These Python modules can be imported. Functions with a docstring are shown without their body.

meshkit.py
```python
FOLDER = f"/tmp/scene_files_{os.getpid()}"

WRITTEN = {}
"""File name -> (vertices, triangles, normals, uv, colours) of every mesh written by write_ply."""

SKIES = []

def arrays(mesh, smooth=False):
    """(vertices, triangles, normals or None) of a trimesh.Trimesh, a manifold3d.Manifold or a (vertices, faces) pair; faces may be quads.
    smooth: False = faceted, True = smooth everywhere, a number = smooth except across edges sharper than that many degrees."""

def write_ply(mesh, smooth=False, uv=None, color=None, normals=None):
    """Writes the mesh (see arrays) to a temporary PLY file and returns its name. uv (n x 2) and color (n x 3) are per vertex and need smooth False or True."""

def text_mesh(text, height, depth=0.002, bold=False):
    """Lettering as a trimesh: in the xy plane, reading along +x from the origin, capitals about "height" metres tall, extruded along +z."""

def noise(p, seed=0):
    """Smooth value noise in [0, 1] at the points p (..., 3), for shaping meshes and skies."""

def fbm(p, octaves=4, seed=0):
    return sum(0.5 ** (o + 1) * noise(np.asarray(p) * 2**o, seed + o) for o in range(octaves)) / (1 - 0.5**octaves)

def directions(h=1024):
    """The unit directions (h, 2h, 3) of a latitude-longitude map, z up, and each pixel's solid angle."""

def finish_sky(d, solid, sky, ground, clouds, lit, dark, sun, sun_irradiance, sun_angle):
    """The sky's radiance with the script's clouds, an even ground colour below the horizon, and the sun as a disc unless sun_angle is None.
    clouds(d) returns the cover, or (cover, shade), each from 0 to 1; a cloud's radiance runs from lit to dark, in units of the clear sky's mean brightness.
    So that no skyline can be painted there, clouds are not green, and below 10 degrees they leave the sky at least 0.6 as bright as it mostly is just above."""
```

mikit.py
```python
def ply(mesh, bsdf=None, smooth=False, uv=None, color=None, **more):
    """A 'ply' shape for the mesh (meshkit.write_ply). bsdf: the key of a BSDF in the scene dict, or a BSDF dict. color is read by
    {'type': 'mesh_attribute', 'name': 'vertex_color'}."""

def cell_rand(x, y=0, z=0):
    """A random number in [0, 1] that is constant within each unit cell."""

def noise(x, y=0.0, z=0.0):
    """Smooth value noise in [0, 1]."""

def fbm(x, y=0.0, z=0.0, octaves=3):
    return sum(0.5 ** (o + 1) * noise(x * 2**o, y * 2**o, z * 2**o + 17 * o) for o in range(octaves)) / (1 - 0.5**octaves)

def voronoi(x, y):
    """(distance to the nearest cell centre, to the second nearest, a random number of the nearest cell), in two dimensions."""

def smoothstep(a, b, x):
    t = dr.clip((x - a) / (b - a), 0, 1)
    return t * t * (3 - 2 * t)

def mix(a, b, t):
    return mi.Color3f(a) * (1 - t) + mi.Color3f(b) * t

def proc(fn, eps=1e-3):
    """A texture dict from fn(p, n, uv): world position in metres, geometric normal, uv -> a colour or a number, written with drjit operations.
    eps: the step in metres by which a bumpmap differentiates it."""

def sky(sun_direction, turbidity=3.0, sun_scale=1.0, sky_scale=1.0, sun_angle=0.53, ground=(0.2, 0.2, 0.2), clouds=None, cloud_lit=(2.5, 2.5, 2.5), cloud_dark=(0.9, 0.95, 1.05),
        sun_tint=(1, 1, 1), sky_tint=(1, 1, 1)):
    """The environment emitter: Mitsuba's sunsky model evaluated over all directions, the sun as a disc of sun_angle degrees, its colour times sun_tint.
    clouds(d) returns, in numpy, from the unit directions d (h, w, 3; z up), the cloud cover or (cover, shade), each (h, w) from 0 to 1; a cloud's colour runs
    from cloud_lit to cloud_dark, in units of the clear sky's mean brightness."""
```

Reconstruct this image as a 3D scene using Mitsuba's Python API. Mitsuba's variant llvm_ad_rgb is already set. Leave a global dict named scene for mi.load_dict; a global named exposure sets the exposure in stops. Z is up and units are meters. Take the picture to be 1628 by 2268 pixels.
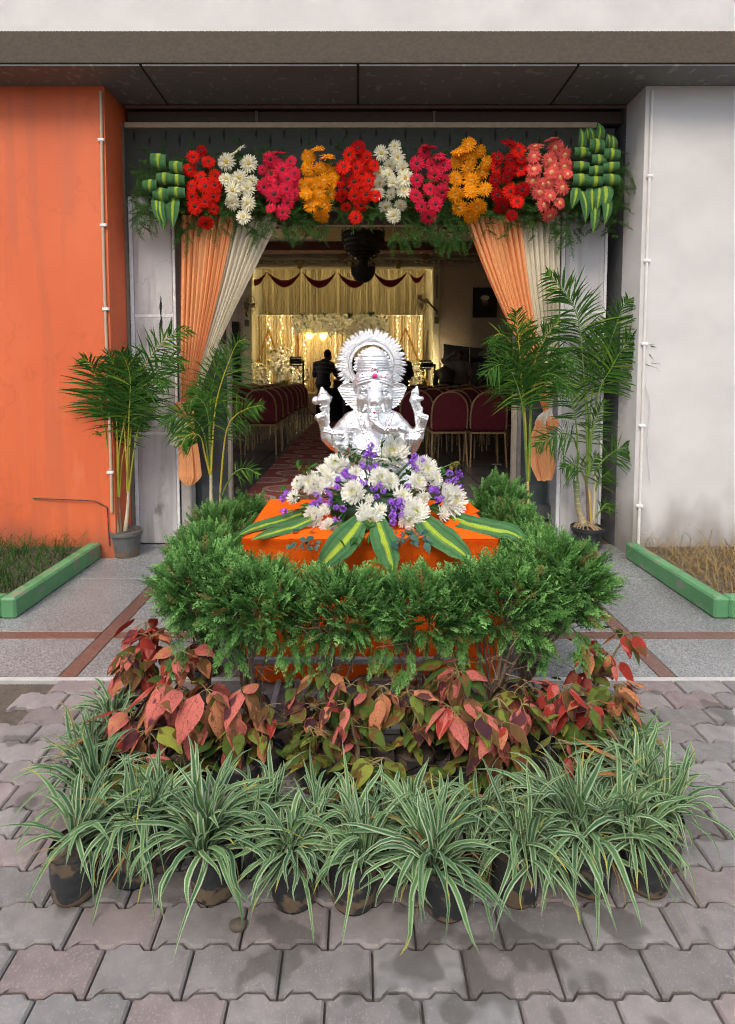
import math, random
import numpy as np, trimesh, mitsuba as mi, drjit as dr, mikit, meshkit
T = mi.ScalarTransform4f
scene, labels = {}, {}
R = np.random.default_rng(7)

# ---------------------------------------------------------------- camera, sky, exposure
CAM_H, PITCH, FOC = 1.42, math.radians(3.5), 1250.0       # metres, pitch down, focal length in the 1628 px wide frame
CU, CV = 793.0, 906.0
scene['camera'] = {
    'type': 'perspective', 'fov_axis': 'x', 'fov': math.degrees(2 * math.atan(814 / FOC)),
    'principal_point_offset_x': (814 - CU) / 1628, 'principal_point_offset_y': (1134 - CV) / 2268,
    'near_clip': 0.05, 'far_clip': 300.0,
    'to_world': T().look_at([0, 0, CAM_H], [0, math.cos(PITCH), CAM_H - math.sin(PITCH)], [0, 0, 1])}
scene['sky'] = mikit.sky([-0.25, -0.62, 0.75], sun_scale=0.26, sun_angle=25, clouds=lambda d: (1.0 + 0 * d[..., 2], 1 - np.clip(d[..., 2], 0, 1)),
                         cloud_lit=(2.95, 3.04, 3.24), cloud_dark=(1.28, 1.32, 1.41), ground=(0.22, 0.21, 0.20))
exposure = 2.85

# ---------------------------------------------------------------- where a point of the place lies
_F = np.array([0, math.cos(PITCH), -math.sin(PITCH)])
_U = np.array([0, math.sin(PITCH), math.cos(PITCH)])
def ray(u, v): return _F + np.array([1, 0, 0]) * (u - CU) / FOC - _U * (v - CV) / FOC
def at(u, v, y):
    d = ray(u, v); return np.array([0, 0, CAM_H]) + d * (y / d[1])
def gr(u, v, z=0.0):
    d = ray(u, v); return np.array([0, 0, CAM_H]) + d * ((z - CAM_H) / d[2])
def pxm(y): return FOC / y                                  # frame pixels per metre at distance y (roughly)

# ---------------------------------------------------------------- meshes
class MB:
    """vertices, triangles and uv of one mesh"""
    def __init__(s): s.v, s.f, s.t, s.n = [], [], [], 0
    def add(s, V, F, uv):
        V, F = np.asarray(V, float), np.asarray(F, int)
        if F.shape[1] == 4: F = np.vstack([F[:, [0, 1, 2]], F[:, [0, 2, 3]]])
        s.v.append(V); s.f.append(F + s.n); s.t.append(np.broadcast_to(uv, (len(V), 2))); s.n += len(V)
        return s
    def done(s): return np.vstack(s.v), np.vstack(s.f), np.vstack(s.t)
    def __len__(s): return s.n

def code(c, n=1):                                           # a colour as the uv that the coded materials read
    c = np.clip(np.asarray(c, float), 0, 0.998)
    return np.tile([np.floor(c[0] * 1023) + c[1] * 0.998, c[2]], (n, 1))

def box(lo, hi):
    lo, hi = np.minimum(lo, hi), np.maximum(lo, hi)
    V = np.array([[x, y, z] for x in (lo[0], hi[0]) for y in (lo[1], hi[1]) for z in (lo[2], hi[2])])
    F = np.array([[0, 1, 3, 2], [4, 6, 7, 5], [0, 4, 5, 1], [2, 3, 7, 6], [0, 2, 6, 4], [1, 5, 7, 3]])
    return V, F
def cbox(lo, hi, c=0.004):
    """box with chamfered edges"""
    lo, hi = np.minimum(lo, hi), np.maximum(lo, hi)
    c = min(c, 0.45 * float(np.min(hi - lo)))
    P = []
    for k in range(3):
        for sx in (0, 1):
            for sy in (0, 1):
                for sz in (0, 1):
                    p = [hi[0] if sx else lo[0], hi[1] if sy else lo[1], hi[2] if sz else lo[2]]
                    for q in range(3):
                        if q != k: p[q] += (-c if (sx, sy, sz)[q] else c)
                    P.append(p)
    m = trimesh.convex.convex_hull(np.array(P))
    return np.array(m.vertices), np.array(m.faces)
def frame_of(d, up=(0, 0, 1)):
    d = np.asarray(d, float); d = d / np.linalg.norm(d)
    u = np.asarray(up, float)
    if abs(d @ u) > 0.98: u = np.array([0, 1.0, 0])
    s = np.cross(d, u); s /= np.linalg.norm(s)
    return d, s, np.cross(s, d)
def tube(P, r, n=8, cap=True):
    P = np.asarray(P, float); r = np.broadcast_to(r, (len(P),))
    D = np.gradient(P, axis=0); D /= np.linalg.norm(D, axis=1, keepdims=True) + 1e-12
    s = frame_of(D[0])[1]; V = []
    for p, d, q in zip(P, D, r):
        s = s - d * (s @ d); s /= np.linalg.norm(s) + 1e-12
        w = np.cross(s, d); a = np.arange(n) * 2 * np.pi / n
        V.append(p + q * (np.cos(a)[:, None] * s + np.sin(a)[:, None] * w))
    V = np.vstack(V); F = []
    for i in range(len(P) - 1):
        for j in range(n):
            k = (j + 1) % n
            F.append([i * n + j, (i + 1) * n + j, (i + 1) * n + k, i * n + k])
    F = np.array(F); F = np.vstack([F[:, [0, 1, 2]], F[:, [0, 2, 3]]])
    if cap:
        m = len(V); V = np.vstack([V, P[:1], P[-1:]]); j = np.arange(n); k = (j + 1) % n; b = (len(P) - 1) * n
        F = np.vstack([F, np.stack([j * 0 + m, j, k], 1), np.stack([j * 0 + m + 1, b + k, b + j], 1)])
    return V, F
def lathe(prof, n=32, axis=(0, 0)):
    prof = np.asarray(prof, float); a = np.arange(n) * 2 * np.pi / n
    V = np.vstack([np.stack([axis[0] + r * np.cos(a), axis[1] + r * np.sin(a), np.full(n, z)], 1) for r, z in prof])
    F = []
    for i in range(len(prof) - 1):
        for j in range(n):
            k = (j + 1) % n
            F.append([i * n + j, i * n + k, (i + 1) * n + k, (i + 1) * n + j])
    return V, np.array(F)
def ball(c, r, sub=2, sq=(1, 1, 1)):
    m = trimesh.creation.icosphere(subdivisions=sub, radius=1.0)
    return np.array(m.vertices) * np.asarray(sq) * r + np.asarray(c), np.array(m.faces)
def ribbon(P, S, W, fold=0.0, idc=0, seed=0, cols=3):
    """leaf strip: centreline P, side vectors S, half widths W; uv = (idc + across, seed + along)"""
    P, S = np.asarray(P, float), np.asarray(S, float); n = len(P)
    D = np.gradient(P, axis=0); N = np.cross(S, D); N /= np.linalg.norm(N, axis=1, keepdims=True) + 1e-12
    a = np.linspace(-1, 1, cols); t = np.linspace(0.01, 0.99, n)
    V = P[:, None] + S[:, None] * (W[:, None] * a)[..., None] + N[:, None] * (np.abs(a) * fold * W[:, None])[..., None]
    uv = np.stack(np.broadcast_arrays(idc + 0.5 + 0.49 * a[None], seed + t[:, None]), -1).reshape(-1, 2)
    i, j = np.meshgrid(np.arange(n - 1), np.arange(cols - 1), indexing='ij'); b = (i * cols + j).ravel()
    F = np.stack([b, b + 1, b + cols + 1, b + cols], 1)
    return V.reshape(-1, 3), F, uv
def arc(p0, az, el0, el1, L, n=8, twist=0.0, roll=0.0, power=1.0):
    """a leaf's centreline that bends from elevation el0 to el1, and its side vectors"""
    t = np.linspace(0, 1, n); el = el0 + (el1 - el0) * t ** power; a = az + twist * t
    D = np.stack([np.cos(el) * np.cos(a), np.cos(el) * np.sin(a), np.sin(el)], 1)
    P = np.asarray(p0) + np.vstack([[0, 0, 0], np.cumsum((D[1:] + D[:-1]) / 2 * L / (n - 1), axis=0)])
    S = np.stack([-np.sin(a), np.cos(a), a * 0], 1)
    N = np.cross(D, S)
    return P, S * math.cos(roll) + N * math.sin(roll), D
def grid_sheet(G, uv=None):
    """a sheet from points G (n, m, 3)"""
    n, m = G.shape[:2]
    i, j = np.meshgrid(np.arange(n - 1), np.arange(m - 1), indexing='ij'); b = (i * m + j).ravel()
    return G.reshape(-1, 3), np.stack([b, b + 1, b + m + 1, b + m], 1)
def rotm(ax, deg):
    ax = np.asarray(ax, float); ax = ax / np.linalg.norm(ax); a = math.radians(deg)
    K = np.array([[0, -ax[2], ax[1]], [ax[2], 0, -ax[0]], [-ax[1], ax[0], 0]])
    return np.eye(3) + math.sin(a) * K + (1 - math.cos(a)) * K @ K
def xf(M3, t, s=1.0):
    m = np.eye(4); m[:3, :3] = np.asarray(M3) * s; m[:3, 3] = t
    return T(m.tolist())
def facing(n, spin=0.0):
    """3x3 whose z axis looks along n, turned by spin"""
    n = np.asarray(n, float) / np.linalg.norm(n); u = np.array([0, 0, 1.0]) if abs(n[2]) < 0.95 else np.array([0, 1.0, 0])
    x = np.cross(u, n); x /= np.linalg.norm(x); y = np.cross(n, x)
    c, s = math.cos(spin), math.sin(spin)
    return np.stack([x * c + y * s, -x * s + y * c, n], 1)
def nets(val, lo, h):
    """surface nets: the zero surface of a sampled field"""
    val = np.asarray(val); n = np.array(val.shape)
    ins = val < 0
    cs = [(a, b, c) for a in (0, 1) for b in (0, 1) for c in (0, 1)]
    cut = lambda A, o: A[o[0]:n[0] - 1 + o[0], o[1]:n[1] - 1 + o[1], o[2]:n[2] - 1 + o[2]]
    cnt = sum(cut(ins, o).astype(np.int8) for o in cs)
    act = (cnt > 0) & (cnt < 8)
    I = np.argwhere(act); num = -np.ones(act.shape, int); num[act] = np.arange(len(I))
    cv = {o: cut(val, o)[act] for o in cs}
    acc, k = np.zeros((len(I), 3)), np.zeros(len(I))
    for a in cs:
        for ax in range(3):
            if a[ax]: continue
            b = tuple(1 if q == ax else a[q] for q in range(3))
            va, vb = cv[a], cv[b]; m = (va < 0) != (vb < 0)
            t = va[m] / (va[m] - vb[m]); p = np.tile(np.array(a, float), (m.sum(), 1)); p[:, ax] = t
            acc[m] += p; k[m] += 1
    V = np.asarray(lo) + h * (I + acc / k[:, None]); F = []
    for ax in range(3):
        u, w = (ax + 1) % 3, (ax + 2) % 3
        sl = [slice(1, -1)] * 3; sl[ax] = slice(0, n[ax] - 1)
        A = ins[tuple(sl)]; sl[ax] = slice(1, n[ax]); B = ins[tuple(sl)]
        for flip, m in ((0, A & ~B), (1, ~A & B)):
            q = np.argwhere(m); q[:, u] += 1; q[:, w] += 1
            def cell(du, dw):
                c = q.copy(); c[:, u] -= du; c[:, w] -= dw; return num[c[:, 0], c[:, 1], c[:, 2]]
            f = np.stack([cell(1, 1), cell(0, 1), cell(0, 0), cell(1, 0)], 1)
            F.append(f[:, ::-1] if flip else f)
    return V, np.vstack(F)
def smin(a, b, k):
    h = np.clip(0.5 + 0.5 * (b - a) / k, 0, 1)
    return b + (a - b) * h - k * h * (1 - h)
def cone(p, a, b, ra, rb):
    """distance to a tapered capsule"""
    a, b = np.asarray(a, np.float32), np.asarray(b, np.float32); d = b - a
    t = np.clip(((p - a) @ d) / max(float(d @ d), 1e-9), 0, 1)
    return np.linalg.norm(p - a - t[..., None] * d, axis=-1) - (ra + (rb - ra) * t)
def ell(p, c, r):
    q = (p - np.asarray(c, np.float32)) / np.asarray(r, np.float32)
    return (np.linalg.norm(q, axis=-1) - 1) * float(min(r))
def field(lo, hi, h):
    n = [int((b - a) / h) + 1 for a, b in zip(lo, hi)]
    g = np.meshgrid(*[lo[i] + h * np.arange(n[i]) for i in range(3)], indexing='ij')
    return np.stack(g, -1).astype(np.float32)

# ---------------------------------------------------------------- entries of the scene
_used = {}
def key_of(name, parent=None):
    k = f'{parent}__{name}' if parent else name
    i = _used.get(k, -1) + 1; _used[k] = i
    return k if i == 0 else f'{k}_{i:03d}'
def thing(name, label, cat, group=None):
    k = key_of(name); labels[k] = {'label': label, 'category': cat}
    if group: labels[k]['group'] = group
    return k
def put(name, mesh, bsdf, parent=None, smooth=False, uv=None, label=None, kind=None, **more):
    k = key_of(name, parent)
    if isinstance(mesh, MB): mesh = mesh.done()
    if len(mesh) == 3: mesh, uv = mesh[:2], mesh[2]
    scene[k] = mikit.ply((mesh[0], mesh[1]), bsdf, smooth, uv=uv, **more)
    if label or kind:
        labels[k] = {}
        if label: labels[k]['label'] = label
        if kind: labels[k]['kind'] = kind
    return k
def again(name, d, parent=None, kind=None, **more):         # another entry of a mesh that exists
    k = key_of(name, parent); scene[k] = {**d, **more}
    if kind: labels[k] = {'kind': kind}
    return k
def paint(name, VF, col, parent=None, smooth=False, bsdf='paint', **more):
    return put(name, (VF[0], VF[1]), bsdf, parent, smooth, uv=code(col, len(VF[0])), **more)
def struct(name, mesh, bsdf, label, smooth=False, uv=None, kind='structure'):
    k = put(name, mesh, bsdf, None, smooth, uv); labels[k] = {'label': label, 'kind': kind}; return k

# ---------------------------------------------------------------- materials
C3 = mi.Color3f
nz, fb, vor, sst, mix, cr = mikit.noise, mikit.fbm, mikit.voronoi, mikit.smoothstep, mikit.mix, mikit.cell_rand
def decode(uv):
    a = dr.floor(uv.x); return C3(a / 1023, uv.x - a, uv.y)
def f_coded(p, n, uv): return decode(uv) * (0.86 + 0.28 * fb(p.x * 23, p.y * 23, p.z * 23, 3))
def f_plain(p, n, uv): return decode(uv)
def f_leaf(p, n, uv):
    idc = dr.floor(uv.x); a = uv.x - idc - 0.5; sd = dr.floor(uv.y); t = uv.y - sd
    r1, r2, r3 = cr(sd, 3), cr(sd, 5), cr(sd, 9)
    ab = dr.abs(a) * 2
    m = fb(p.x * 40 + sd, p.y * 40, p.z * 40, 2)
    # 0 conifer spray
    c0 = mix(mix((0.026, 0.076, 0.022), (0.082, 0.215, 0.048), r1), (0.22, 0.45, 0.14), sst(0.30, 1.0, t) * r2)
    c0 = mix(c0, (0.20, 0.17, 0.06), sst(0.94, 0.96, r3))
    # 1 striped grass
    edge = sst(0.42, 0.62, ab + 0.10 * (m - 0.5))
    c1 = mix(mix((0.045, 0.110, 0.055), (0.10, 0.20, 0.075), r1), (0.42, 0.48, 0.32), edge * (0.32 + 0.45 * r2))
    c1 = mix(c1, (0.05, 0.13, 0.05), sst(0.92, 1.0, ab) * 0.5)
    c1 = mix(c1, (0.40, 0.34, 0.06), sst(0.78, 1.0, t + 0.18 * (r3 - 0.75)) * sst(0.84, 0.88, r3))
    c1 = mix(c1, (0.30, 0.14, 0.05), sst(0.982, 0.99, r3) * sst(0.25, 0.7, t + 0.1 * m))
    # 2 copper leaf
    vein = sst(0.08, 0.02, ab) * 0.7 + 0.35 * sst(0.10, 0.03, dr.abs((t * 7 - ab * 2.2) - dr.floor(t * 7 - ab * 2.2) - 0.5) * 1.0)
    pink, dark, red, grn = C3(0.46, 0.130, 0.110), C3(0.060, 0.026, 0.036), C3(0.30, 0.038, 0.030), C3(0.12, 0.14, 0.035)
    sal, olv = C3(0.46, 0.19, 0.095), C3(0.12, 0.070, 0.030)
    b1 = dr.select(r1 < 0.24, pink, dr.select(r1 < 0.40, red, dr.select(r1 < 0.55, sal, dr.select(r1 < 0.72, dark, dr.select(r1 < 0.86, olv, grn)))))
    b2 = dr.select(r2 < 0.3, dark, dr.select(r2 < 0.55, olv, dr.select(r2 < 0.8, pink, sal)))
    bl = sst(0.50, 0.60, fb(a * 2.2 + sd * 7.3, t * 3.0, sd, 2) + 0.10 * (r3 - 0.5))
    c2 = mix(b1, b2, bl * 0.9)
    c2 = mix(c2, C3(c2.x * 0.55 + 0.03, c2.y * 0.55 + 0.015, c2.z * 0.55 + 0.01), vein * 0.85)
    c2 = mix(c2, (0.60, 0.17, 0.12), sst(0.90, 0.97, ab) * 0.55)
    c2 = mix(c2, (0.07, 0.03, 0.02), sst(0.70, 0.80, nz(a * 26 + sd * 5, t * 34, sd)) * 0.6)
    # 3 broad leaf with a yellow band
    st = sst(0.34, 0.10, ab + 0.40 * (fb(a * 16 + sd, t * 1.2, 3.0, 2) - 0.5) + 0.08 * t) * sst(0.0, 0.10, t)
    c3 = mix(mix((0.032, 0.105, 0.045), (0.095, 0.21, 0.085), fb(a * 12 + sd, t * 1.2, 1.0, 2)), (0.43, 0.54, 0.06), st)
    c3 = mix(c3, (0.10, 0.22, 0.03), sst(0.42, 0.30, dr.abs(a * 16 - dr.floor(a * 16) - 0.5)) * st * 0.5)
    c3 = mix(c3, (0.10, 0.20, 0.08), sst(0.93, 1.0, ab) * 0.6)
    # 4 palm
    c4 = mix((0.020, 0.065, 0.016), (0.062, 0.155, 0.026), r1 * 0.7 + 0.3 * m)
    c4 = mix(c4, (0.16, 0.26, 0.03), sst(0.86, 1.0, r2) * 0.8)
    # 5 dark glossy leaf ; 6 fern ; 7 dry grass ; 8 blue green
    c5 = mix((0.014, 0.055, 0.018), (0.045, 0.125, 0.030), r1)
    c5 = mix(c5, (0.12, 0.22, 0.07), sst(0.08, 0.02, ab))
    c6 = mix((0.018, 0.050, 0.014), (0.060, 0.135, 0.030), r1)
    c7 = mix((0.22, 0.14, 0.06), (0.36, 0.27, 0.13), r1)
    c8 = mix((0.035, 0.085, 0.075), (0.08, 0.16, 0.13), r1)
    # 9 yellow green leaf with blotches
    c9 = mix(mix((0.05, 0.10, 0.025), (0.24, 0.26, 0.05), r1 * r1), mix((0.05, 0.08, 0.02), (0.16, 0.07, 0.03), r3), sst(0.5, 0.62, fb(a * 3 + sd * 3.1, t * 4, sd, 2)))
    c9 = mix(c9, C3(c9.x * 0.6, c9.y * 0.6, c9.z * 0.6), vein * 0.5)
    out = c9
    for k, c in ((0, c0), (1, c1), (2, c2), (3, c3), (4, c4), (5, c5), (6, c6), (7, c7), (8, c8)):
        out = dr.select(idc == k, c, out)
    return out * (0.85 + 0.3 * m)
def two(d): return {'type': 'twosided', 'inner': d}
scene['paint'] = two({'type': 'principled', 'base_color': mikit.proc(f_coded), 'roughness': 0.62, 'specular': 0.4})
scene['gloss'] = two({'type': 'principled', 'base_color': mikit.proc(f_plain), 'roughness': 0.28, 'specular': 0.5})
scene['petal'] = {'type': 'principledthin', 'base_color': mikit.proc(f_plain), 'roughness': 0.6, 'diff_trans': 0.5, 'eta': 1.3}
scene['leaf'] = {'type': 'principledthin', 'base_color': mikit.proc(f_leaf), 'roughness': 0.42, 'diff_trans': 0.45, 'eta': 1.45}
scene['gold'] = {'type': 'roughconductor', 'material': 'Au', 'alpha': 0.25}
def f_cloth(p, n, uv): return decode(uv) * (0.93 + 0.10 * fb(p.x * 300, p.y * 300, p.z * 90, 2) + 0.06 * fb(p.x * 6, p.y * 6, p.z * 3, 2))
scene['cloth'] = {'type': 'principledthin', 'base_color': mikit.proc(f_cloth), 'roughness': 0.75, 'diff_trans': 0.65, 'eta': 1.2}

# ---------------------------------------------------------------- shared by several builders
def spline(C, n=24):
    C = np.asarray(C, float); C = np.vstack([2 * C[0] - C[1], C, 2 * C[-1] - C[-2]]); out = []
    m = len(C) - 3
    for q in np.linspace(0, m - 1e-6, n):
        i = int(q); t = q - i; a, b, c, d = C[i:i + 4]
        out.append(0.5 * (2 * b + (c - a) * t + (2 * a - 5 * b + 4 * c - d) * t * t + (3 * b - a - 3 * c + d) * t ** 3))
    return np.array(out)
def f_pot(p, n, uv):
    c = decode(uv); m = fb(p.x * 22, p.y * 22, p.z * 26, 4)
    mud = sst(0.52, 0.62, m + 0.16 * sst(0.06, 0.0, p.z) + 1.1 * dr.maximum(c.x - 0.08, 0) / 0.1 * (sst(0.12, 0.0, p.z)) + 0.5 * dr.maximum(c.x - 0.08, 0) - 0.05)
    return mix(c * (0.7 + 0.6 * m), (0.135, 0.095, 0.058), mud * 0.75)
def f_pot_h(p, n, uv): return 0.006 * fb(p.x * 38, p.y * 38, p.z * 60, 3)
scene['pot'] = {'type': 'bumpmap', 'tex': mikit.proc(f_pot_h), 'inner': two({'type': 'principled', 'base_color': mikit.proc(f_pot), 'roughness': 0.42})}
def f_bark(p, n, uv):
    c = decode(uv); m = fb(p.x * 60, p.y * 60, p.z * 14, 3); return c * (0.5 + m)
scene['bark'] = two({'type': 'principled', 'base_color': mikit.proc(f_bark), 'roughness': 0.85})
def tr(VF, t, M3=None):
    V = VF[0] if M3 is None else VF[0] @ np.asarray(M3).T
    return V + np.asarray(t), VF[1]
def polybag(parent, x, y, r, h, z=0.0, col=(0.022, 0.024, 0.026)):
    V, F = lathe([(0.001, 0.003), (r * 0.86, 0.002), (r * 0.93, 0.012), (r * 0.98, h * 0.4), (r, h * 0.8), (r * 1.03, h), (r * 0.97, h - 0.004), (r * 0.95, h - 0.03)], 30)
    ang = np.arctan2(V[:, 1], V[:, 0]); sd = R.uniform(0, 50)
    V[:, :2] *= (1 + 0.05 * (meshkit.noise(np.c_[np.cos(ang) * 3 + sd, np.sin(ang) * 3, V[:, 2] * 22]) - 0.5))[:, None]
    V[:, 2] += 0.012 * (meshkit.noise(np.c_[np.cos(ang) * 2 + sd, np.sin(ang) * 2, ang * 0]) - 0.5) * (V[:, 2] > h * 0.7)
    paint('pot', tr((V, F), (x, y, z)), col, parent, smooth=True, bsdf='pot')
    put('soil', tr(lathe([(r * 0.955, h - 0.021), (r * 0.5, h - 0.012), (0.001, h - 0.014)], 20), (x, y, z)), 'soil', parent)

def leaf_shape(n, kind='ovate'):
    t = np.linspace(0, 1, n)
    if kind == 'ovate': return np.sin(np.pi * np.clip(t, 0, 1) ** 0.72) ** 0.9 * (1 - 0.25 * t) + 0.015
    return np.sin(np.pi * t ** 0.9) + 0.02
def leaf_at(p, az, el, L, W, idc, seed, droop=0.8, roll=0.0, fold=0.25, n=8, cols=5, wave=0.0):
    P, S, D = arc(p, az, el, el - droop, L, n, roll=roll, twist=R.uniform(-0.25, 0.25))
    V, F, uv = ribbon(P, S, W * leaf_shape(n), fold, idc, seed, cols)
    if wave: V = V + 1.1 * wave * (meshkit.noise(V * 45 + seed)[:, None] - 0.5)
    return V, F, uv
# ================================================================ the setting: ground, floors
YF, YD, YW = 4.66, 4.85, 4.30            # pilaster fronts, door plane, side wall fronts
ZH = 0.29                                 # hall floor
def f_granite(p, n, uv):
    a = cr(dr.floor(p.x * 420), dr.floor(p.y * 420)); b = fb(p.x * 150, p.y * 150, 0.0, 2)
    d = vor(p.x * 170, p.y * 170)[2]
    g = 0.11 + 0.13 * d + 0.10 * (a - 0.5) + 0.12 * (b - 0.5)
    g = g * (0.72 + 0.5 * fb(p.x * 2.5, p.y * 2.5, 4.0, 4))
    return C3(g * 0.96, g, g * 1.06)
scene['granite'] = two({'type': 'principled', 'base_color': mikit.proc(f_granite), 'roughness': 0.38, 'specular': 0.5})
def f_strip(p, n, uv):
    d = vor(p.x * 150, p.y * 150)[2]; g = 0.75 + 0.5 * d
    return C3(0.115 * g, 0.062 * g, 0.052 * g) * (0.8 + 0.4 * fb(p.x * 5, p.y * 5, 1.0, 3))
scene['strip'] = two({'type': 'principled', 'base_color': mikit.proc(f_strip), 'roughness': 0.4})
def f_paver(p, n, uv):
    c = decode(uv); m = fb(p.x * 30, p.y * 30, p.z * 30, 4); s = fb(p.x * 5, p.y * 5, 2.0, 3)
    sp = sst(0.70, 0.80, nz(p.x * 260, p.y * 260, p.z * 260))
    c = c * (0.62 + 0.45 * m + 0.32 * s); c = mix(c, (0.25, 0.24, 0.22), sp * 0.35)
    return mix(c, (0.045, 0.042, 0.038), sst(0.62, 0.72, fb(p.x * 9, p.y * 9, 7.0, 3)) * 0.6)
def f_paver_h(p, n, uv): return 0.0022 * fb(p.x * 120, p.y * 120, p.z * 120, 3)
scene['paver'] = {'type': 'bumpmap', 'tex': mikit.proc(f_paver_h), 'inner': two({'type': 'principled', 'base_color': mikit.proc(f_paver), 'roughness': 0.78})}
def f_soil(p, n, uv):
    g = 0.7 + 0.6 * fb(p.x * 60, p.y * 60, p.z * 60, 4); return C3(0.075 * g, 0.062 * g, 0.050 * g)
scene['soil'] = two({'type': 'principled', 'base_color': mikit.proc(f_soil), 'roughness': 0.95})
Y_AP = 2.57                               # where the granite apron ends
ground = struct('ground', grid_sheet(np.array([[[x, y, -0.035] for x in (-60, 60)] for y in (-60, 60)], float)), 'soil', 'dusty street ground under the pavers')
pav = struct('pavement', box((-3.2, -1.5, -0.03), (3.4, Y_AP - 0.004, -0.018)), 'soil', 'grey brown interlocking paver pavement in front of the potted plants')
PL, PD = 0.22, 0.112
def paver_mesh(x0, y0, L, c):
    q = L / 8
    low = [(0, 0), (.6, 0), (1.2, 1), (2.8, 1), (3.4, 0), (4.6, 0), (5.2, 1), (6.8, 1), (7.4, 0), (8, 0)]
    g, amp = 0.003, 0.014
    bot = [(x0 + a * q + (g if i == 0 else -g if i == 9 else 0), y0 + amp * b + g) for i, (a, b) in enumerate(low)]
    top = [(x, y + PD - 2 * g) for x, y in bot][::-1]
    ring = np.array(bot + top); m = len(ring); cen = ring.mean(0); h = R.uniform(-0.0015, 0.0015)
    inn = ring + (cen - ring) / np.linalg.norm(cen - ring, axis=1, keepdims=True) * 0.006
    V = np.vstack([np.c_[ring, np.full(m, -0.03)], np.c_[ring, np.full(m, -0.006 + h)], np.c_[inn, np.full(m, h)]])
    F = []
    for k in (0, 1):
        for i in range(m):
            j = (i + 1) % m; F += [[k * m + i, k * m + j, (k + 1) * m + j], [k * m + i, (k + 1) * m + j, (k + 1) * m + i]]
    for i in range(9): F += [[2 * m + i, 2 * m + i + 1, 2 * m + m - 2 - i], [2 * m + i, 2 * m + m - 2 - i, 2 * m + m - 1 - i]]
    return V, np.array(F)
for r in range(14):
    y0 = 0.98 + r * PD
    if y0 + PD > Y_AP: break
    for k in range(-7, 8):
        x0 = 0.035 + (0.5 * (r % 2) + k) * PL
        g = R.uniform(0.8, 1.15); red = R.uniform(0, 1) ** 2
        paint('paver', paver_mesh(x0, y0, PL, 0), np.array([0.160 + 0.022 * red, 0.155 - 0.008 * red, 0.161 - 0.012 * red]) * g, pav, bsdf='paver')
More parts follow.
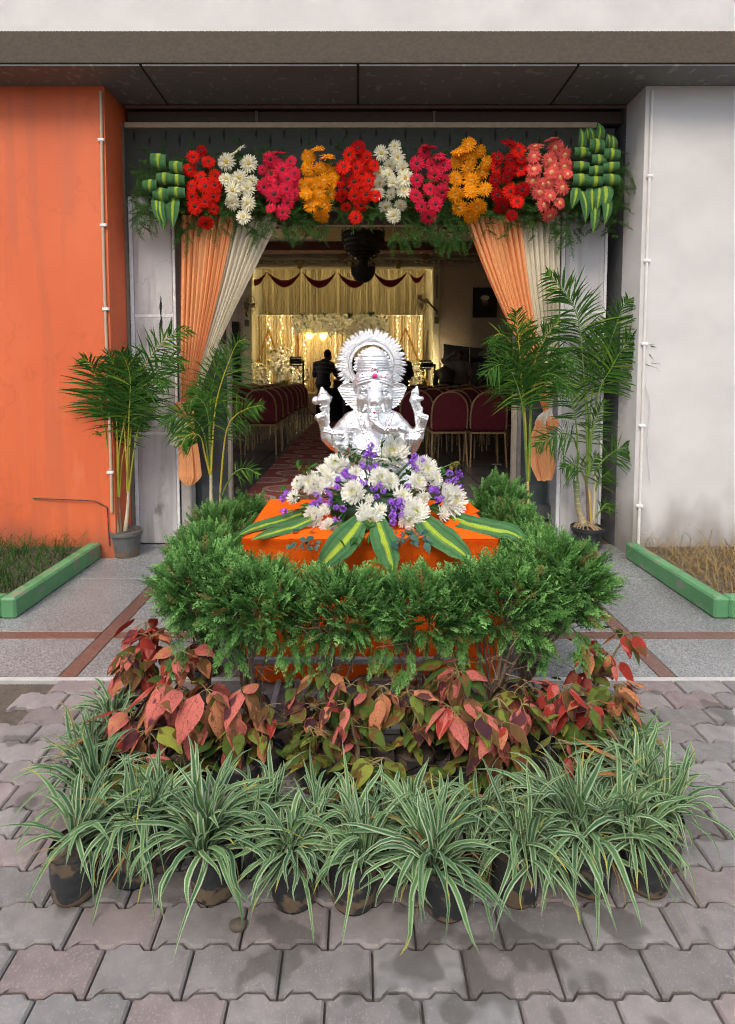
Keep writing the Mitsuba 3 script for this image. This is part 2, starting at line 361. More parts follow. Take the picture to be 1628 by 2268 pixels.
gf = struct('granite_floor', box((-6, Y_AP, -0.03), (6, 4.9, -0.008)), 'soil', 'speckled grey granite apron before the entrance')
for (xa, xb) in ((-3.2, -2.30), (-2.294, -1.414), (-1.326, -0.42), (-0.414, 0.5), (0.506, 1.416), (1.504, 2.4), (2.406, 3.4)):
    for (ya, yb) in ((Y_AP, 2.956), (3.044, 3.85), (3.856, 4.66)):
        put('slab', cbox((xa, ya, -0.02), (xb, yb, R.uniform(-0.0008, 0.0008)), 0.002), 'granite', gf)
for (a, b) in (((-1.410, Y_AP, -0.02), (-1.330, 4.66, 0.0)), ((1.420, Y_AP, -0.02), (1.500, 4.66, 0.0))):
    put('border_strip', cbox(a, b, 0.002), 'strip', gf)
for (xa, xb) in ((-3.2, -1.414), (-1.326, 1.416), (1.504, 3.4)):
    put('border_strip', cbox((xa, 2.960, -0.02), (xb, 3.040, 0.0006), 0.002), 'strip', gf)
paint('kerb_edge', cbox((-3.2, Y_AP - 0.03, -0.02), (3.4, Y_AP - 0.002, 0.004), 0.003), (0.36, 0.36, 0.36), gf)

# ================================================================ walls either side, canopy, pilasters
def f_orange(p, n, uv):
    m = fb(p.x * 3, p.y * 3, p.z * 1.2, 4); s = sst(0.60, 0.75, fb(p.x * 9, p.y * 9, p.z * 1.5, 3))
    c = mix((0.52, 0.085, 0.022), (0.62, 0.135, 0.045), m)
    c = mix(c, (0.66, 0.22, 0.12), s * 0.35 * sst(2.0, 0.4, p.z))
    c = mix(c, (0.33, 0.07, 0.03), sst(0.008, 0.0, dr.abs(fb(p.x * 2.4, p.y * 2.4, p.z * 1.4 + 9, 5) - 0.5)) * 0.22)
    c = mix(c, (0.44, 0.10, 0.045), sst(0.52, 0.70, fb(p.x * 14, p.y * 14, p.z * 0.7, 3)) * 0.45)
    return mix(c, (0.13, 0.07, 0.05), sst(0.40, 0.0, p.z + 0.35 * (m - 0.5)) * 0.6)
scene['orange_paint'] = two({'type': 'principled', 'base_color': mikit.proc(f_orange), 'roughness': 0.6})
def f_greywall(p, n, uv):
    m = fb(p.x * 4, p.y * 4, p.z * 4, 4); c = mix((0.46, 0.46, 0.47), (0.60, 0.60, 0.61), m)
    dirt = sst(0.55, 0.0, p.z + 0.5 * (fb(p.x * 7, p.y * 7, p.z * 3, 3) - 0.5))
    return mix(c, (0.13, 0.11, 0.09), dirt * 0.7)
scene['grey_plaster'] = two({'type': 'principled', 'base_color': mikit.proc(f_greywall), 'roughness': 0.7})
def f_marble(p, n, uv):
    m = fb(p.x * 5 + 3, p.y * 5, p.z * 2.2, 5); v = dr.abs(fb(p.x * 3, p.y * 3, p.z * 2, 4) - 0.5)
    c = mix((0.38, 0.38, 0.395), (0.56, 0.56, 0.585), m); c = mix(c, (0.55, 0.55, 0.56), sst(0.03, 0.0, v) * 0.35)
    st = sst(0.56, 0.72, fb(p.x * 8 + 11, p.y * 8, p.z * 3.5, 4)) * sst(2.4, 0.8, p.z)
    cr_ = dr.abs(fb(p.x * 2.2 + 40, p.y * 2.2, p.z * 1.1, 5) - 0.52)
    c = mix(c, (0.20, 0.195, 0.19), sst(0.006, 0.0, cr_) * 0.3)
    c = mix(c, (0.27, 0.265, 0.26), sst(0.50, 0.68, fb(p.x * 16, p.y * 16, p.z * 1.2, 3)) * 0.5)
    return mix(c, (0.12, 0.11, 0.105), st * 0.72)
scene['marble'] = two({'type': 'principled', 'base_color': mikit.proc(f_marble), 'roughness': 0.42})
def f_soffit(p, n, uv):
    m = fb(p.x * 2.2, p.y * 2.2, p.z, 4); s = sst(0.80, 0.90, nz(p.x * 26, p.y * 26, 5.0))
    c = mix((0.105, 0.108, 0.112), (0.165, 0.168, 0.170), m); return mix(c, (0.30, 0.30, 0.29), s * 0.4)
scene['soffit'] = two({'type': 'principled', 'base_color': mikit.proc(f_soffit), 'roughness': 0.55})

XL, XR = -1.875, 2.07
ow = thing('orange_wall', 'orange painted wall left of the entrance with a pale cable pipe', 'wall')
put('wall_face', box((-7, YW, 0), (XL, YW + 0.3, 3.545)), 'orange_paint', ow)
put('wall_return', box((XL - 0.06, YW + 0.302, 0), (XL - 0.002, YF + 0.35, 3.56)), 'orange_paint', ow)
gw = thing('grey_wall', 'pale grey plastered wall right of the entrance with a white pipe', 'wall')
put('wall_face', box((XR + 0.055, YW, 0), (7, YW + 0.3, 3.545)), 'grey_plaster', gw)
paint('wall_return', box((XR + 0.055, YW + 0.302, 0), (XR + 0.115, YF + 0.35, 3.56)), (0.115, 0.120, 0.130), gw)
def pipe(x, y, z0, z1, bows, col, parent, name='cable_pipe'):
    zz = np.linspace(z0, z1, 24); P = np.c_[x + 0.006 * np.sin(zz * 2.1) * bows, np.full(24, y), zz]
    paint(name, tube(P, 0.011, 8), col, parent, smooth=True)
    for z in np.arange(z0 + 0.3, z1, 0.62):
        paint('pipe_clip', cbox((x - 0.024, y - 0.014, z), (x + 0.024, y + 0.012, z + 0.022), 0.004), (0.7, 0.7, 0.7), parent)
pipe(-1.899, YW - 0.012, 0.36, 3.5, 1.0, (0.42, 0.35, 0.26), ow)
pipe(2.165, YW - 0.012, 0.1, 3.5, 0.3, (0.62, 0.62, 0.62), gw)
P = [at(1376, 1090, YW - 0.03), at(1380, 1180 - 60, YW - 0.05), at(1384, 1000, YW - 0.05), at(1378, 960, YW - 0.02)]
paint('loose_wire', tube([(2.18, YW - 0.02, 1.35), (2.21, YW - 0.04, 1.2), (2.2, YW - 0.03, 0.9), (2.23, YW - 0.03, 0.62)], 0.004, 6), (0.55, 0.55, 0.55), gw, smooth=True)
P = np.array([(-2.5, YW - 0.012, 0.47), (-2.2, YW - 0.02, 0.46), (-2.02, YW - 0.015, 0.45), (-1.93, YW - 0.012, 0.40), (-1.92, YW - 0.012, 0.1)])
paint('black_cable', tube(P, 0.004, 6), (0.05, 0.04, 0.035), ow, smooth=True)

ZS = 3.55
cp = thing('canopy', 'dark grey canopy soffit of wide panels over the entrance', 'canopy')
put('slab', box((-7, 4.02, ZS + 0.012), (7, 5.2, ZS + 0.22)), 'soil', cp)
for (xa, xb) in ((-6.2, -3.05), (-3.05, -1.50), (-1.50, 0.0), (0.0, 1.52), (1.52, 3.05), (3.05, 6.2)):
    put('panel', cbox((xa + 0.009, 4.03, ZS - 0.006), (xb - 0.009, YF - 0.075, ZS + 0.010), 0.002), 'soffit', cp)
put('parapet', box((-7, 4.93, ZS + .221), (7, 5.0, 5.6)), 'grey_plaster', cp)
bm = thing('door_head_beam', 'dark brown metal channel beam under the canopy above the garland', 'beam')
paint('channel_lip', cbox((XL + 0.03, YF - 0.07, ZS - 0.028), (XR + 0.05, YF - 0.045, ZS - 0.008), 0.003), (0.135, 0.085, 0.075), bm)
for xa, xb in ((XL + 0.03, -0.815), (-0.808, 0.605), (0.612, XR + 0.05)):
    paint('beam_face', cbox((xa, YF - 0.012, ZS - 0.125), (xb, YF + 0.05, ZS - 0.030), 0.004), (0.060, 0.042, 0.040), bm)
for x in (-0.811, 0.608):
    paint('seam_cover', cbox((x - 0.011, YF - 0.024, ZS - 0.124), (x + 0.011, YF - 0.0125, ZS - 0.03), 0.002), (0.13, 0.12, 0.115), bm)
ts = thing('transom', 'dark olive panel with small diamond marks and a cream strip along its top', 'transom')
paint('cream_strip', cbox((-1.86, YF - 0.045, 3.382), (1.90, YF - 0.005, 3.424), 0.004), (0.46, 0.38, 0.27), ts)
paint('panel', box((-1.90, YF - 0.028, 2.86), (2.05, YF - 0.004, 3.380)), (0.040, 0.045, 0.038), ts)
mb = MB()
for i in range(31):
    x = -1.78 + i * 0.120 + R.uniform(-0.01, 0.01); z = 3.34 - 0.05 * (i % 2) - R.uniform(0, 0.02); y = YF - 0.031; w, h = 0.011, 0.038 + 0.02 * (i % 3 == 0)
    mb.add([[x - w, y, z], [x, y, z - h], [x + w, y, z], [x, y, z + h], [x, y - 0.006, z]], [[0, 1, 4], [1, 2, 4], [2, 3, 4], [3, 0, 4]], code((0.012, 0.012, 0.012)))
put('diamond_marks', mb, 'paint', ts)
paint('frame_post', cbox((-1.90, YF - 0.05, 0), (-1.865, YF + 0.02, 3.42), 0.004), (0.15, 0.125, 0.10), ts)

def pilaster(x0, x1, ztop, joints, label):
    k = thing('stone_pilaster', label, 'pilaster')
    paint('core', box((x0 + 0.012, YF + 0.012, 0), (x1 - 0.012, YD + 0.12, 2.88)), (0.3, 0.3, 0.31), k)
    zs = [0.0] + joints + [ztop]
    for a, b in zip(zs[:-1], zs[1:]):
        put('slab', cbox((x0 + 0.034, YF, a + 0.008), (x1 - 0.026, YF + 0.012, b - 0.008), 0.002), 'marble', k)
    for xa, xb in ((x0, x0 + 0.030), (x1 - 0.022, x1)):
        paint('edge_strip', cbox((xa, YF - 0.004, 0), (xb, YF + 0.011, ztop), 0.003), (0.66, 0.67, 0.70), k)
    for z in joints:
        paint('joint_strip', cbox((x0 + 0.032, YF - 0.003, z - 0.012), (x1 - 0.024, YF + 0.0105, z + 0.010), 0.003), (0.64, 0.64, 0.67), k)
    return k
pl = pilaster(-1.862, -1.49, 2.88, [0.93, 1.90], 'left grey marble pilaster with dark scratches and dirty lower slabs')
pr = pilaster(1.655, 2.03, 2.88, [0.97, 1.93], 'right grey marble pilaster behind the taller potted palm')
for (u, v, w, h) in ((356, 680, 3, 26), (357, 716, 3.2, 20)):
    p = at(u, v, YF); sc = 1 / 264.0
    V = np.array([[p[0] - w * sc, YF - 0.003, p[2]], [p[0], YF - 0.003, p[2] - h * sc], [p[0] + w * sc, YF - 0.003, p[2] + 0.01], [p[0] + 0.4 * w * sc, YF - 0.003, p[2] + h * sc], [p[0], YF - 0.006, p[2]]])
    paint('dark_gash', (V, np.array([[0, 1, 4], [1, 2, 4], [2, 3, 4], [3, 0, 4]])), (0.012, 0.012, 0.012), pl)
paint('broken_edge', cbox((-1.488, YF + 0.02, 0), (-1.40, YF + 0.16, 1.6), 0.01), (0.34, 0.33, 0.32), pl)

# doorway: jambs, side lights of dark glass, sill steps
XJ0, XJ1 = -1.09, 1.33
dw = thing('doorway', 'aluminium framed doorway with dark glass side lights, open to the hall', 'doorway')
for xa, xb in ((XJ0 - 0.03, XJ0), (XJ1, XJ1 + 0.035)):
    paint('jamb', cbox((xa, YD - 0.03, ZH - 0.02), (xb, YD + 0.04, 2.72), 0.004), (0.30, 0.26, 0.21), dw)
paint('jamb_foot', cbox((XJ1 + 0.036, YD - 0.02, ZH - 0.02), (XJ1 + 0.075, YD + 0.03, 2.70), 0.004), (0.17, 0.17, 0.17), dw)
paint('head', box((-1.85, YD - 0.05, 2.72), (2.03, YD + 0.15, 3.56)), (0.06, 0.055, 0.05), dw)
scene['dark_glass'] = {'type': 'principled', 'base_color': {'type': 'rgb', 'value': [0.045, 0.060, 0.062]}, 'roughness': 0.07, 'specular': 0.7}
scene['dark_glass'] = two(scene['dark_glass'])
put('side_glass', box((-1.47, YD, ZH - 0.27), (XJ0 - 0.031, YD + 0.012, 2.71)), 'dark_glass', dw)
put('side_glass', box((XJ1 + 0.076, YD, ZH - 0.27), (1.64, YD + 0.012, 2.71)), 'dark_glass', dw)
paint('paper_notice', box((-1.20, YD - 0.004, 1.56), (-1.13, YD - 0.001, 1.68)), (0.42, 0.43, 0.44), dw)
paint('paper_notice', box((-1.31, YD - 0.004, 1.70), (-1.25, YD - 0.001, 1.75)), (0.30, 0.30, 0.30), dw)
stp = struct('entrance_steps', box((-1.48, YD - 0.33, -0.01), (1.65, YD - 0.034, 0.145)), 'granite', 'granite step up to the hall doorway behind the hedge')

# planters with a green rim either side
def f_green(p, n, uv):
    m = fb(p.x * 6, p.y * 6, p.z * 6, 4); c = mix((0.05, 0.17, 0.075), (0.10, 0.27, 0.12), m)
    return mix(c, (0.20, 0.19, 0.16), sst(0.58, 0.70, fb(p.x * 14, p.y * 14, p.z * 14, 3)) * 0.7)
scene['green_paint'] = two({'type': 'principled', 'base_color': mikit.proc(f_green), 'roughness': 0.5})
def planter(x0, x1, y0, y1, label):
    k = thing('planter', label, 'planter')
    put('side', cbox((x0, y0, 0), (x0 + 0.09, y1, 0.125), 0.012), 'green_paint', k)
    put('side', cbox((x1 - 0.09, y0, 0), (x1, y1, 0.125), 0.012), 'green_paint', k)
    put('end', cbox((x0 + 0.091, y0, 0), (x1 - 0.091, y0 + 0.09, 0.123), 0.012), 'green_paint', k)
    put('soil_bed', box((x0 + 0.091, y0 + 0.091, 0.002), (x1 - 0.091, y1 - 0.003, 0.09)), 'soil', k)
    return k
planter(-3.3, -1.99, 3.2, YW - 0.003, 'green rimmed planter with thin grass at the foot of the orange wall')
planter(2.07, 3.4, 3.2, YW - 0.003, 'green rimmed planter with dry straw at the foot of the grey wall')
def tuft_field(name, label, x0, x1, y0, y1, z, n, idc, lmin, lmax, spread):
    mb = MB()
    for i in range(n):
        p = (R.uniform(x0, x1), R.uniform(y0, y1), z); az = R.uniform(0, 6.28); e0 = R.uniform(spread, 1.5)
        P, S, D = arc(p, az, e0, e0 - R.uniform(0.6, 2.2), R.uniform(lmin, lmax), 4)
        mb.add(*ribbon(P, S, np.array([1, 0.9, 0.6, 0.05]) * R.uniform(0.0015, 0.003), 0, idc, R.integers(0, 200), 2))
    struct(name, mb, 'leaf', label, kind='stuff')
tuft_field('grass', 'thin green grass growing in the left planter', -3.15, -2.09, 3.3, YW - 0.06, 0.09, 1500, 6, 0.12, 0.30, 0.7)
tuft_field('straw', 'dry tangled straw lying in the right planter', 2.17, 3.2, 3.3, YW - 0.06, 0.09, 1500, 7, 0.12, 0.32, -0.1)
# ================================================================ the hall behind the doorway
class Sculpt:
    """a smooth union of simple distance fields on a grid"""
    def __init__(s, lo, hi, h, big=1e3):
        s.lo, s.h = np.array(lo, float), h; s.n = ((np.array(hi) - s.lo) / h).astype(int) + 1
        s.v = np.full(s.n, big, np.float32)
    def sub(s, lo, hi):
        a = np.clip(((np.asarray(lo) - s.lo) / s.h).astype(int) - 1, 0, s.n - 1); b = np.clip(((np.asarray(hi) - s.lo) / s.h).astype(int) + 2, 1, s.n)
        sl = tuple(slice(x, y) for x, y in zip(a, b))
        g = np.meshgrid(*[s.lo[i] + s.h * np.arange(a[i], b[i]) for i in range(3)], indexing='ij')
        return sl, np.stack(g, -1).astype(np.float32)
    def put(s, f, lo, hi, k, carve=False):
        m = 2.5 * k + 3 * s.h; sl, p = s.sub(np.asarray(lo) - m, np.asarray(hi) + m)
        if p.size == 0: return s
        d = f(p)
        s.v[sl] = -smin(-s.v[sl], d, k) if carve else smin(s.v[sl], d, k)
        return s
    def cap(s, a, b, ra, rb, k=0.02, carve=False):
        a, b = np.asarray(a, float), np.asarray(b, float); r = max(ra, rb)
        return s.put(lambda p: cone(p, a, b, ra, rb), np.minimum(a, b) - r, np.maximum(a, b) + r, k, carve)
    def ell(s, c, r, k=0.02, M=None, carve=False):
        c, r = np.asarray(c, float), np.asarray(r, float); R_ = max(r)
        if M is None: f = lambda p: ell(p, c, r)
        else:
            M = np.asarray(M, np.float32)
            def f(p):
                q = (p - c.astype(np.float32)) @ M / r.astype(np.float32); return (np.linalg.norm(q, axis=-1) - 1) * float(min(r))
        return s.put(f, c - R_, c + R_, k, carve)
    def chain(s, P, rr, k=0.02):
        for i in range(len(P) - 1): s.cap(P[i], P[i + 1], rr[i], rr[i + 1], k)
        return s
    def mesh(s, off=0.0): return nets(s.v - off, s.lo, s.h)

hall = thing('banquet_hall', 'dim banquet hall with cream ceiling, moulded stage opening and dark tan walls', 'hall')
HX0, HX1, HY1, ZC = -5.2, 5.2, 19.2, 4.75
hf = struct('hall_floor', box((HX0, YD - 0.033, ZH - 0.12), (HX1, HY1, ZH)), 'hall_tile', 'dark polished stone floor of the hall')
def f_hfloor(p, n, uv):
    m = fb(p.x * 3, p.y * 3, 0.0, 3); e = sst(0.46, 0.49, dr.maximum(dr.abs(p.x * 1.6 - dr.floor(p.x * 1.6) - 0.5), dr.abs(p.y * 1.6 - dr.floor(p.y * 1.6) - 0.5)))
    return mix(mix((0.050, 0.052, 0.056), (0.085, 0.086, 0.090), m), (0.03, 0.03, 0.03), e * 0.7)
scene['hall_tile'] = two({'type': 'principled', 'base_color': mikit.proc(f_hfloor), 'roughness': 0.22, 'specular': 0.5})
TAN, CREAM = (0.56, 0.46, 0.37), (0.70, 0.66, 0.56)
win = [((HX0 - .1, a_, 0), (HX0, b_, ZC)) for a_, b_ in ((YD + .17, 6.6), (8.4, 9.6), (11.4, 12.6), (14.4, HY1))] + [((HX0 - .1, a_ + .001, c_), (HX0, b_ - .001, d_)) for a_, b_ in ((6.6, 8.4), (9.6, 11.4), (12.6, 14.4)) for c_, d_ in ((0, 0.6), (4.2, ZC))]
for lo, hi in (*win, ((HX1, YD + .17, 0), (HX1 + .1, HY1, ZC)), ((HX0, HY1, 0), (HX1, HY1 + .1, 6)), ((HX0, YD + .16, 0), (-1.52, YD + .26, ZC)), ((1.70, YD + .16, 0), (HX1, YD + .26, ZC)), ((-1.52, YD + .16, 2.73), (1.70, YD + .26, ZC))):
    paint('wall', box(lo, hi), TAN, hall)
paint('ceiling', box((HX0, YD + .10, ZC), (HX1, 16.0, ZC + .1)), (0.78, 0.75, 0.70), hall)
paint('ceiling_beam', cbox((HX0, 14.35, 4.53), (HX1, 14.75, ZC - .002), .02), (0.14, 0.045, 0.035), hall)
paint('ceiling_beam', cbox((HX0, 10.4, 4.53), (HX1, 10.8, ZC - .002), .02), (0.14, 0.045, 0.035), hall)
from shapely.geometry import Polygon, Point
from shapely import affinity
pan = Polygon([(-1.35, 12.2), (1.45, 12.2), (1.45, 13.9), (-1.35, 13.9)])
for c in ((-1.35, 12.2), (1.45, 12.2), (-1.35, 13.9), (1.45, 13.9)): pan = pan.difference(Point(c).buffer(0.42))
m = trimesh.creation.extrude_polygon(pan, 0.05, engine='earcut'); m.apply_translation([0, 0, ZC - 0.10])
paint('ceiling_panel', (m.vertices, m.faces), (0.30, 0.22, 0.14), hall)
for xa, xb in ((-4.6, -1.8), (1.9, 4.6)): paint('vent_slot', box((xa, 12.7, ZC - .012), (xb, 13.1, ZC - .004)), (0.012, 0.012, 0.012), hall)
for x in (-2.6, -1.0, 1.5, 3.1):
    V, F = lathe([(0.001, 0), (0.085, 0), (0.10, 0.012), (0.10, 0.02)], 20); paint('downlight', tr((V, F), (x, 14.0, ZC - 0.022)), (0.05, 0.05, 0.05), hall, True)
# proscenium wall with its cornice and brackets
YP = 16.0
SX0, SX1, SZ = -2.98, 2.10, 4.30
paint('stage_wall', box((HX0, YP, 0), (SX0 - .26, YP + .25, ZC)), TAN, hall)
paint('stage_wall', box((SX1 + .21, YP, 0), (HX1, YP + .25, ZC)), TAN, hall)
paint('stage_wall', box((SX0 - .258, YP, SZ + .22), (SX1 + .208, YP + .25, ZC)), CREAM, hall)
paint('stage_post', cbox((SX0 - .256, YP - .04, ZH), (SX0, YP + .5, SZ + .1), .02), (0.62, 0.58, 0.42), hall)
paint('stage_post', cbox((SX1, YP - .04, ZH), (SX1 + .206, YP + .5, SZ + .1), .02), (0.62, 0.58, 0.42), hall)
paint('stage_header', cbox((SX0 - .256, YP - .05, SZ + .11), (SX1 + .206, YP + .30, SZ + .218), .02), (0.62, 0.58, 0.42), hall)
paint('cornice', cbox((HX0, YP - .20, 4.58), (HX1, YP - .002, 4.66), .02), (0.34, 0.31, 0.25), hall)
mb = MB()
for i in range(62): vf = ball((HX0 + .08 + i * .168, YP - .12, 4.545), .05, 1); mb.add(*vf, code((0.36, 0.33, 0.26), len(vf[0])))
put('cornice_beads', mb, 'paint', hall, True, kind='stuff')
for x in (-1.63, -0.15, 1.12): paint('gold_bracket', cbox((x - .06, YP - .12, SZ + .05), (x + .06, YP - .052, SZ + .30), .015), (0.40, 0.27, 0.06), hall)
for x in (-0.45, 1.85): paint('bracket', cbox((x - .07, YP - .28, SZ + .25), (x + .07, YP - .205, SZ + .52), .015), (0.17, 0.10, 0.06), hall)
paint('wall_slot', cbox((SX1 + .09, YP - .046, 3.55), (SX1 + .12, YP - .0405, 4.2), .002), (0.03, 0.03, 0.02), hall)
paint('stage_floor', cbox((SX0 - .02, YP + .02, ZH + .0), (SX1 + .02, HY1 - .01, ZH + .60), .02), (0.16, 0.10, 0.06), hall)
paint('stage_side', box((SX0 - .20, YP + .51, ZH), (SX0 - .10, HY1 - .01, 5.2)), (0.40, 0.36, 0.26), hall)
paint('stage_side', box((SX1 + .10, YP + .51, ZH), (SX1 + .20, HY1 - .01, 5.2)), (0.40, 0.36, 0.26), hall)
paint('stage_ceiling', box((SX0 - .2, YP + .251, 5.2), (SX1 + .2, HY1, 5.3)), (0.4, 0.36, 0.26), hall)
# carpet with rings of ornament
def f_carpet(p, n, uv):
    x, y = (p.x + 0.38) / 0.62, p.y / 0.44; i = dr.floor(y); xx = x + 0.5 * (i - 2 * dr.floor(i / 2)); cx, cy = xx - dr.floor(xx) - 0.5, y - i - 0.5
    r = dr.sqrt(dr.square(cx * 1.0) + dr.square(cy * 1.0)); w = 0.35 * fb(p.x * 90, p.y * 90, 0.0, 2)
    c = mix((0.16, 0.028, 0.026), (0.21, 0.048, 0.043), w)
    c = mix(c, (0.30, 0.20, 0.165), sst(0.42, 0.40, r) * sst(0.30, 0.33, r) * 0.85)
    c = mix(c, (0.22, 0.095, 0.08), sst(0.30, 0.28, r) * 0.8)
    c = mix(c, (0.12, 0.02, 0.02), sst(0.15, 0.13, r) * sst(0.5, 0.6, nz(p.x * 60, p.y * 60)) * 0.8)
    return c
scene['carpet_weave'] = two({'type': 'principled', 'base_color': mikit.proc(f_carpet), 'roughness': 0.95, 'sheen': 0.4})
ck = put('carpet', cbox((-1.06, YD + .06, ZH + .002), (0.36, 13.9, ZH + .012), .003), 'carpet_weave'); labels[ck] = {'label': 'long red carpet with oval ornaments leading down the hall to the stage', 'category': 'carpet'}

# chairs
def chair_meshes():
    w, zt, zs = 0.215, 0.92, 0.44
    a = np.linspace(0, np.pi, 17)
    arch = [(-w, 0.0, 0.47)] + [(-w * 1.02, 0.045 * (z - .47) / .3, z) for z in (0.55, 0.65)] + [(-w * np.cos(t), 0.04 + 0.03 * np.sin(t), zt - w + w * np.sin(t)) for t in a] + [(w * 1.02, 0.045 * (z - .47) / .3, z) for z in (0.65, 0.55)] + [(w, 0.0, 0.47)]
    arch = np.array(arch); arch[:, 1] *= -1
    fr = tube(arch, 0.0125, 8)
    poly = arch[:, [0, 2]] * [0.95, 1] ; poly[:, 1] = np.minimum(poly[:, 1], zt - 0.012); 
    m = trimesh.creation.extrude_polygon(Polygon(poly).buffer(-0.004), 0.045, engine='earcut'); V = np.array(m.vertices); 
    Vb = np.stack([V[:, 0], -V[:, 2] + 0.026 - 0.07 * np.clip((V[:, 1] - .47) / .45, 0, 1), V[:, 1]], 1)
    seat = cbox((-0.21, -0.01, zs - .01), (0.21, 0.41, zs + .055), .025)
    apron = MB()
    for q in (((-.215, -.012, zs - .035), (.215, .008, zs - .012)), ((-.215, .39, zs - .035), (.215, .41, zs - .012)), ((-.215, .009, zs - .035), (-.195, .389, zs - .012)), ((.195, .009, zs - .035), (.215, .389, zs - .012))):
        apron.add(*box(*q), code((0.42, 0.29, 0.14), 8))
    legs = [tube([(sx * .205, y0, zs - .02), (sx * .222, y1, 0.0)], 0.0115, 8) for sx in (-1, 1) for y0, y1 in ((0.0, -0.05), (0.40, 0.42))]
    pl = lambda vf, c, sm, b='paint': mikit.ply(vf, b, sm, uv=code(c, len(vf[0])))
    G = (0.42, 0.28, 0.13)
    return {'back_frame': pl(fr, G, True, 'gloss'), 'backrest': pl((Vb, m.faces), (0.17, 0.016, 0.026), False), 'seat': pl(seat, (0.125, 0.010, 0.018), False), 'seat_frame': mikit.ply(apron.done()[:2], 'gloss', False, uv=apron.done()[2])}, [pl(l, G, True, 'gloss') for l in legs]
CM, CL = chair_meshes()
def chair(x, y, label, group):
    k = thing('banquet_chair', label, 'chair', group); tw = xf(rotm((0, 0, 1), R.uniform(-3, 3)), (x, y, ZH))
    for n, d in CM.items(): again(n, d, k, to_world=tw)
    for d in CL: again('leg', d, k, to_world=tw)
ordn = ['first', 'second', 'third', 'fourth', 'fifth', 'sixth', 'seventh', 'eighth']
for r in range(8):
    for c, x in enumerate((-1.37, -1.89, -2.41)):
        lab = f'maroon round backed chair, {ordn[r]} row of the left block, ' + ('beside the carpet', 'second from the carpet', 'farthest from the carpet')[c]
        chair(x + R.uniform(-.02, .02), 7.95 + r * 0.72 + R.uniform(-.03, .03), lab, 'maroon banquet chairs of the left block')
for r in range(8):
    for c, x in enumerate((0.60, 1.10, 1.605, 2.12, 2.63)):
        if r == 0 and c in (0, 3, 4): continue
        lab = f'maroon round backed chair, {ordn[r]} row of the right block, ' + ('beside the carpet', 'second from the carpet', 'third from the carpet', 'fourth from the carpet', 'fifth from the carpet')[c]
        chair(x + R.uniform(-.02, .02) + (0.20 * (r % 2)), 6.9 + r * 0.72 + R.uniform(-.03, .03), lab, 'maroon banquet chairs of the right block')

# chandelier of two tiers
chd = thing('chandelier', 'dark two tier bowl chandelier hanging behind the garland', 'chandelier'); cx, cy = (804 - 793) / 114 , 11.0
cz = lambda v: at(800, v, cy)[2]
def bowl(name, v0, v1, rad, parent):
    z0, z1 = cz(v1), cz(v0); t = np.linspace(0, 1, 9); prof = [(rad * math.sin(math.pi / 2 * q) ** 0.8 * 0.98 + 0.01, z0 + (z1 - z0) * (1 - math.cos(math.pi / 2 * q))) for q in t]
    V, F = lathe(prof, 36, (cx, cy)); k = paint(name, (V, F), (0.028, 0.024, 0.022), parent, True, 'gloss')
    mb = MB()
    for q, (r_, z) in enumerate(prof[1:]):
        n = max(8, int(2 * math.pi * r_ / 0.045))
        for i in range(n):
            a = 2 * math.pi * i / n + q; vf = ball((cx + r_ * math.cos(a), cy + r_ * math.sin(a), z), 0.02, 0, (1, 1, 1.5)); mb.add(*vf, code((0.05, 0.042, 0.036), 12))
    for i in range(20):
        a = 2 * math.pi * i / 20; vf = tube([(cx + rad * .9 * math.cos(a), cy + rad * .9 * math.sin(a), z1), (cx + rad * 1.05 * math.cos(a), cy + rad * 1.05 * math.sin(a), z1 + .05), (cx + rad * .95 * math.cos(a), cy + rad * .95 * math.sin(a), z1 + .12)], 0.008, 5); mb.add(*vf, code((0.04, 0.034, 0.03), len(vf[0])))
    put('crystals', mb, 'gloss', k, True, kind='stuff')
bowl('upper_bowl', 520, 575, 0.40, chd); bowl('lower_bowl', 595, 623, 0.215, chd)
paint('neck', lathe([(0.11, cz(577)), (0.09, cz(585)), (0.12, cz(596))], 20, (cx, cy)), (0.03, 0.026, 0.024), chd, True, 'gloss')
for i in range(8):
    a = i * math.pi / 4; paint('chain', tube([(cx + .04 * math.cos(a), cy + .04 * math.sin(a), ZC), (cx + .3 * math.cos(a), cy + .3 * math.sin(a), cz(522))], 0.004, 4), (0.05, 0.045, 0.04), chd)

# stage curtains, swags and backdrop
def pleats(x0, x1, z0, z1, y, n, amp, cols=400, seed=0, rows=6):
    s = np.linspace(0, 1, cols); w = s + 0.004 * np.sin(s * 61 + seed) + 0.003 * np.sin(s * 143)
    yy = y + amp * np.sin(2 * np.pi * n * w) * (0.5 + meshkit.noise(np.c_[s * 40, s * 0 + seed, s * 0])) + 0.4 * amp * np.sin(2 * np.pi * n * 2.7 * w)
    z = np.linspace(z0, z1, rows)
    G = np.stack([np.broadcast_to(x0 + (x1 - x0) * s, (rows, cols)), yy + 0.15 * amp * np.sin(9 * z)[:, None], np.broadcast_to(z[:, None], (rows, cols))], -1)
    return grid_sheet(G)
k = thing('stage_curtain', 'tall pleated tan curtain at the back of the stage above the backdrop', 'curtain')
paint('pleated_cloth', pleats(SX0 - .1, SX1 + .1, ZH + .6, 5.1, 18.4, 62, 0.05, 700), (0.40, 0.33, 0.19), k, True)
sw = thing('swag_valance', 'row of maroon swags along the top of the stage opening', 'valance')
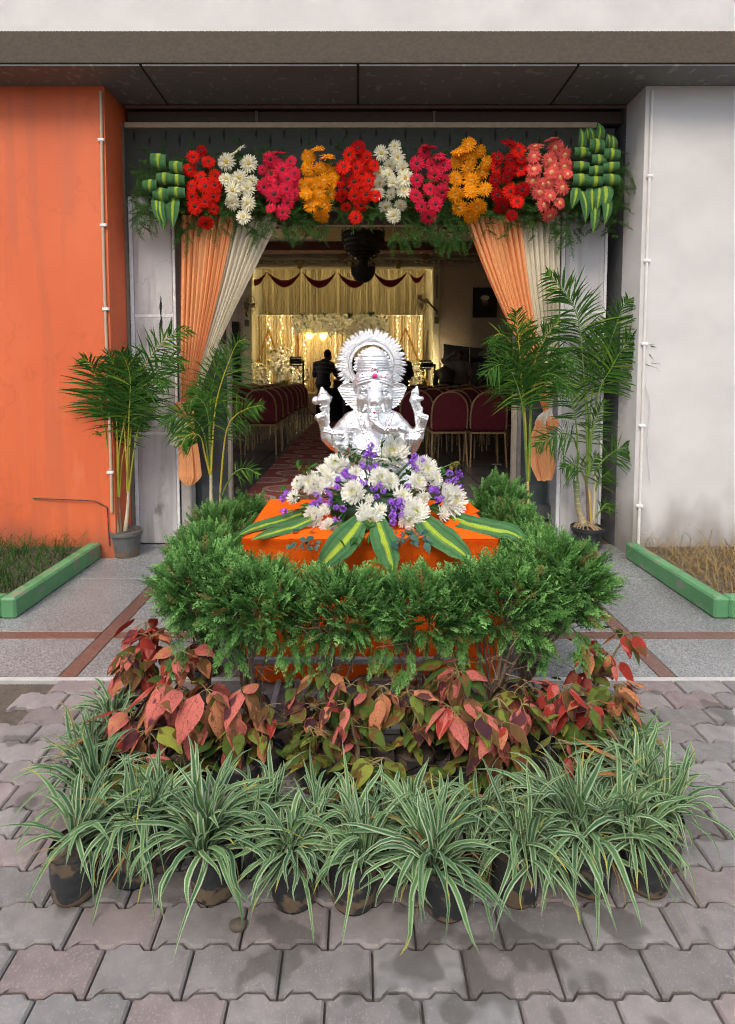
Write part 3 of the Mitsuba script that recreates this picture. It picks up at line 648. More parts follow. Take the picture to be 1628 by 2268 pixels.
for (xa, xb, dz) in [(-3.3, -2.62, .42), (-2.60, -1.63, .46), (-1.60, -.62, .48), (-.60, .40, .48), (.43, 1.42, .46), (1.45, 1.92, .34)]:
    s = np.linspace(0, 1, 25); q = np.linspace(0, 1, 9); sag = 4 * s * (1 - s)
    Z = SZ + .08 - (0.50 + 0.50 * q[:, None]) * dz * sag[None] - 0.02 * (1 - sag)[None]; Yy = YP + .42 - 0.05 * np.abs(np.sin(q * 13))[:, None] * np.ones(25)
    X = np.broadcast_to(xa + (xb - xa) * s, Z.shape)
    G = np.stack([X, Yy, np.where(q[:, None] < 0.02, SZ + .09 - 0.5 * dz * sag[None], Z)], -1)
    paint('swag', grid_sheet(G[1:]), (0.17, 0.014, 0.022), sw, True)
YB = 17.6
bd = thing('stage_backdrop', 'sheer cream curtain backdrop on a frame across the stage', 'backdrop')
bx0, bx1, bz = at(560, 700, YB)[0], at(937, 700, YB)[0], at(700, 700, YB)[2]
paint('sheer_cloth', pleats(bx0, bx1, ZH + .6, bz, YB, 46, 0.035, 600, 3), (0.52, 0.43, 0.27), bd, True)
paint('top_rail', cbox((bx0, YB - .03, bz), (bx1, YB + .03, bz + .03), .005), (0.55, 0.5, 0.38), bd)
def lattice_leg(parent, a, b, r=0.03):
    d, s, n = frame_of(np.array(b) - a); paint('leg', tube([a, b], r, 4), (0.36, 0.19, 0.045), parent)
for i, (ap, l1, l2, lab) in enumerate([((595, 730), (553, 850), (634, 850), 'left gold triangle frame in front of the backdrop'), ((898.6, 727), (850, 850), (947, 850), 'right gold triangle frame in front of the backdrop')]):
    k = thing('triangle_frame', lab, 'frame'); y = YB - .35
    A = at(*ap, y); z0 = ZH + .60
    for l in (l1, l2):
        B = at(*l, y); B = A + (B - A) * (A[2] - z0) / (A[2] - B[2]); lattice_leg(k, A, B)
    paint('cross_bar', tube([A + (B - A) * 0.0 + [-.03, 0, -.02], A + [.03, 0, -.02]], 0.03, 6), (0.36, 0.19, 0.045), k)
# flower arch
WARM = (1.0, 0.72, 0.30)
def emitter(c, s): return {'type': 'area', 'radiance': {'type': 'rgb', 'value': [float(x * s) for x in c]}}
fa = thing('flower_arch', 'wide bank of small white flowers on gold posts over the stage seat', 'flower arch')
ra = np.random.default_rng(11); ya = YB - .5
ax0, ax1 = at(650, 720, ya)[0], at(856, 720, ya)[0]; az0, az1 = at(700, 740, ya)[2], at(700, 702, ya)[2]
for x in (ax0 + .13, ax1 - .2): paint('post', cbox((x - .04, ya - .02, ZH + .6), (x + .04, ya + .06, az0 + .1), .008), (0.36, 0.17, 0.05), fa)
def blossoms(parent, n, fn, r0, green=3.0, col=(0.92, 0.90, 0.80)):
    fl, gl = MB(), MB()
    for i in range(n):
        p, nn = fn(); D, S, N = frame_of(nn, (0.3, 0.2, 1)); c = np.array(col) * ra.uniform(0.8, 1.1)
        for q in range(6):
            a = q * math.pi / 3 + ra.uniform(-.2, .2); o = math.cos(a) * S + math.sin(a) * N; t = math.cos(a + 1.57) * S + math.sin(a + 1.57) * N; r = r0 * ra.uniform(.8, 1.1)
            fl.add([p, p + o * r * .6 + t * r * .38 + D * r * .25, p + o * r + D * r * .45, p + o * r * .6 - t * r * .38 + D * r * .25], [[0, 1, 2], [0, 2, 3]], code(c, 4))
        vf = ball(p + D * r0 * .2, r0 * .28, 0); fl.add(*vf, code((0.5, 0.42, 0.1), 12))
    for i in range(int(n * green)):
        p, nn = fn(); o = np.array(nn) + ra.normal(size=3) * .8; V, F, uv = leaf_at(p - np.array(nn) * r0, math.atan2(o[1], o[0]), ra.uniform(-.5, 1.2), r0 * ra.uniform(1.5, 2.6), r0 * .4, 5, int(ra.integers(0, 99)), .5, ra.uniform(-1, 1), .2, 5, 3); gl.add(V, F, uv)
    put('blossoms', fl, 'paint', parent, False, kind='stuff'); put('leaves', gl, 'leaf', parent, True, kind='stuff')
def on_bank():
    x, z = ra.uniform(ax0, ax1), ra.uniform(az0, az1) + 0.06 * math.sin(9 * ra.uniform()); return np.array([x, ya - .12 - .1 * math.sin(math.pi * (z - az0) / (az1 - az0)) * ra.uniform(.5, 1), z]), np.array([ra.normal(0, .35), -1, ra.normal(0, .35)])
blossoms(fa, 420, on_bank, 0.060, 1.6)
for (u, v) in ((671, 700), (713, 698), (773, 698), (822, 696)):
    p = at(u, v + 8, ya)
    for q in range(7):
        V, F, uv = leaf_at(p, -math.pi / 2 + R.uniform(-.3, .3), 1.2, 0.22, 0.03, 5, q, .2, 0, .1, 6, 3); V[:, 0] += (V[:, 2] - p[2]) * (q - 3) * 0.22
        put('fan_leaf', (V, F), 'leaf', fa, True, uv=uv)
for i, (u, v, lab) in enumerate([(685, 744, 'left glowing globe lamp under the flower arch'), (716, 745, 'right glowing globe lamp under the flower arch')]):
    k = thing('globe_lamp', lab, 'lamp'); p = at(u, v, ya - .1); V, F = ball(p, 0.085, 3)
    put('globe', (V, F), 'paint', k, True, uv=code((0.9, 0.8, 0.5), len(V)), emitter=emitter(WARM, 6.0))
    paint('cord', tube([p + [0, 0, .085], p + [0, 0, .3]], .006, 5), (0.05, 0.04, 0.03), k); paint('ring', tube([p + 0.13 * np.array([math.cos(a), 0, math.sin(a)]) for a in np.linspace(0, 6.283, 25)], .008, 5), (0.45, 0.3, 0.06), k, True)
# strings of bulbs
where = ['at the left end of the backdrop', 'over the left triangle frame', 'left of the flower arch post', 'just left of the arch', 'beside the gold arch post', 'behind the standing man', 'left of the right triangle frame', 'over the right triangle frame', 'right of the right triangle frame']
for i, u in enumerate((568.6, 595.8, 623.6, 648.3, 674.6, 742.6, 880.7, 904.8, 931)):
    k = thing('string_lights', 'vertical string of warm bulbs ' + where[i], 'string lights'); P0 = at(u, 700, YB - .12); mb = MB(); z = P0[2]; P = []
    while z > ZH + .7:
        p = np.array([P0[0] + ra.normal(0, .012), P0[1] + ra.normal(0, .01), z]); P.append(p); vf = ball(p + [ra.choice((-1, 1)) * .02, 0, 0], 0.017, 0); mb.add(*vf, code((1, .8, .5), 12)); z -= ra.uniform(.10, .15)
    put('bulbs', mb, 'paint', k, False, kind='stuff', emitter=emitter(WARM, 2.6)); paint('wire', tube(P, .004, 4), (0.25, 0.2, 0.1), k)
# flower balls on stands, ferns
for (u, v, r, lab) in [(573, 833, .33, 'round white flower arrangement lowest at the left of the stage'), (622, 799, .38, 'round white flower arrangement on a draped pedestal'), (661, 827, .30, 'white flower arrangement beside the gold arch post'), (918.7, 826, .30, 'white flower arrangement by the right triangle frame')]:
    y = YB - .9; c = at(u, v, y); k = thing('flower_stand', lab, 'flower stand')
    def on_ball():
        d = ra.normal(size=3); d[1] = -abs(d[1]); d /= np.linalg.norm(d); return c + d * r * np.array([1, 1, 1.1]), d
    blossoms(k, 120, on_ball, 0.060, 0.7)
    a = np.linspace(0, 6.283, 49); prof = np.linspace(ZH + .6, c[2], 8)
    G = np.stack([np.stack([c[0] + (.13 + .03 * np.sin(12 * a)) * np.cos(a), y + (.13 + .03 * np.sin(12 * a)) * np.sin(a), np.full(49, z)], -1) for z in prof]); paint('pedestal', grid_sheet(G), (0.6, 0.56, 0.48), k, True)
k = thing('fern_plant', 'green fern at the foot of the draped pedestal on the stage', 'plant'); p = at(627, 846, YB - 1.2); p[2] = ZH + .62
polybag(k, p[0], p[1], .12, .12, p[2] - .02)
mb = MB()
for i in range(26):
    az = R.uniform(0, 6.28); P, S, D = arc(p + [0, 0, .1], az, R.uniform(.5, 1.4), R.uniform(-.8, .2), R.uniform(.3, .5), 10)
    for q in range(2, 10):
        for sg in (-1, 1): mb.add(*ribbon(np.array([P[q], P[q] + sg * S[q] * .05 + D[q] * .05, P[q] + sg * S[q] * .11 + D[q] * .07]), np.tile(D[q], (3, 1)), np.array([.01, .012, .002]), 0, 9, int(R.integers(0, 99)), 2))
put('fronds', mb, 'leaf', k, False, kind='stuff')
# stage lamps: two spot lamps on stands, tubes behind the header and posts
for (u, v, lab, ty) in [(660, 800, 'black spot lamp on a stand left of the standing man', -.6), (951, 808, 'black spot lamp on a stand at the right of the stage', .4)]:
    k = thing('spot_lamp', lab, 'lamp'); y = 15.2; p = at(u, v, y); sx = 1 if u < 800 else 1
    paint('stand', tube([(p[0] + .14, y, ZH), (p[0] + .14, y, p[2] + .02)], .025, 8), (0.015, 0.015, 0.015), k, True)
    paint('housing', cbox(p + [-.22, -.09, -.07], p + [.10, .16, .07], .02), (0.015, 0.015, 0.015), k); paint('barn_door', cbox(p + [-.24, .17, .075], p + [.08, .19, .13], .004), (0.02, 0.02, 0.02), k); paint('barn_door', cbox(p + [-.24, .17, -.13], p + [.08, .19, -.075], .004), (0.02, 0.02, 0.02), k)
    for q in range(3): a = q * 2.094; paint('foot', tube([(p[0] + .14, y, ZH + .3), (p[0] + .14 + .3 * math.cos(a), y + .3 * math.sin(a), ZH + .01)], .012, 6), (0.015, 0.015, 0.015), k, True)
    V, F = box(p + [-.18, .162, -.05], p + [.06, .166, .05]); put('lens', (V, F), 'paint', k, False, uv=code((1, .9, .7), 8), emitter=emitter((1.0, .80, .44), 24.0))
k = thing('tube_lamp', 'warm tube lamps hidden behind the stage header', 'lamp')
for x in (-2.2, -.4, 1.3):
    V, F = tube([(x - .55, YP + .36, SZ + .30), (x + .55, YP + .36, SZ + .30)], .02, 8); put('tube', (V, F), 'paint', k, False, uv=code((1, .9, .7), len(V)), emitter=emitter((1.0, .83, .42), 11.0))
for x in (SX0 - .065, SX1 + .065):
    V, F = tube([(x, YP + .62, 1.2), (x, YP + .62, 3.9)], .010, 8); put('tube', (V, F), 'paint', k, False, uv=code((1, .9, .7), len(V)), emitter=emitter((1.0, .88, .45), 2.5))
# wall fans
for (u, v, s, lab) in [(550, 674, -1, 'left wall fan on the stage post'), (938, 668, 1, 'right wall fan on the stage post')]:
    k = thing('wall_fan', lab, 'fan'); c = at(u, v, YP - .45); n = np.array([-s * .75, -.55, -.25]); M3 = facing(n); rr_ = .24
    ring = lambda r, z: [M3 @ [r * math.cos(a), r * math.sin(a), z] + c for a in np.linspace(0, 6.2832, 33)]
    mb = MB()
    for r, z in ((rr_, 0), (rr_ * .98, .07), (rr_ * .7, .085), (rr_ * .4, .09)): vf = tube(ring(r, z), .005, 5, False); mb.add(*vf, code((0.35, .30, .2), len(vf[0])))
    for i in range(20): a = i * .314; vf = tube([M3 @ [rr_ * math.cos(a), rr_ * math.sin(a), 0] + c, M3 @ [.05 * math.cos(a), .05 * math.sin(a), .09] + c], .003, 4); mb.add(*vf, code((0.35, .30, .2), len(vf[0])))
    put('cage', mb, 'paint', k, True, kind='stuff')
    for i in range(3):
        a = i * 2.094; V = np.array([M3 @ [r * math.cos(a + q), r * math.sin(a + q), .03 + q * .05] + c for r, q in ((.04, -.3), (.04, .3), (.2, .45), (.22, 0), (.2, -.45))]); paint('blade', (V, np.array([[0, 1, 2], [0, 2, 3], [0, 3, 4]])), (0.30, .24, .15), k)
    paint('motor', tube([c, M3 @ [0, 0, -.14] + c], .06, 10), (0.2, .17, .12), k, True); e = M3 @ [0, 0, -.14] + c; w = np.array([(SX0 - .13) if s < 0 else (SX1 + .1), YP - .045, e[2] - .32])
    paint('bracket', tube([e, w + [0, -.12, 0.05], w], .025, 8), (0.05, .045, .04), k, True); paint('switch_box', cbox(w + [-.06, -.05, -.28], w + [.06, -.002, -.10], .01), (0.12, .11, .09), k)
k = thing('loudspeaker', 'tall black column loudspeaker beside the left stage post', 'loudspeaker'); p0 = at(513, 712, 15.3); p1 = at(525, 712, 15.3)
paint('cabinet', cbox((p0[0], 15.3, ZH), (p1[0] + .06, 15.55, p0[2]), .015), (0.010, .010, .011), k)
for i in range(5): paint('driver', tr(lathe([(0.001, 0), (.045, .0), (.06, .012), (.06, .016)], 16), (0, 0, 0), rotm((1, 0, 0), 90)) if False else (lathe([(0.001, 0), (.04, .0), (.055, .012)], 16)[0] @ rotm((1, 0, 0), 90).T + [p0[0] + .1, 15.288, 1.2 + i * .33], lathe([(0.001, 0), (.04, .0), (.055, .012)], 16)[1]), (0.03, .03, .032), k)
# portrait of a man in a white turban
k = thing('portrait', 'framed dark portrait of a bearded man in a white turban on the wall', 'picture'); a, b = at(1047, 703, YP - .03), at(1101, 637, YP - .03)
paint('canvas', box((a[0] + .05, YP - .022, a[2] + .05), (b[0] - .05, YP - .012, b[2] - .05)), (0.035, .032, .03), k)
for lo, hi in (((a[0], a[2]), (b[0], a[2] + .05)), ((a[0], b[2] - .05), (b[0], b[2])), ((a[0], a[2] + .051), (a[0] + .05, b[2] - .051)), ((b[0] - .05, a[2] + .051), (b[0], b[2] - .051))):
    paint('frame', cbox((lo[0], YP - .05, lo[1]), (hi[0], YP - .002, hi[1]), .01), (0.03, .022, .016), k)
paint('mount', box((a[0] + .052, YP - .018, a[2] + .052), (b[0] - .052, YP - .0221 + .004, b[2] - .052)), (0.20, .18, .15), k)
cx_, cz_ = (a[0] + b[0]) / 2, (a[2] + b[2]) / 2
def flat(name, pts_, col, dy): paint(name, (np.array([(cx_ + x, YP - dy, cz_ + z) for x, z in pts_]), np.array([[0, i, i + 1] for i in range(1, len(pts_) - 1)])), col, k)
el = lambda x, z, rx, rz, n=20: [(x + rx * math.cos(t), z + rz * math.sin(t)) for t in np.linspace(0, 6.283, n, endpoint=False)]
flat('painted_coat', [(-.22, -.32), (.22, -.32), (.20, -.20), (.09, -.10), (-.09, -.10), (-.20, -.20)], (0.02, .02, .022), .0245); flat('painted_beard', el(0, -.06, .082, .10), (0.025, .02, .018), .0255)
flat('painted_face', el(0, 0.02, .082, .105), (0.34, .22, .16), .0265); flat('painted_turban', el(0, .13, .125, .075), (0.78, .75, .70), .0275); flat('painted_moustache', [(-.06, -.035), (0, -.02), (.06, -.035), (0, -.05)], (0.03, .02, .02), .0275)
for s in (-1, 1): flat('painted_eye', el(s * .034, .035, .014, .007), (0.02, .015, .012), .0275)
# dark leaning screen of panels right of the stage
k = thing('folding_screen', 'low dark panelled screen with a slanting top right of the stage', 'screen')
for i in range(4):
    x0 = 2.35 + i * .72; z = lambda x: ZH + 1.97 - (x - 2.3) * .115
    V = np.array([[x, y, zz__] for x in (x0, x0 + .70) for y in (15.55, 15.60) for zz__ in (ZH, z(x))]); paint('panel', (V, box((0, 0, 0), (1, 1, 1))[1]), ((0.032, .034, .045), (0.075, .08, .088))[i % 2], k)

# people in the hall
def person(label, x, y, pose, shirt, pants, skin=(0.10, .055, .035), stripes=None, z0=ZH, hair=(0.008, .007, .007)):
    """pose: joints in metres from the feet's middle; the figure is one field, its clothes a second skin of it"""
    J = {k_: np.array(v, float) for k_, v in pose.items()}; A = np.array(list(J.values())); s = Sculpt(A.min(0) - .22, A.max(0) + .25, .013)
    s.chain([J['hip'] + [0, 0, -.02], J['waist'], J['chest'], J['neck']], [.145, .13, .155, .062], .05)
    s.ell(J['hip'], (.165, .12, .13), .04); s.ell((J['chest'] + J['neck']) / 2 + [0, 0, -.03], (.17, .11, .13), .05)
    for q in 'lr':
        s.chain([J['hip'] + (J['knee_' + q] - J['hip']) * .12, J['knee_' + q], J['ankle_' + q]], [.095, .062, .042], .03); s.cap(J['ankle_' + q] + [0, 0, -.04], J['toe_' + q], .042, .032, .02)
        s.cap(J['neck'] + [0, 0, -.06], J['sho_' + q], .07, .068, .04); s.chain([J['sho_' + q], J['elb_' + q], J['wri_' + q]], [.062, .046, .033], .025)
        d = J['wri_' + q] - J['elb_' + q]; d = d / np.linalg.norm(d); sd = np.cross(d, [0.2, 1, .3]); sd /= np.linalg.norm(sd); h0 = J['wri_' + q] + d * .08
        s.cap(J['wri_' + q], h0, .034, .036, .012)
        for f in range(4): b = h0 + sd * (.021 * (f - 1.5)); s.chain([b, b + d * .035 + [0, 0, -.006], b + d * .06 + [0, 0, -.02]], [.0115, .0105, .009], .004)
        s.chain([J['wri_' + q] + d * .03 + sd * .03, J['wri_' + q] + d * .07 + sd * .055], [.013, .011], .006)
    hd = J['head']; s.cap(J['neck'], hd + [0, 0, -.07], .057, .058, .02); s.ell(hd, (.078, .095, .115), .02); fc = J['face'] / np.linalg.norm(J['face'])
    s.ell(hd + fc * .045 + [0, 0, -.055], (.055, .06, .055), .02); s.cap(hd + fc * .088 + [0, 0, .01], hd + fc * .115 + [0, 0, -.025], .012, .016, .01)
    sd = np.cross(fc, [0, 0, 1])
    for q in (-1, 1): s.ell(hd + q * sd * .082 + [0, 0, -.01], (.018, .018, .032), .008)
    k = thing('person', label, 'person'); V, F = s.mesh(); off = np.array([x, y, z0]); paint('body', (V + off, F), skin, k, True)
    g = s.sub(s.lo, s.lo + s.h * (s.n - 1))[1]; g = g[:s.n[0], :s.n[1], :s.n[2]]
    def skinof(name, mask, o, col):
        f = np.maximum(s.v - o, mask); Vc, Fc = nets(f, s.lo, s.h)
        return paint(name, (Vc + off, Fc), col, k, True)
    cut_ = J['hip'][2] - .02; zn = J['neck'][2]
    hand = np.minimum(np.linalg.norm(g - J['wri_l'], axis=-1), np.linalg.norm(g - J['wri_r'], axis=-1)); tip = np.minimum(np.linalg.norm(g - (J['wri_l'] + (J['wri_l'] - J['elb_l']) * .4), axis=-1), np.linalg.norm(g - (J['wri_r'] + (J['wri_r'] - J['elb_r']) * .4), axis=-1))
    up = (J['neck'] - J['hip']) / np.linalg.norm(J['neck'] - J['hip']); along = (g - J['neck']) @ up.astype(np.float32); ah = (g - J['hip']) @ up.astype(np.float32)
    arm = np.minimum(cone(g, J['sho_l'], J['wri_l'], .0, .0), cone(g, J['sho_r'], J['wri_r'], .0, .0)); arm = np.minimum(arm, np.minimum(cone(g, J['sho_l'], J['elb_l'], 0, 0), cone(g, J['elb_l'], J['wri_l'], 0, 0))); arm = np.minimum(arm, np.minimum(cone(g, J['sho_r'], J['elb_r'], 0, 0), cone(g, J['elb_r'], J['wri_r'], 0, 0)))
    headd = np.linalg.norm(g - (hd + [0, 0, -.0]), axis=-1) - .16
    skinof('shirt', np.maximum(np.maximum(np.minimum(-ah - .03, arm - .09), -headd), .115 - tip), .014, shirt)
    legz = np.maximum(g[..., 2] - cut_ - .06, -g[..., 2] + .05); skinof('trousers', np.maximum(np.maximum(legz, ah - .05), .12 - hand), .012, pants)
    skinof('shoes', g[..., 2] - .06, .008, (0.012, .011, .010))
    hc = hd - fc * .018 + [0, 0, .022]; hs = ell(g, hc, (.088, .104, .112)); hs = np.maximum(hs, (g - (hd + fc * .04)) @ fc.astype(np.float32) - 0.04 + 0.4 * (g[..., 2] - hd[2] - .12)); Vc, Fc = nets(hs, s.lo, s.h); paint('hair', (Vc + off, Fc), hair, k, True)
    if stripes:
        for zz__ in (-.06, -.17, -.28): skinof('stripe', np.maximum(np.maximum(np.abs(along - zz__) - .016, np.minimum(-ah, 1e3 + 0 * ah)), .11 - tip), .017, stripes)
    return k
stand = dict(hip=(0, 0, .92), waist=(.0, .0, 1.05), chest=(.02, .03, 1.25), neck=(.05, .06, 1.45), head=(.11, .10, 1.585), face=(.7, .7, -.25), knee_l=(-.10, .02, .48), knee_r=(.10, .02, .49), ankle_l=(-.11, -.01, .07), ankle_r=(.12, -.01, .07), toe_l=(-.09, .13, .035), toe_r=(.17, .12, .035), sho_l=(-.16, .06, 1.355), sho_r=(.18, .02, 1.35), elb_l=(-.20, .12, 1.12), elb_r=(.30, .12, 1.14), wri_l=(.02, .32, 1.10), wri_r=(.28, .36, 1.12))
p = gr(716, 936, ZH)
person('standing man in a dark striped sweater bending his head over a brown case', p[0], p[1], stand, (0.035, .033, .036), (0.012, .012, .015), stripes=(0.11, .105, .11))
k = thing('equipment_case', 'brown case on a covered table in front of the standing man', 'case'); q = at(757, 850, p[1] + .45)
paint('lid', cbox((q[0] - .16, p[1] + .30, 1.30), (q[0] + .34, p[1] + .75, 1.62), .06), (0.13, .075, .045), k); paint('base', cbox((q[0] - .20, p[1] + .27, 1.10), (q[0] + .36, p[1] + .78, 1.296), .02), (0.11, .065, .04), k)
k = thing('covered_table', 'table under a black cloth carrying the brown case', 'table'); paint('cloth', pleats(q[0] - .45, q[0] + .9, ZH, 1.08, p[1] + .2, 9, .02, 120), (0.012, .012, .014), k, True); paint('top', cbox((q[0] - .45, p[1] + .2, 1.075), (q[0] + .9, p[1] + .85, 1.097), .004), (0.014, .014, .016), k)
st2 = dict(stand); st2.update(head=(0, .03, 1.60), neck=(0, .0, 1.46), chest=(0, 0, 1.26), face=(0, 1, -.1), sho_l=(-.17, 0, 1.365), sho_r=(.17, 0, 1.365), elb_l=(-.24, .02, 1.14), elb_r=(.24, .02, 1.14), wri_l=(-.16, .2, 1.0), wri_r=(.16, .2, 1.0))
q = at(776, 800, 12.2); person('man in dark clothes standing behind the silver halo', q[0], 12.2, st2, (0.012, .012, .014), (0.012, .012, .014))
q = at(889, 830, 13.6); person('man in dark clothes standing at the right of the halo before the stage', q[0], 13.6, st2, (0.014, .015, .018), (0.012, .012, .014))
ph = dict(st2); ph.update(face=(-.3, -1, -.1), elb_l=(-.42, .05, 1.48), wri_l=(-.16, -.03, 1.66), elb_r=(.25, -.08, 1.12), wri_r=(.16, -.28, 1.05))
q = at(1020, 800, 14.3); person('photographer in a pale shirt raising one arm behind the chairs', q[0], 14.3, ph, (0.22, .20, .18), (0.02, .02, .025))
be = dict(stand); be.update(waist=(.0, .06, 1.04), chest=(.0, .28, 1.16), neck=(.0, .46, 1.20), head=(0, .60, 1.16), face=(0, .6, -.8), sho_l=(-.18, .43, 1.17), sho_r=(.18, .43, 1.17), elb_l=(-.22, .50, .92), elb_r=(.22, .50, .92), wri_l=(-.1, .6, .75), wri_r=(.1, .6, .75))
q = at(990, 830, 13.9); person('person in a dark jacket bending over left of the photographer', q[0], 13.9, be, (0.05, .05, .055), (0.015, .015, .018))
k = thing('video_camera', 'black video camera on a tripod right of the photographer', 'camera'); q = at(1067, 797, 14.2)
paint('body', cbox(q + [-.13, -.08, -.07], q + [.13, .1, .09], .03), (0.02, .02, .022), k); paint('lens', tube([q + [-.13, -.02, 0], q + [-.27, -.05, .0]], .06, 14), (0.012, .012, .013), k, True)
for i in range(3): a = i * 2.094 + .5; paint('leg', tube([q + [0, 0, -.1], (q[0] + .35 * math.cos(a), q[1] + .35 * math.sin(a), ZH)], .018, 6), (0.02, .02, .02), k, True)
k = thing('softbox', 'grey hexagonal softbox light turned off behind the video camera', 'lamp'); q = at(1086, 800, 14.7)
hx = [(q[0] + .36 * math.sin(t), q[1] - .03 * 0, q[2] + .40 * math.cos(t)) for t in np.linspace(0, 6.2832, 7)[:-1]]; V = np.array(hx + [(q[0], q[1] - .05, q[2])]); paint('front_cloth', (V, np.array([[6, i, (i + 1) % 6] for i in range(6)])), (0.30, .28, .25), k)
V = np.array(hx + [(q[0], q[1] + .35, q[2])]) + [0, .003, 0]; paint('rear_hood', (V, np.array([[6, i, (i + 1) % 6] for i in range(6)])), (0.02, .02, .02), k); paint('stand', tube([(q[0], q[1] + .3, ZH), (q[0], q[1] + .3, q[2])], .018, 6), (0.02, .02, .02), k, True)
k = thing('paper_slip', 'small white paper slip lying on the hall floor near the chairs', 'paper'); q = gr(1752, 1, ZH) if False else gr((1380 + 1258 / 3.39) / 1.59, (1150 + 1652 / 3.39) / 1.59, ZH)
paint('sheet', box((q[0] - .06, q[1], ZH + .002), (q[0] + .06, q[1] + .05, ZH + .006)), (0.4, .4, .4), k)
# ================================================================ drapes and the flower garland over the doorway
ORA, CRE = (0.88, 0.45, 0.21), (0.78, 0.73, 0.60)
def drape(L, Rr, n_u, n_v, folds, amp, seed):
    """pleated sheet between two edge curves given as [(u, v, Y)...]"""
    A = spline([at(u, v, y) for u, v, y in L], n_v); B = spline([at(u, v, y) for u, v, y in Rr], n_v)
    s = np.linspace(0, 1, n_u); r = np.random.default_rng(seed)
    w = s + 0.045 * np.sin(s * 13 + seed) * np.sin(np.pi * s) + 0.022 * np.sin(s * 37 + 2 * seed) * np.sin(np.pi * s)
    ph = 2 * np.pi * folds * w
    G = A[:, None] * (1 - w[None, :, None]) + B[:, None] * w[None, :, None]
    wid = np.linalg.norm(B - A, axis=1)[:, None]
    am = amp * np.clip(wid / wid.max(), 0.35, 1) * (0.35 + 1.3 * meshkit.noise(np.c_[s * 11, s * 0 + seed, s * 0]))[None]
    sh = np.sin(ph)[None]; sh = np.sign(sh) * np.abs(sh) ** 0.7
    G[..., 1] += am * sh + 0.006 * np.sin(3.1 * ph)[None]
    G[..., 0] += 0.4 * am * np.cos(ph)[None] * 0.5
    return grid_sheet(G)
def cloth(name, VF, col, parent): return paint(name, VF, col, parent, smooth=True, bsdf='cloth')
YC = 4.52
lc = thing('entrance_drape', 'left peach and cream drape gathered to a knot beside the left pilaster', 'curtain')
cloth('peach_panel', drape([(400, 478, YC), (399, 700, YC), (399, 850, YC - .01), (400, 915, YC)], [(520, 478, YC), (486, 640, YC), (446, 800, YC), (418, 915, YC)], 120, 40, 9, 0.020, 1), ORA, lc)
cloth('cream_panel', drape([(512, 478, YC + .03), (480, 640, YC + .03), (440, 800, YC + .02), (412, 915, YC)], [(622, 478, YC + .03), (562, 600, YC + .03), (492, 745, YC + .02), (428, 905, YC)], 120, 40, 8, 0.020, 2), CRE, lc)
rc = thing('entrance_drape', 'right peach and cream drape gathered to a round knot behind the palm', 'curtain')
cloth('peach_panel', drape([(1026, 478, YC), (1082, 620, YC), (1150, 770, YC), (1206, 915, YC)], [(1152, 478, YC), (1172, 640, YC), (1196, 790, YC), (1216, 915, YC)], 120, 40, 9, 0.020, 3), ORA, rc)
cloth('cream_panel', drape([(1146, 478, YC + .03), (1168, 640, YC + .03), (1194, 790, YC + .03), (1212, 915, YC)], [(1240, 478, YC + .03), (1238, 640, YC + .03), (1234, 790, YC + .02), (1222, 915, YC)], 100, 40, 7, 0.020, 4), CRE, rc)
def hank(parent, name, pts, rad, col, flat=0.55, folds=6, seed=0, n=40):
    """bunched cloth round a centreline"""
    P = spline(pts, n); r = np.interp(np.linspace(0, 1, n), np.linspace(0, 1, len(rad)), rad); a = np.linspace(0, 2 * np.pi, 200)
    q = 1 + 0.34 * np.sign(np.sin(folds * a + seed)) * np.abs(np.sin(folds * a + seed)) ** 0.7 * (.5 + .5 * np.sin(2 * a + seed) ** 2) + 0.07 * np.sin(23 * a + seed)
    G = np.stack([P[:, None, 0] + r[:, None] * np.cos(a) * q, P[:, None, 1] + flat * r[:, None] * np.sin(a) * q, P[:, None, 2] + 0.10 * r[:, None] * np.sin(5 * a + seed)], -1)
    return cloth(name, grid_sheet(G), col, parent)
def pts(lst, y=YC): return [at(u, v, y) for u, v in lst]
hank(lc, 'knot', pts([(404, 890), (408, 903), (411, 914), (412, 926)]), [0.045, 0.060, 0.055, 0.030], ORA, seed=1)
hank(lc, 'cream_tail', pts([(410, 922), (405, 945), (402, 965), (398, 985)]), [0.030, 0.065, 0.075, 0.060], CRE, 0.4, seed=2)
hank(lc, 'peach_tail', pts([(418, 918), (416, 960), (419, 1010), (421, 1055), (420, 1074)]), [0.03, 0.055, 0.072, 0.080, 0.030], ORA, 0.45, 6, seed=3)
hank(rc, 'knot', pts([(1214, 922), (1216, 932), (1217, 944), (1215, 953)]), [0.030, 0.062, 0.064, 0.030], ORA, 0.7, 5, seed=4)
hank(rc, 'knot_wrap', pts([(1216, 905), (1208, 922), (1203, 938), (1205, 952)]), [0.015, 0.05, 0.055, 0.02], CRE, 0.6, seed=5)
hank(rc, 'cream_tail', pts([(1205, 948), (1210, 985), (1216, 1030)]), [0.03, 0.055, 0.030], CRE, 0.5, seed=6)
hank(rc, 'peach_tail', pts([(1200, 930), (1196, 975), (1204, 1030), (1207, 1064)], YC - .02), [0.03, 0.066, 0.078, 0.045], ORA, 0.45, 6, seed=7)

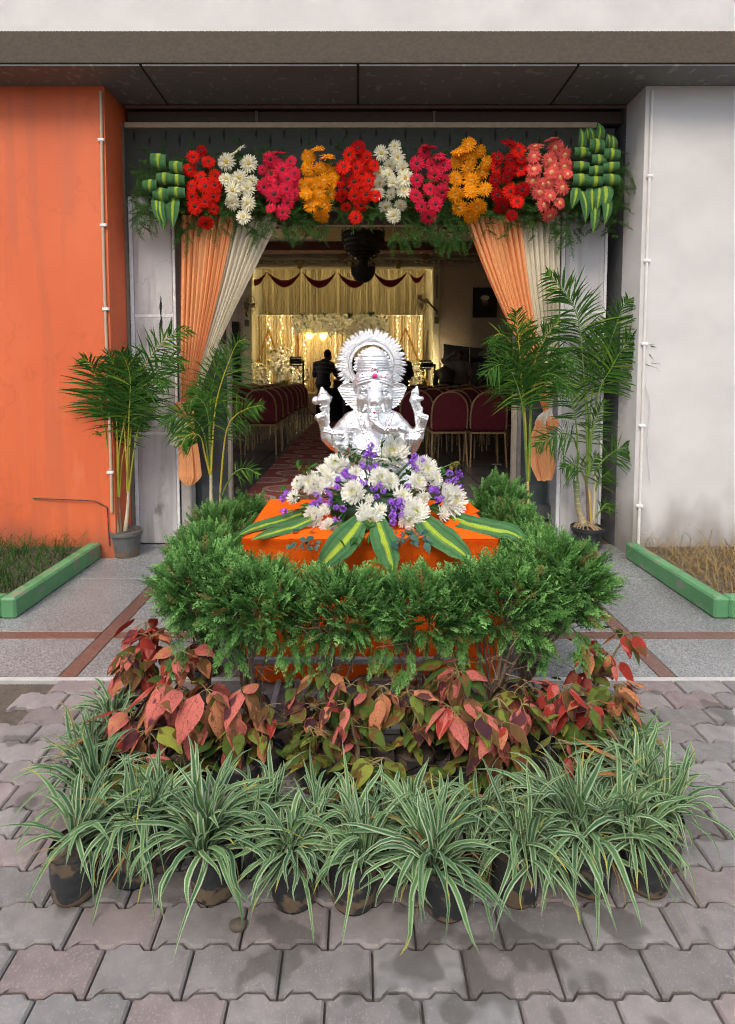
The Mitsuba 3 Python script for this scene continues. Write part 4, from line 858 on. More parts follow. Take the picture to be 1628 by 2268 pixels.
# ---- gerberas
GC = {'red': (0.72, 0.022, 0.014), 'dark': (0.42, 0.010, 0.012), 'white': (0.78, 0.76, 0.58), 'pink': (0.74, 0.030, 0.075), 'orange': (0.83, 0.30, 0.012), 'salmon': (0.78, 0.13, 0.115)}
EYE = {'red': (0.035, 0.008, 0.006), 'dark': (0.03, 0.006, 0.006), 'white': (0.40, 0.30, 0.05), 'pink': (0.030, 0.010, 0.012), 'orange': (0.50, 0.22, 0.02), 'salmon': (0.55, 0.36, 0.12)}
def gerbera(col, seed):
    r = np.random.default_rng(seed); pe, ce = MB(), MB(); c = np.array(GC[col])
    for ring, (n, l0, l1, w, tilt) in enumerate([(19, .07, 1.0, .098, .04), (18, .07, .93, .094, .16), (14, .06, .50, .07, .40)]):
        for i in range(n):
            if r.uniform() < 0.03: continue
            a = 2 * math.pi * (i + 0.5 * ring + r.uniform(-0.2, 0.2)) / n; e = tilt + r.uniform(-0.12, 0.12)
            L = (l1 - l0) * r.uniform(0.88, 1.06)
            P, S, D = arc((l0 * math.cos(a), l0 * math.sin(a), 0.02 * ring), a, e, e - r.uniform(0.1, 0.5), L, 6, roll=r.uniform(-0.25, 0.25))
            V, F, uv = ribbon(P, S, w * r.uniform(0.85, 1.1) * np.array([0.45, 0.8, 1.0, 1.0, 0.8, 0.25]), 0.25, 0, 0, 3)
            k = c * r.uniform(0.80, 1.08) * (0.9 if ring == 0 else 1.0)
            pe.add(V, F, code(k, len(V)))
    for i in range(26):
        a = 2 * math.pi * i / 26; rr_ = 0.20 + 0.05 * (i % 2); V, F = ball((rr_ * math.cos(a), rr_ * math.sin(a), 0.06), 0.035, 0, (1, 1, 1.6)); ce.add(V, F, code(np.array(EYE[col]) * 1.5 + 0.02 * c, len(V)))
    V, F = ball((0, 0, 0.05), 0.21, 2, (1, 1, 0.45)); ce.add(V, F, code(EYE[col], len(V)))
    P, P_uv = pe.done()[:2], pe.done()[2]; Ce = ce.done()
    return mikit.ply(P, 'petal', True, uv=P_uv), mikit.ply(Ce[:2], 'paint', True, uv=Ce[2])
GV = {c: [gerbera(c, 40 + 10 * i + j) for j in range(4)] for i, c in enumerate(GC)}
YG = 4.42
gar = thing('garland_rail', 'bamboo rail with dark fern sprays carrying the flowers over the doorway', 'garland')
for k in range(3):
    zz_ = at(800, 405 + 30 * k, YG + 0.10)[2]
    paint('pole', tube([(-1.62, YG + 0.12, zz_), (0, YG + 0.12, zz_ + 0.012), (1.78, YG + 0.12, zz_)], 0.015, 10), (0.33, 0.20, 0.09), gar, smooth=True)
def fern(mb, p, d, L, r, up=(0, 0, 1)):
    D, S, N = frame_of(d); 
    M = p + np.outer(np.linspace(0, 1, 7) * L, D) + np.outer(np.linspace(0, 1, 7) ** 2 * L * r.uniform(-.3, .1), [0, 0, 1])
    vf = tube(M, np.linspace(0.0016, 0.0005, 7), 3, False); mb.add(vf[0], vf[1], np.array([6.5, r.integers(0, 200) + 0.5]))
    for i in range(11):
        q = M[0] + (M[-1] - M[0]) * (i + 1) / 12; q = np.array([np.interp((i + 1) / 12, np.linspace(0, 1, 7), M[:, k]) for k in range(3)])
        for sg in (-1, 1):
            o = D * r.uniform(0.4, 0.9) + sg * S * r.uniform(0.5, 1) + N * r.uniform(-0.5, 0.5); o /= np.linalg.norm(o); l = L * 0.34 * (1.1 - i / 12) * r.uniform(0.6, 1.2)
            s = np.cross(o, [0, -1, 0.2]); s /= np.linalg.norm(s)
            for f in (0.0, 0.35, 0.7):
                b = q + o * l * f
                for s2 in (-1, 1):
                    e = b + (o * 0.7 + s2 * s * 0.8) * l * 0.38; w = np.cross(e - b, [0, -1, 0]); w = w / (np.linalg.norm(w) + 1e-9) * 0.0018
                    mb.add([b - w, b + w, e], [[0, 1, 2]], np.array([6.5, int(r.integers(0, 200)) + 0.5]))
rg = np.random.default_rng(5)
fm = MB()
for i in range(1700):
    u = rg.uniform(300, 1372); v = rg.normal(450, 38) if rg.uniform() < 0.5 else rg.uniform(322, 505)
    if u < 420: v = rg.uniform(345, 505)
    if 600 < u < 1040 and rg.uniform() < 0.5: v = rg.uniform(455, 515)
    p = at(u, v, YG + rg.uniform(0.02, 0.12)); d = np.array([rg.normal(0, 0.8), rg.uniform(-0.9, 0.1), rg.normal(-0.5, 0.7)])
    if (730 < u < 880 and v > 470) or (v > 478 and rg.uniform() < .65): continue
    fern(fm, p, d, rg.uniform(0.08, 0.19), rg)
for (u, v) in [(700, 500), (930, 508), (1000, 520), (1010, 540), (985, 515), (880, 520), (620, 510), (560, 505), (1240, 500), (1250, 520), (400, 500), (330, 470), (320, 380), (1375, 400), (1370, 370)]:
    for q in range(5):
        fern(fm, at(u + rg.normal(0, 12), v + rg.normal(0, 8), YG + 0.02), np.array([rg.normal(0, 0.6), -0.3, -1.0]), rg.uniform(0.09, 0.2), rg)
put('fern_sprays', fm, 'leaf', gar, False, kind='stuff')

k1 = lambda x, y: ((340 + x / 1.696) / 1.5903, (330 + y / 1.696) / 1.5903)
k2 = lambda x, y: ((1280 + x / 1.696) / 1.5903, (330 + y / 1.696) / 1.5903)
COLS = [
 ('bright red gerbera column next to the left rolled leaves', 'red', k1, [(627,340,32,1,1),(577,378,35),(668,405,38),(557,455,38),(622,497,36),(707,492,36),(568,550,34),(648,552,45),(707,545,45),(570,612,36),(698,612,40),(647,645,36),(588,674,45),(700,690,32),(652,773,45,.6)]),
 ('white gerbera column on the left, second from the left rolled leaves', 'white', k1, [(846,338,48,.5),(776,407,50),(909,418,48),(775,510,40),(855,503,46),(928,522,34),(814,578,48),(902,563,44),(812,650,42),(903,655,46),(878,735,42)]),
 ('hot pink gerbera column between the left white and left orange ones', 'pink', k1, [(1090,350,35,.4,1),(1038,392,42),(1160,405,34),(990,455,26),(1110,455,46),(1045,483,42),(1182,478,38),(1142,510,42),(1000,555,42),(1083,540,40),(1195,520,34),(1062,600,48),(1135,570,40),(1185,600,36),(1142,650,38),(1040,682,30),(1113,708,44),(1085,425,36),(1150,610,34)]),
 ('orange gerbera column left of the middle red one', 'orange', k1, [(1322,328,38,.65),(1267,378,40),(1378,375,45,.6),(1262,447,40),(1335,445,36),(1395,450,36),(1278,500,36),(1420,500,30),(1360,520,42),(1245,545,36),(1310,548,36),(1400,545,34),(1252,600,38),(1330,597,46),(1402,605,36),(1285,660,46),(1363,668,44),(1340,735,46,.55)]),
 ('scarlet gerbera column in the middle above the chandelier', 'red', k1, [(1562,322,44,1,1),(1510,362,42),(1597,380,38),(1475,437,46),(1552,440,42),(1625,470,40),(1455,515,38),(1540,525,48),(1625,520,46),(1468,610,40,.7),(1540,610,38),(1610,600,40),(1490,678,30,.6),(1580,665,44,.8),(1548,740,38),(1614,380,36),(1660,430,34),(1585,480,36),(1665,610,34)]),
 ('white gerbera column right of the middle', 'white', k2, [(187,315,36),(108,357,42),(203,378,44),(158,430,36),(235,447,42),(95,472,40),(153,483,34),(250,503,48),(98,533,34,.65),(177,532,34),(82,590,44),(243,577,46),(163,602,32,.8),(133,677,40,.65),(222,668,36,.7),(180,728,42)]),
 ('hot pink gerbera column between the right white and right orange ones', 'pink', k2, [(395,315,45,.35),(365,350,36),(450,372,38,.7),(320,418,42),(405,425,36),(482,428,42),(425,485,42),(320,515,40),(490,515,30),(398,570,42),(470,588,46),(313,607,44),(347,672,38),(430,660,44),(390,737,46,.75)]),
 ('orange gerbera column on the right with the tallest top', 'orange', k2, [(628,305,42),(572,343,46,.7),(695,345,36),(557,410,40),(648,392,42),(738,412,36),(625,450,44),(710,470,40),(557,505,44),(645,520,46),(550,603,44,.9),(722,570,46),(640,585,44),(578,685,44),(680,680,52,.73),(640,740,42,.6),(600,365,36)]),
 ('deep red gerbera column left of the salmon one', 'dark', k2, [(868,290,45,.67),(925,338,44),(800,385,38),(882,395,40),(945,388,34),(793,445,40),(872,463,42),(942,450,42),(790,515,38),(860,500,36),(800,605,40),(877,583,46),(950,575,44),(920,645,40),(828,672,48,.67),(887,725,32)]),
 ('salmon pink gerbera column next to the right rolled leaves', 'salmon', k2, [(1122,270,40,.35),(1028,315,44,.65),(1145,318,44),(1020,372,40),(1202,365,42),(1112,398,44),(1020,450,44),(1200,435,42),(1123,468,42),(1012,520,42),(1173,498,42),(1220,480,30),(1103,535,42),(1053,585,46),(1187,560,46),(1115,610,36),(1078,660,42),(1172,653,36),(1112,725,46,.57),(1070,540,34),(1140,430,32)])]
for ci, (lab, col, kf, fl) in enumerate(COLS):
    root = thing('gerbera_bunch', lab, 'flower bunch', 'gerbera columns of the garland')
    stm = MB()
    for j, f in enumerate(fl):
        x, y, r = f[:3]; sq = f[3] if len(f) > 3 else 1.0
        u, v = kf(x, y); yy = YG - 0.03 - 0.05 * rg.uniform(); p = at(u, v, yy); rad = r * 0.371 / pxm(yy) * 1.2
        tl = math.acos(max(0.2, min(1, sq))); sgn = 1 if j < 3 else -1
        n = np.array([rg.normal(0, 0.22), -math.cos(tl) + 0.0, (sgn * math.sin(tl) if sq < 1 else rg.normal(-0.10, 0.22))])
        c = 'dark' if (col == 'red' and len(f) > 4) else col
        if col == 'dark' and j % 3: c = 'red' if j % 2 else 'dark'
        a, b = GV[c][int(rg.integers(0, 4))]; tw = xf(facing(n, rg.uniform(0, 6)), p, rad)
        g = again('gerbera', a, root, to_world=tw); again('eye', b, g, to_world=tw)
        vf = tube(spline([p + [0, 0.004, 0], p + [rg.normal(0, .01), 0.05, -0.02], p + [rg.normal(0, .02), 0.10, -0.10]], 6), 0.003, 5); stm.add(*vf, code((0.10, 0.16, 0.04), len(vf[0])))
    put('flower_stems', stm, 'paint', root, True, kind='stuff')

# ---- rolled dracaena leaves at both ends
def roll_leaf(parent, p, w, h, seed):
    """a striped leaf bent over into a roll: its rounded front shows"""
    n = 13; a = np.linspace(math.radians(100), math.radians(-115), n); r = h / 2
    P = np.stack([np.full(n, p[0]), p[1] - 0.75 * r * np.cos(a), p[2] + r * np.sin(a)], 1)
    ti = rg.uniform(-0.16, 0.16); S = np.tile([math.cos(ti), 0.05, math.sin(ti)], (n, 1)); W = w / 2 * (1 + 0.08 * np.sin(np.linspace(0, 3, n)))
    V, F, uv = ribbon(P, S, W, 0.10, 3, seed, 9); put('rolled_leaf', (V, F), 'leaf', parent, True, uv=uv)
def hang_leaf(parent, p0, p1, w, seed):
    t = np.linspace(0, 1, 12)[:, None]; m = (np.array(p0) + p1) / 2 + [rg.normal(0, .012), -0.05, 0]
    P = (1 - t) ** 2 * p0 + 2 * t * (1 - t) * m + t ** 2 * p1
    S = np.tile([math.cos(0.2), rg.uniform(-.3, .3), 0.0], (12, 1)); W = w / 2 * np.array([.75, .9, 1, 1, .98, .95, .88, .78, .64, .46, .25, .03])
    V, F, uv = ribbon(P, S, W, 0.22, 3, seed, 9); put('hanging_leaf', (V, F), 'leaf', parent, True, uv=uv)
dl = thing('rolled_leaf_bunch', 'left bunch of rolled dark green leaves with yellow bands', 'leaf bunch')
dr2 = thing('rolled_leaf_bunch', 'right, larger bunch of rolled dark green leaves with yellow bands', 'leaf bunch')
def rl(parent, kf, items):
    for (x, y, w, h) in items:
        yy = YG - 0.06 - rg.uniform(0, 0.03); u, v = kf(x, y); s = 0.371 / pxm(yy); roll_leaf(parent, at(u, v, yy), 2 * w * s, 2 * h * s * 0.86, int(rg.integers(0, 99)))
def hl(parent, kf, items):
    for (x0, y0, x1, y1, w) in items:
        yy = YG - 0.05 - rg.uniform(0, 0.03); hang_leaf(parent, at(*kf(x0, y0), yy), at(*kf(x1, y1), yy - .02), 2 * w * 0.371 / pxm(yy), int(rg.integers(0, 99)))
rl(dl, k1, [(377,408,42,56),(480,440,36,42),(408,508,42,42),(485,515,42,38),(323,550,38,42),(390,605,42,48),(482,590,46,38)])
hl(dl, k1, [(355,610,385,785,32),(400,640,402,825,36),(462,615,458,805,38),(378,640,415,800,26)])
rl(dr2, k2, [(1388,312,42,46),(1305,350,45,36),(1480,362,46,40),(1402,395,40,36),(1298,433,44,34),(1475,438,46,34),(1385,460,40,34),(1295,515,46,42),(1380,522,44,38),(1475,512,48,40)])
hl(dr2, k2, [(1275,560,1245,690,36),(1308,580,1325,770,32),(1365,560,1368,720,38),(1448,550,1432,690,38),(1460,610,1440,785,34),(1385,640,1372,838,30),(1410,560,1395,700,30),
             (1303,330,1296,205,28),(1345,290,1335,205,22),(1395,290,1400,172,30),(1375,300,1345,195,26),(1470,340,1458,240,34),(1490,340,1488,250,24)])
# ================================================================ the table, the silver statue and the flower arrangement
TX0, TX1, TY0, TY1, TZ = -0.52, 0.63, 2.50, 3.32, 0.68
tb = thing('display_table', 'steel framed table under an orange cloth inside the hedge', 'table')
STEEL = (0.24, 0.25, 0.27)
for x in (TX0 + .03, TX1 - .03):
    for y in (TY0 + .03, TY1 - .03): paint('leg', cbox((x - .016, y - .016, 0.0), (x + .016, y + .016, TZ - .03), .003), STEEL, tb)
paint('top_board', cbox((TX0 + .006, TY0 + .006, TZ - .03), (TX1 - .006, TY1 - .006, TZ - .004), .004), (0.35, 0.25, 0.15), tb)
paint('front_bar', cbox((TX0 + .05, TY0 - .052, .125), (TX1 - .14, TY0 - .028, .152), .003), STEEL, tb)
paint('front_bar', cbox((TX0 + .15, TY0 - .36, .004), (TX1 - .12, TY0 - .33, .03), .003), STEEL, tb)
for x in (TX0 + .16, TX1 - .15): paint('side_bar', cbox((x - .012, TY0 - .328, .004), (x + .012, TY0 + .6, .03), .003), STEEL, tb)
ORC = (0.86, 0.135, 0.012)
tc = thing('orange_tablecloth', 'bright orange cloth draped over the display table', 'tablecloth')
n1, n2, n3 = 90, 60, 40
X = np.linspace(TX0, TX1, n1); Yt = np.linspace(TY0, TY1, n2)
g = np.stack(np.meshgrid(X, Yt), -1); Zt = TZ + .004 + 0.013 * (meshkit.fbm(np.concatenate([g * [4, 9], g[..., :1] * 0 + 3], -1), 3) - .3)
e = np.minimum.reduce([(g[..., 0] - TX0), (TX1 - g[..., 0]), (g[..., 1] - TY0), (TY1 - g[..., 1])]); Zt = Zt - 0.006 * np.exp(-e / .012) + sum(.0045 * np.exp(-((g[..., 0] - x_) / .008) ** 2) for x_ in (-.30, .02, .34)) + .004 * np.exp(-((g[..., 1] - 2.78) / .008) ** 2)
paint('top_sheet', grid_sheet(np.concatenate([g, Zt[..., None]], -1)), ORC, tc, True, 'cloth')
t = np.linspace(0, 1, n3)[:, None]; s = (X[None] - TX0) / (TX1 - TX0); drop = TZ - 0.035
fold = (0.045 * np.sin(s * 31 + 2 * np.sin(s * 9)) + 0.022 * np.sin(s * 67 + 1)) * t ** 0.8 + 0.05 * np.exp(-s / .05) * t * (-1) + 0.05 * np.exp(-(1 - s) / .05) * t * (-1)
GX = X[None] + 0.02 * t * np.sin(s * 12) + np.where(s < .02, -.02 * t, 0) + np.where(s > .98, .02 * t, 0)
bag = 0.055 * np.sin(np.pi * t) ** 2 * np.sin(np.pi * s)
G = np.stack([np.broadcast_to(GX, fold.shape), TY0 - .004 - .012 * np.minimum(t * 8, 1) + fold * .5 + .025 + bag * .5 - .028 * np.exp(-t / .05), TZ + .002 - drop * t - 0.004 * (1 - np.exp(-t / .02)) - .02 * t * np.sin(s * 7)], -1)
paint('front_drop', grid_sheet(G), ORC, tc, True, 'cloth')
for nm, x, sg in (('side_drop', TX0, -1), ('side_drop', TX1, 1)):
    s2 = ((Yt - TY0) / (TY1 - TY0))[None]; fd = (0.022 * np.sin(s2 * 23) + .012 * np.sin(s2 * 51)) * t ** .8
    G = np.stack([np.broadcast_to(x + sg * (.004 + .012 * np.minimum(t * 8, 1)) + fd, fd.shape), np.broadcast_to(Yt[None], fd.shape), TZ + .002 - drop * .8 * t + 0 * fd], -1); paint(nm, grid_sheet(G), ORC, tc, True, 'cloth')
# pulled corner peaks of the cloth beside the flowers
for (u, v, h) in ((1040, 1157, .05), (998, 1163, .03), (1012, 1178, .025)):
    p = at(u, v, 3.0 if u > 1030 else 2.72); p[2] = TZ; a = np.linspace(0, 6.283, 25); r = np.linspace(0, 1, 7)
    G = np.stack([np.stack([p[0] + .05 * (1 - q) * np.cos(a) * (1 + .3 * np.sin(3 * a)), p[1] + .05 * (1 - q) * np.sin(a), np.full(25, TZ + .006 + h * q ** 1.5)], -1) for q in r]); paint('gathered_peak', grid_sheet(G), ORC, tc, True, 'cloth')

# ---- the statue: a field in units of UN metres, x right, y away, z up
UN = 0.0004335
def f_silver_h(p, n, uv): return 0.0020 * fb(p.x * 170, p.y * 170, p.z * 170, 3) + 0.0030 * fb(p.x * 58, p.y * 58, p.z * 58, 2)
scene['silver'] = {'type': 'bumpmap', 'tex': mikit.proc(f_silver_h, 4e-4), 'inner': two({'type': 'principled', 'base_color': {'type': 'rgb', 'value': [0.80, 0.815, 0.85]}, 'metallic': 0.90, 'roughness': 0.31, 'specular': 0.6})}
st = thing('statue', 'silver seated elephant headed statue with a rayed halo on the orange table', 'statue')
YS = 3.05; SC = at(679.1 + 820 * .1777, 710.6 + 1947 * .1777, YS)      # world point of (x 820, z 0)
def w(x, zy, y=0.0): return np.array([(x - 820) * UN, y * UN, (1947 - zy) * UN])
def world(V): return np.asarray(V) + SC
b = Sculpt(w(40, 2560, -430), w(1600, 300, 300), 7 * UN)
k = UN
def C(p, q, r0, r1, kk=25, carve=False): b.cap(w(*p), w(*q), r0 * k, r1 * k, kk * k, carve)
def E_(p, r, kk=30, M=None, carve=False): b.ell(w(*p), np.array(r) * k, kk * k, M, carve)
# trunk of the body
E_((825, 1640, 20), (330, 230, 330)); E_((825, 1600, -60), (265, 190, 240), 60); E_((825, 1330, 20), (330, 190, 250), 60)
C((500, 1330, 20), (1150, 1330, 20), 120, 120, 60); C((560, 1230, 20), (1090, 1230, 20), 110, 110, 60); E_((825, 1150, 20), (220, 150, 160), 60)
# lap and folded legs down to the seat
E_((825, 2050, -20), (560, 330, 240), 60); C((420, 2080, -60), (1000, 2230, -260), 150, 110, 50); C((1230, 2080, -60), (650, 2230, -240), 150, 110, 50); E_((825, 2380, -20), (640, 330, 130), 30)
C((480, 1790, 40), (290, 2050, 0), 130, 120, 50); C((1170, 1790, 40), (1390, 2050, 0), 130, 120, 50)
# head
E_((840, 830, -40), (215, 200, 250), 40); E_((840, 700, -10), (235, 195, 170), 40); C((720, 960, -110), (700, 1030, -90), 100, 80, 40); C((965, 950, -110), (980, 1030, -90), 105, 85, 40)
C((840, 800, -170), (835, 960, -225), 105, 92, 45); C((835, 960, -225), (832, 1090, -250), 92, 82, 30); C((832, 1090, -250), (812, 1180, -255), 80, 62, 20)
b.chain([w(818, 1170, -285), w(845, 1255, -315), w(915, 1310, -330), w(1020, 1318, -335), w(1115, 1302, -330), w(1180, 1322, -318), w(1222, 1345, -300)], np.array([70, 64, 55, 47, 42, 38, 32]) * k, 10 * k)
for q in range(12):
    a_ = spline([w(818, 1170, -285), w(845, 1255, -315), w(915, 1310, -330), w(1020, 1318, -335), w(1115, 1302, -330)], 12)[q]; b.ell(a_ + [0, -.010, .006], np.array([16, 62 - 2 * q, 62 - 2 * q]) * k, 5 * k, rotm((0, 1, 0), -80 + 7 * q))
for i in range(9):                                          # rings of the trunk
    t_ = i / 8; p = np.array([w(815, 1160, -258), w(812, 1180, -255), w(850, 1270, -270), w(930, 1322, -285), w(1030, 1322, -290)]); 
for zr, rr_ in ((1052, 92), (1075, 94), (1098, 90)):
    f_ = lambda p, zr=zr, rr_=rr_: np.hypot(np.hypot(p[..., 0] - w(832, 0)[0], p[..., 1] + 248 * k) - rr_ * k, p[..., 2] - w(0, zr)[2]) - 9 * k
    b.put(f_, w(832 - 110, zr + 20, -370), w(832 + 110, zr - 20, -120), 4 * k)
E_((838, 985, -322), (58, 14, 58), 5); E_((838, 985, -338), (30, 10, 30), 4); E_((830, 810, -268), (52, 10, 30), 4)
for s, x in ((-1, 715), (1, 955)):
    E_((x, 880, -212), (64, 40, 46), 6, None, True); E_((x, 885, -190), (44, 34, 25), 6); E_((x, 885, -222), (15, 12, 15), 3)
    b.chain([w(x - 62, 880 - 8 * s, -185), w(x - 30, 838, -210), w(x + 25, 834, -212), w(x + 62, 862 + 10 * s, -190)], np.array([10, 14, 14, 9]) * k, 6 * k)
    b.chain([w(x - 66, 850, -185), w(x - 30, 800, -205), w(x + 30, 798, -210), w(x + 70, 835, -185)], np.array([8, 11, 11, 8]) * k, 6 * k)
    b.chain([w(x - 40, 925, -200), w(x, 938, -205), w(x + 40, 922, -200)], np.array([7, 9, 7]) * k, 6 * k)
C((735, 1050, -200), (700, 1100, -290), 30, 14, 6); C((930, 1030, -200), (950, 1105, -290), 30, 15, 6)
# ears
rotz = lambda d: rotm((0, 0, 1), d)
def fan(P, y0, lean, th):
    Pg = np.array([w(x, z)[[0, 2]] for x, z in P])
    def f(p):
        q = p[..., [0, 2]]; d = np.full(q.shape[:-1], 1e9); ins = np.zeros(q.shape[:-1], bool)
        for a_, b_ in zip(Pg, np.roll(Pg, -1, 0)):
            e_ = b_ - a_; t_ = np.clip(((q - a_) @ e_) / (e_ @ e_), 0, 1); d = np.minimum(d, np.linalg.norm(q - a_ - t_[..., None] * e_, axis=-1))
            ins ^= ((a_[1] > q[..., 1]) != (b_[1] > q[..., 1])) & (q[..., 0] < e_[0] * (q[..., 1] - a_[1]) / (e_[1] if abs(e_[1]) > 1e-9 else 1e-9) + a_[0])
        d = np.where(ins, -d, d); yy = p[..., 1] - y0 * k - lean * np.abs(p[..., 0] - 5 * k)
        dish = 14 * k * np.clip(-d / (30 * k), 0, 1)
        return np.maximum(d, np.maximum(-(yy + th * k - dish), yy - th * k)) * .85
    return f
for sx, P in ((-1, [(378, 835), (430, 785), (510, 755), (600, 775), (690, 900), (690, 1040), (610, 1110), (560, 1085), (450, 965)]), (1, [(1258, 820), (1210, 778), (1140, 758), (1070, 775), (1000, 900), (1000, 1040), (1075, 1090), (1125, 1060), (1205, 960)])):
    xs = [x for x, _ in P]; b.put(fan(P, -20, .22, 22), w(min(xs), 1120, -160), w(max(xs), 745, 160), 6 * k)
    for q in range(7):
        z_ = 800 + 34 * q; x0 = 640 if sx < 0 else 1040; x1 = (415 + 12 * q) if sx < 0 else (1222 - 10 * q)
        yy = lambda x: -20 + .22 * abs(x - 825) - 14
        C((x0, z_ + 60 - 6 * q, yy(x0)), (x1, z_ + 36, yy(x1)), 7, 8, 4)
# crown: dome with turned bands
E_((825, 520, 10), (185, 180, 200), 15); E_((825, 390, 10), (95, 90, 70), 20); C((825, 340, 10), (825, 320, 10), 26, 14, 12)
def bandring(zy, rx, ry, th, y0=0, tilt=0):
    f = lambda p: np.sqrt((np.sqrt(((p[..., 0] - (825 - 820) * k) / rx) ** 2 + ((p[..., 1] - y0 * k) / ry) ** 2) - k) ** 2 * min(rx, ry) ** 2 + (p[..., 2] - (1947 - zy) * k - tilt * ((p[..., 0] - 5 * k) ** 2) / (300 * k)) ** 2) - th * k
    b.put(f, w(825 - rx - th, zy + th + 60, y0 - ry - th), w(825 + rx + th, zy - th - 60, y0 + ry + th), 5 * k)
for zy, rx in ((485, 186), (512, 196), (540, 202), (568, 208), (600, 214), (430, 165)): bandring(zy, rx, rx * .96, 9, 5)
bandring(672, 240, 215, 17, -18, -.35); bandring(735, 246, 222, 14, -25, -.35); bandring(705, 238, 216, 22, -20, -.35)
E_((838, 678, -245), (62, 16, 52), 6); E_((838, 600, -222), (48, 16, 52), 6)
# arms
b.chain([w(470, 1310, 40), w(300, 1490, 60), w(255, 1440, 40), w(205, 1250, 0)], np.array([100, 82, 78, 62]) * k, 30 * k)
E_((190, 1215, -20), (70, 58, 62), 15)
for i in range(4): C((118 + 30 * i, 1190 - 14 * i, -60), (128 + 28 * i, 1168 - 12 * i, -92), 21, 19, 5); C((128 + 28 * i, 1168 - 12 * i, -92), (140 + 26 * i, 1200 - 10 * i, -105), 19, 15, 5)
C((215, 1220, -60), (238, 1160, -75), 24, 18, 8)
bx_ = [w(240, 1250, -20), w(238, 1080, -25), w(222, 1000, -28)]; b.chain(bx_, np.array([52, 50, 60]) * k, 20 * k)
C((215, 960, -25), (190, 830, -20), 98, 20, 20); E_((118, 985, -22), (54, 40, 54), 12); C((230, 960, -22), (305, 942, -20), 45, 16, 15); E_((190, 1085, -40), (26, 26, 30), 8)
for zz_ in (880, 915, 950, 985, 1020, 1055): C((170, zz_ + 12, -88 + (zz_ - 880) * -.03), (255, zz_ - 4, -84), 8, 8, 5)
b.chain([w(1190, 1320, 40), w(1340, 1500, 60), w(1385, 1440, 40), w(1440, 1260, 0)], np.array([100, 84, 78, 60]) * k, 30 * k)
E_((1445, 1215, -20), (68, 56, 62), 15)
for i in range(4): C((1415 + 26 * i, 1170 + 8 * i, -60), (1420 + 25 * i, 1150 + 8 * i, -92), 20, 18, 5); C((1420 + 25 * i, 1150 + 8 * i, -92), (1415 + 25 * i, 1190 + 8 * i, -104), 18, 14, 5)
C((1410, 1230, -60), (1385, 1170, -72), 24, 18, 8)
b.chain([w(1400, 1260, -15), w(1390, 1130, -20), w(1345, 980, -20), w(1350, 880, -20), w(1372, 815, -20)], np.array([50, 55, 62, 46, 16]) * k, 18 * k)
E_((1432, 955, -25), (28, 30, 28), 8); E_((1398, 960, -60), (46, 30, 34), 10); E_((1425, 1085, -30), (24, 30, 30), 8); E_((1310, 985, -30), (34, 26, 30), 10)
for i in range(7): E_((1330 + 5 * i, 880 + 36 * i, -66), (13, 10, 16), 4)
# front hands: one raised in blessing, one holding sweets
b.chain([w(470, 1420, -10), w(420, 1560, -120), w(390, 1500, -190)], np.array([95, 80, 62]) * k, 30 * k); E_((385, 1430, -205), (75, 42, 78), 15)
for i in range(4): x = 330 + 38 * i; C((x, 1420, -215), (x - 6 + 4 * i, 1372, -228), 21, 19, 6); C((x - 6 + 4 * i, 1372, -228), (x - 6 + 4 * i, 1345, -215), 19, 14, 6)
C((440, 1450, -215), (472, 1415, -225), 22, 16, 8)
for zz_ in (1505, 1535): C((345, zz_, -215), (440, zz_ + 6, -215), 16, 16, 5)
b.chain([w(1180, 1420, -10), w(1290, 1560, -110), w(1300, 1480, -190)], np.array([95, 80, 60]) * k, 30 * k); E_((1300, 1425, -210), (110, 60, 52), 15)
for i in range(6): E_((1215 + 34 * i, 1388 + (8 if i % 2 else 0), -235 + 8 * abs(i - 2)), (24, 24, 24), 5)
for i in range(4): C((1220 + 42 * i, 1440, -262), (1228 + 42 * i, 1478, -245), 20, 17, 6)
# armlets, sash strips, drapery folds on chest and lap
for (a0, a1) in (((225, 1330, -50), (330, 1360, -40)), ((222, 1365, -55), (335, 1395, -45)), ((1335, 1370, -45), (1450, 1340, -40)), ((1332, 1400, -45), (1445, 1372, -40))): C(a0, a1, 14, 14, 6)
def onfront(x, zy):                                         # the front surface of the figure at (x, z)
    i, kz = int(((x - 820) * k - b.lo[0]) / b.h), int(((1947 - zy) * k - b.lo[2]) / b.h); col = b.v[i, :, kz]; q = np.argmax(col < 0); return (b.lo[1] + q * b.h) / k if col[q] < 0 else 0.0
def strip(P, r, kk=5):
    Q = []
    for (x0, z0), (x1, z1) in zip(P[:-1], P[1:]):
        for t_ in np.linspace(0, 1, 6)[:-1]: x, z = x0 + (x1 - x0) * t_, z0 + (z1 - z0) * t_; Q.append(w(x, z, onfront(x, z) - r * .25))
    b.chain(Q, np.full(len(Q), r) * k, kk * k)
S1 = [(640, 1130), (672, 1210), (705, 1290), (735, 1370), (770, 1450), (800, 1540)]; S2 = [(1055, 1130), (1030, 1190), (1005, 1260), (985, 1330), (962, 1410), (940, 1500)]
for dx in (-22, 22): strip([(x + dx, z) for x, z in S1], 11); strip([(x + dx, z) for x, z in S2], 10)
for i in range(6): strip([(500 + 20 * i, 1250 + 30 * i), (520 + 20 * i, 1390 + 20 * i), (560 + 18 * i, 1520 + 10 * i)], 9); strip([(1130 - 15 * i, 1260 + 25 * i), (1110 - 18 * i, 1420 + 15 * i)], 9)
for i in range(5): strip([(640 + 10 * i, 1560 + 40 * i), (820, 1600 + 42 * i), (1010 - 10 * i, 1560 + 40 * i)], 9)
for i in range(7): strip([(330 + 40 * i, 1960 + 8 * i), (290 + 60 * i, 2120)], 10)
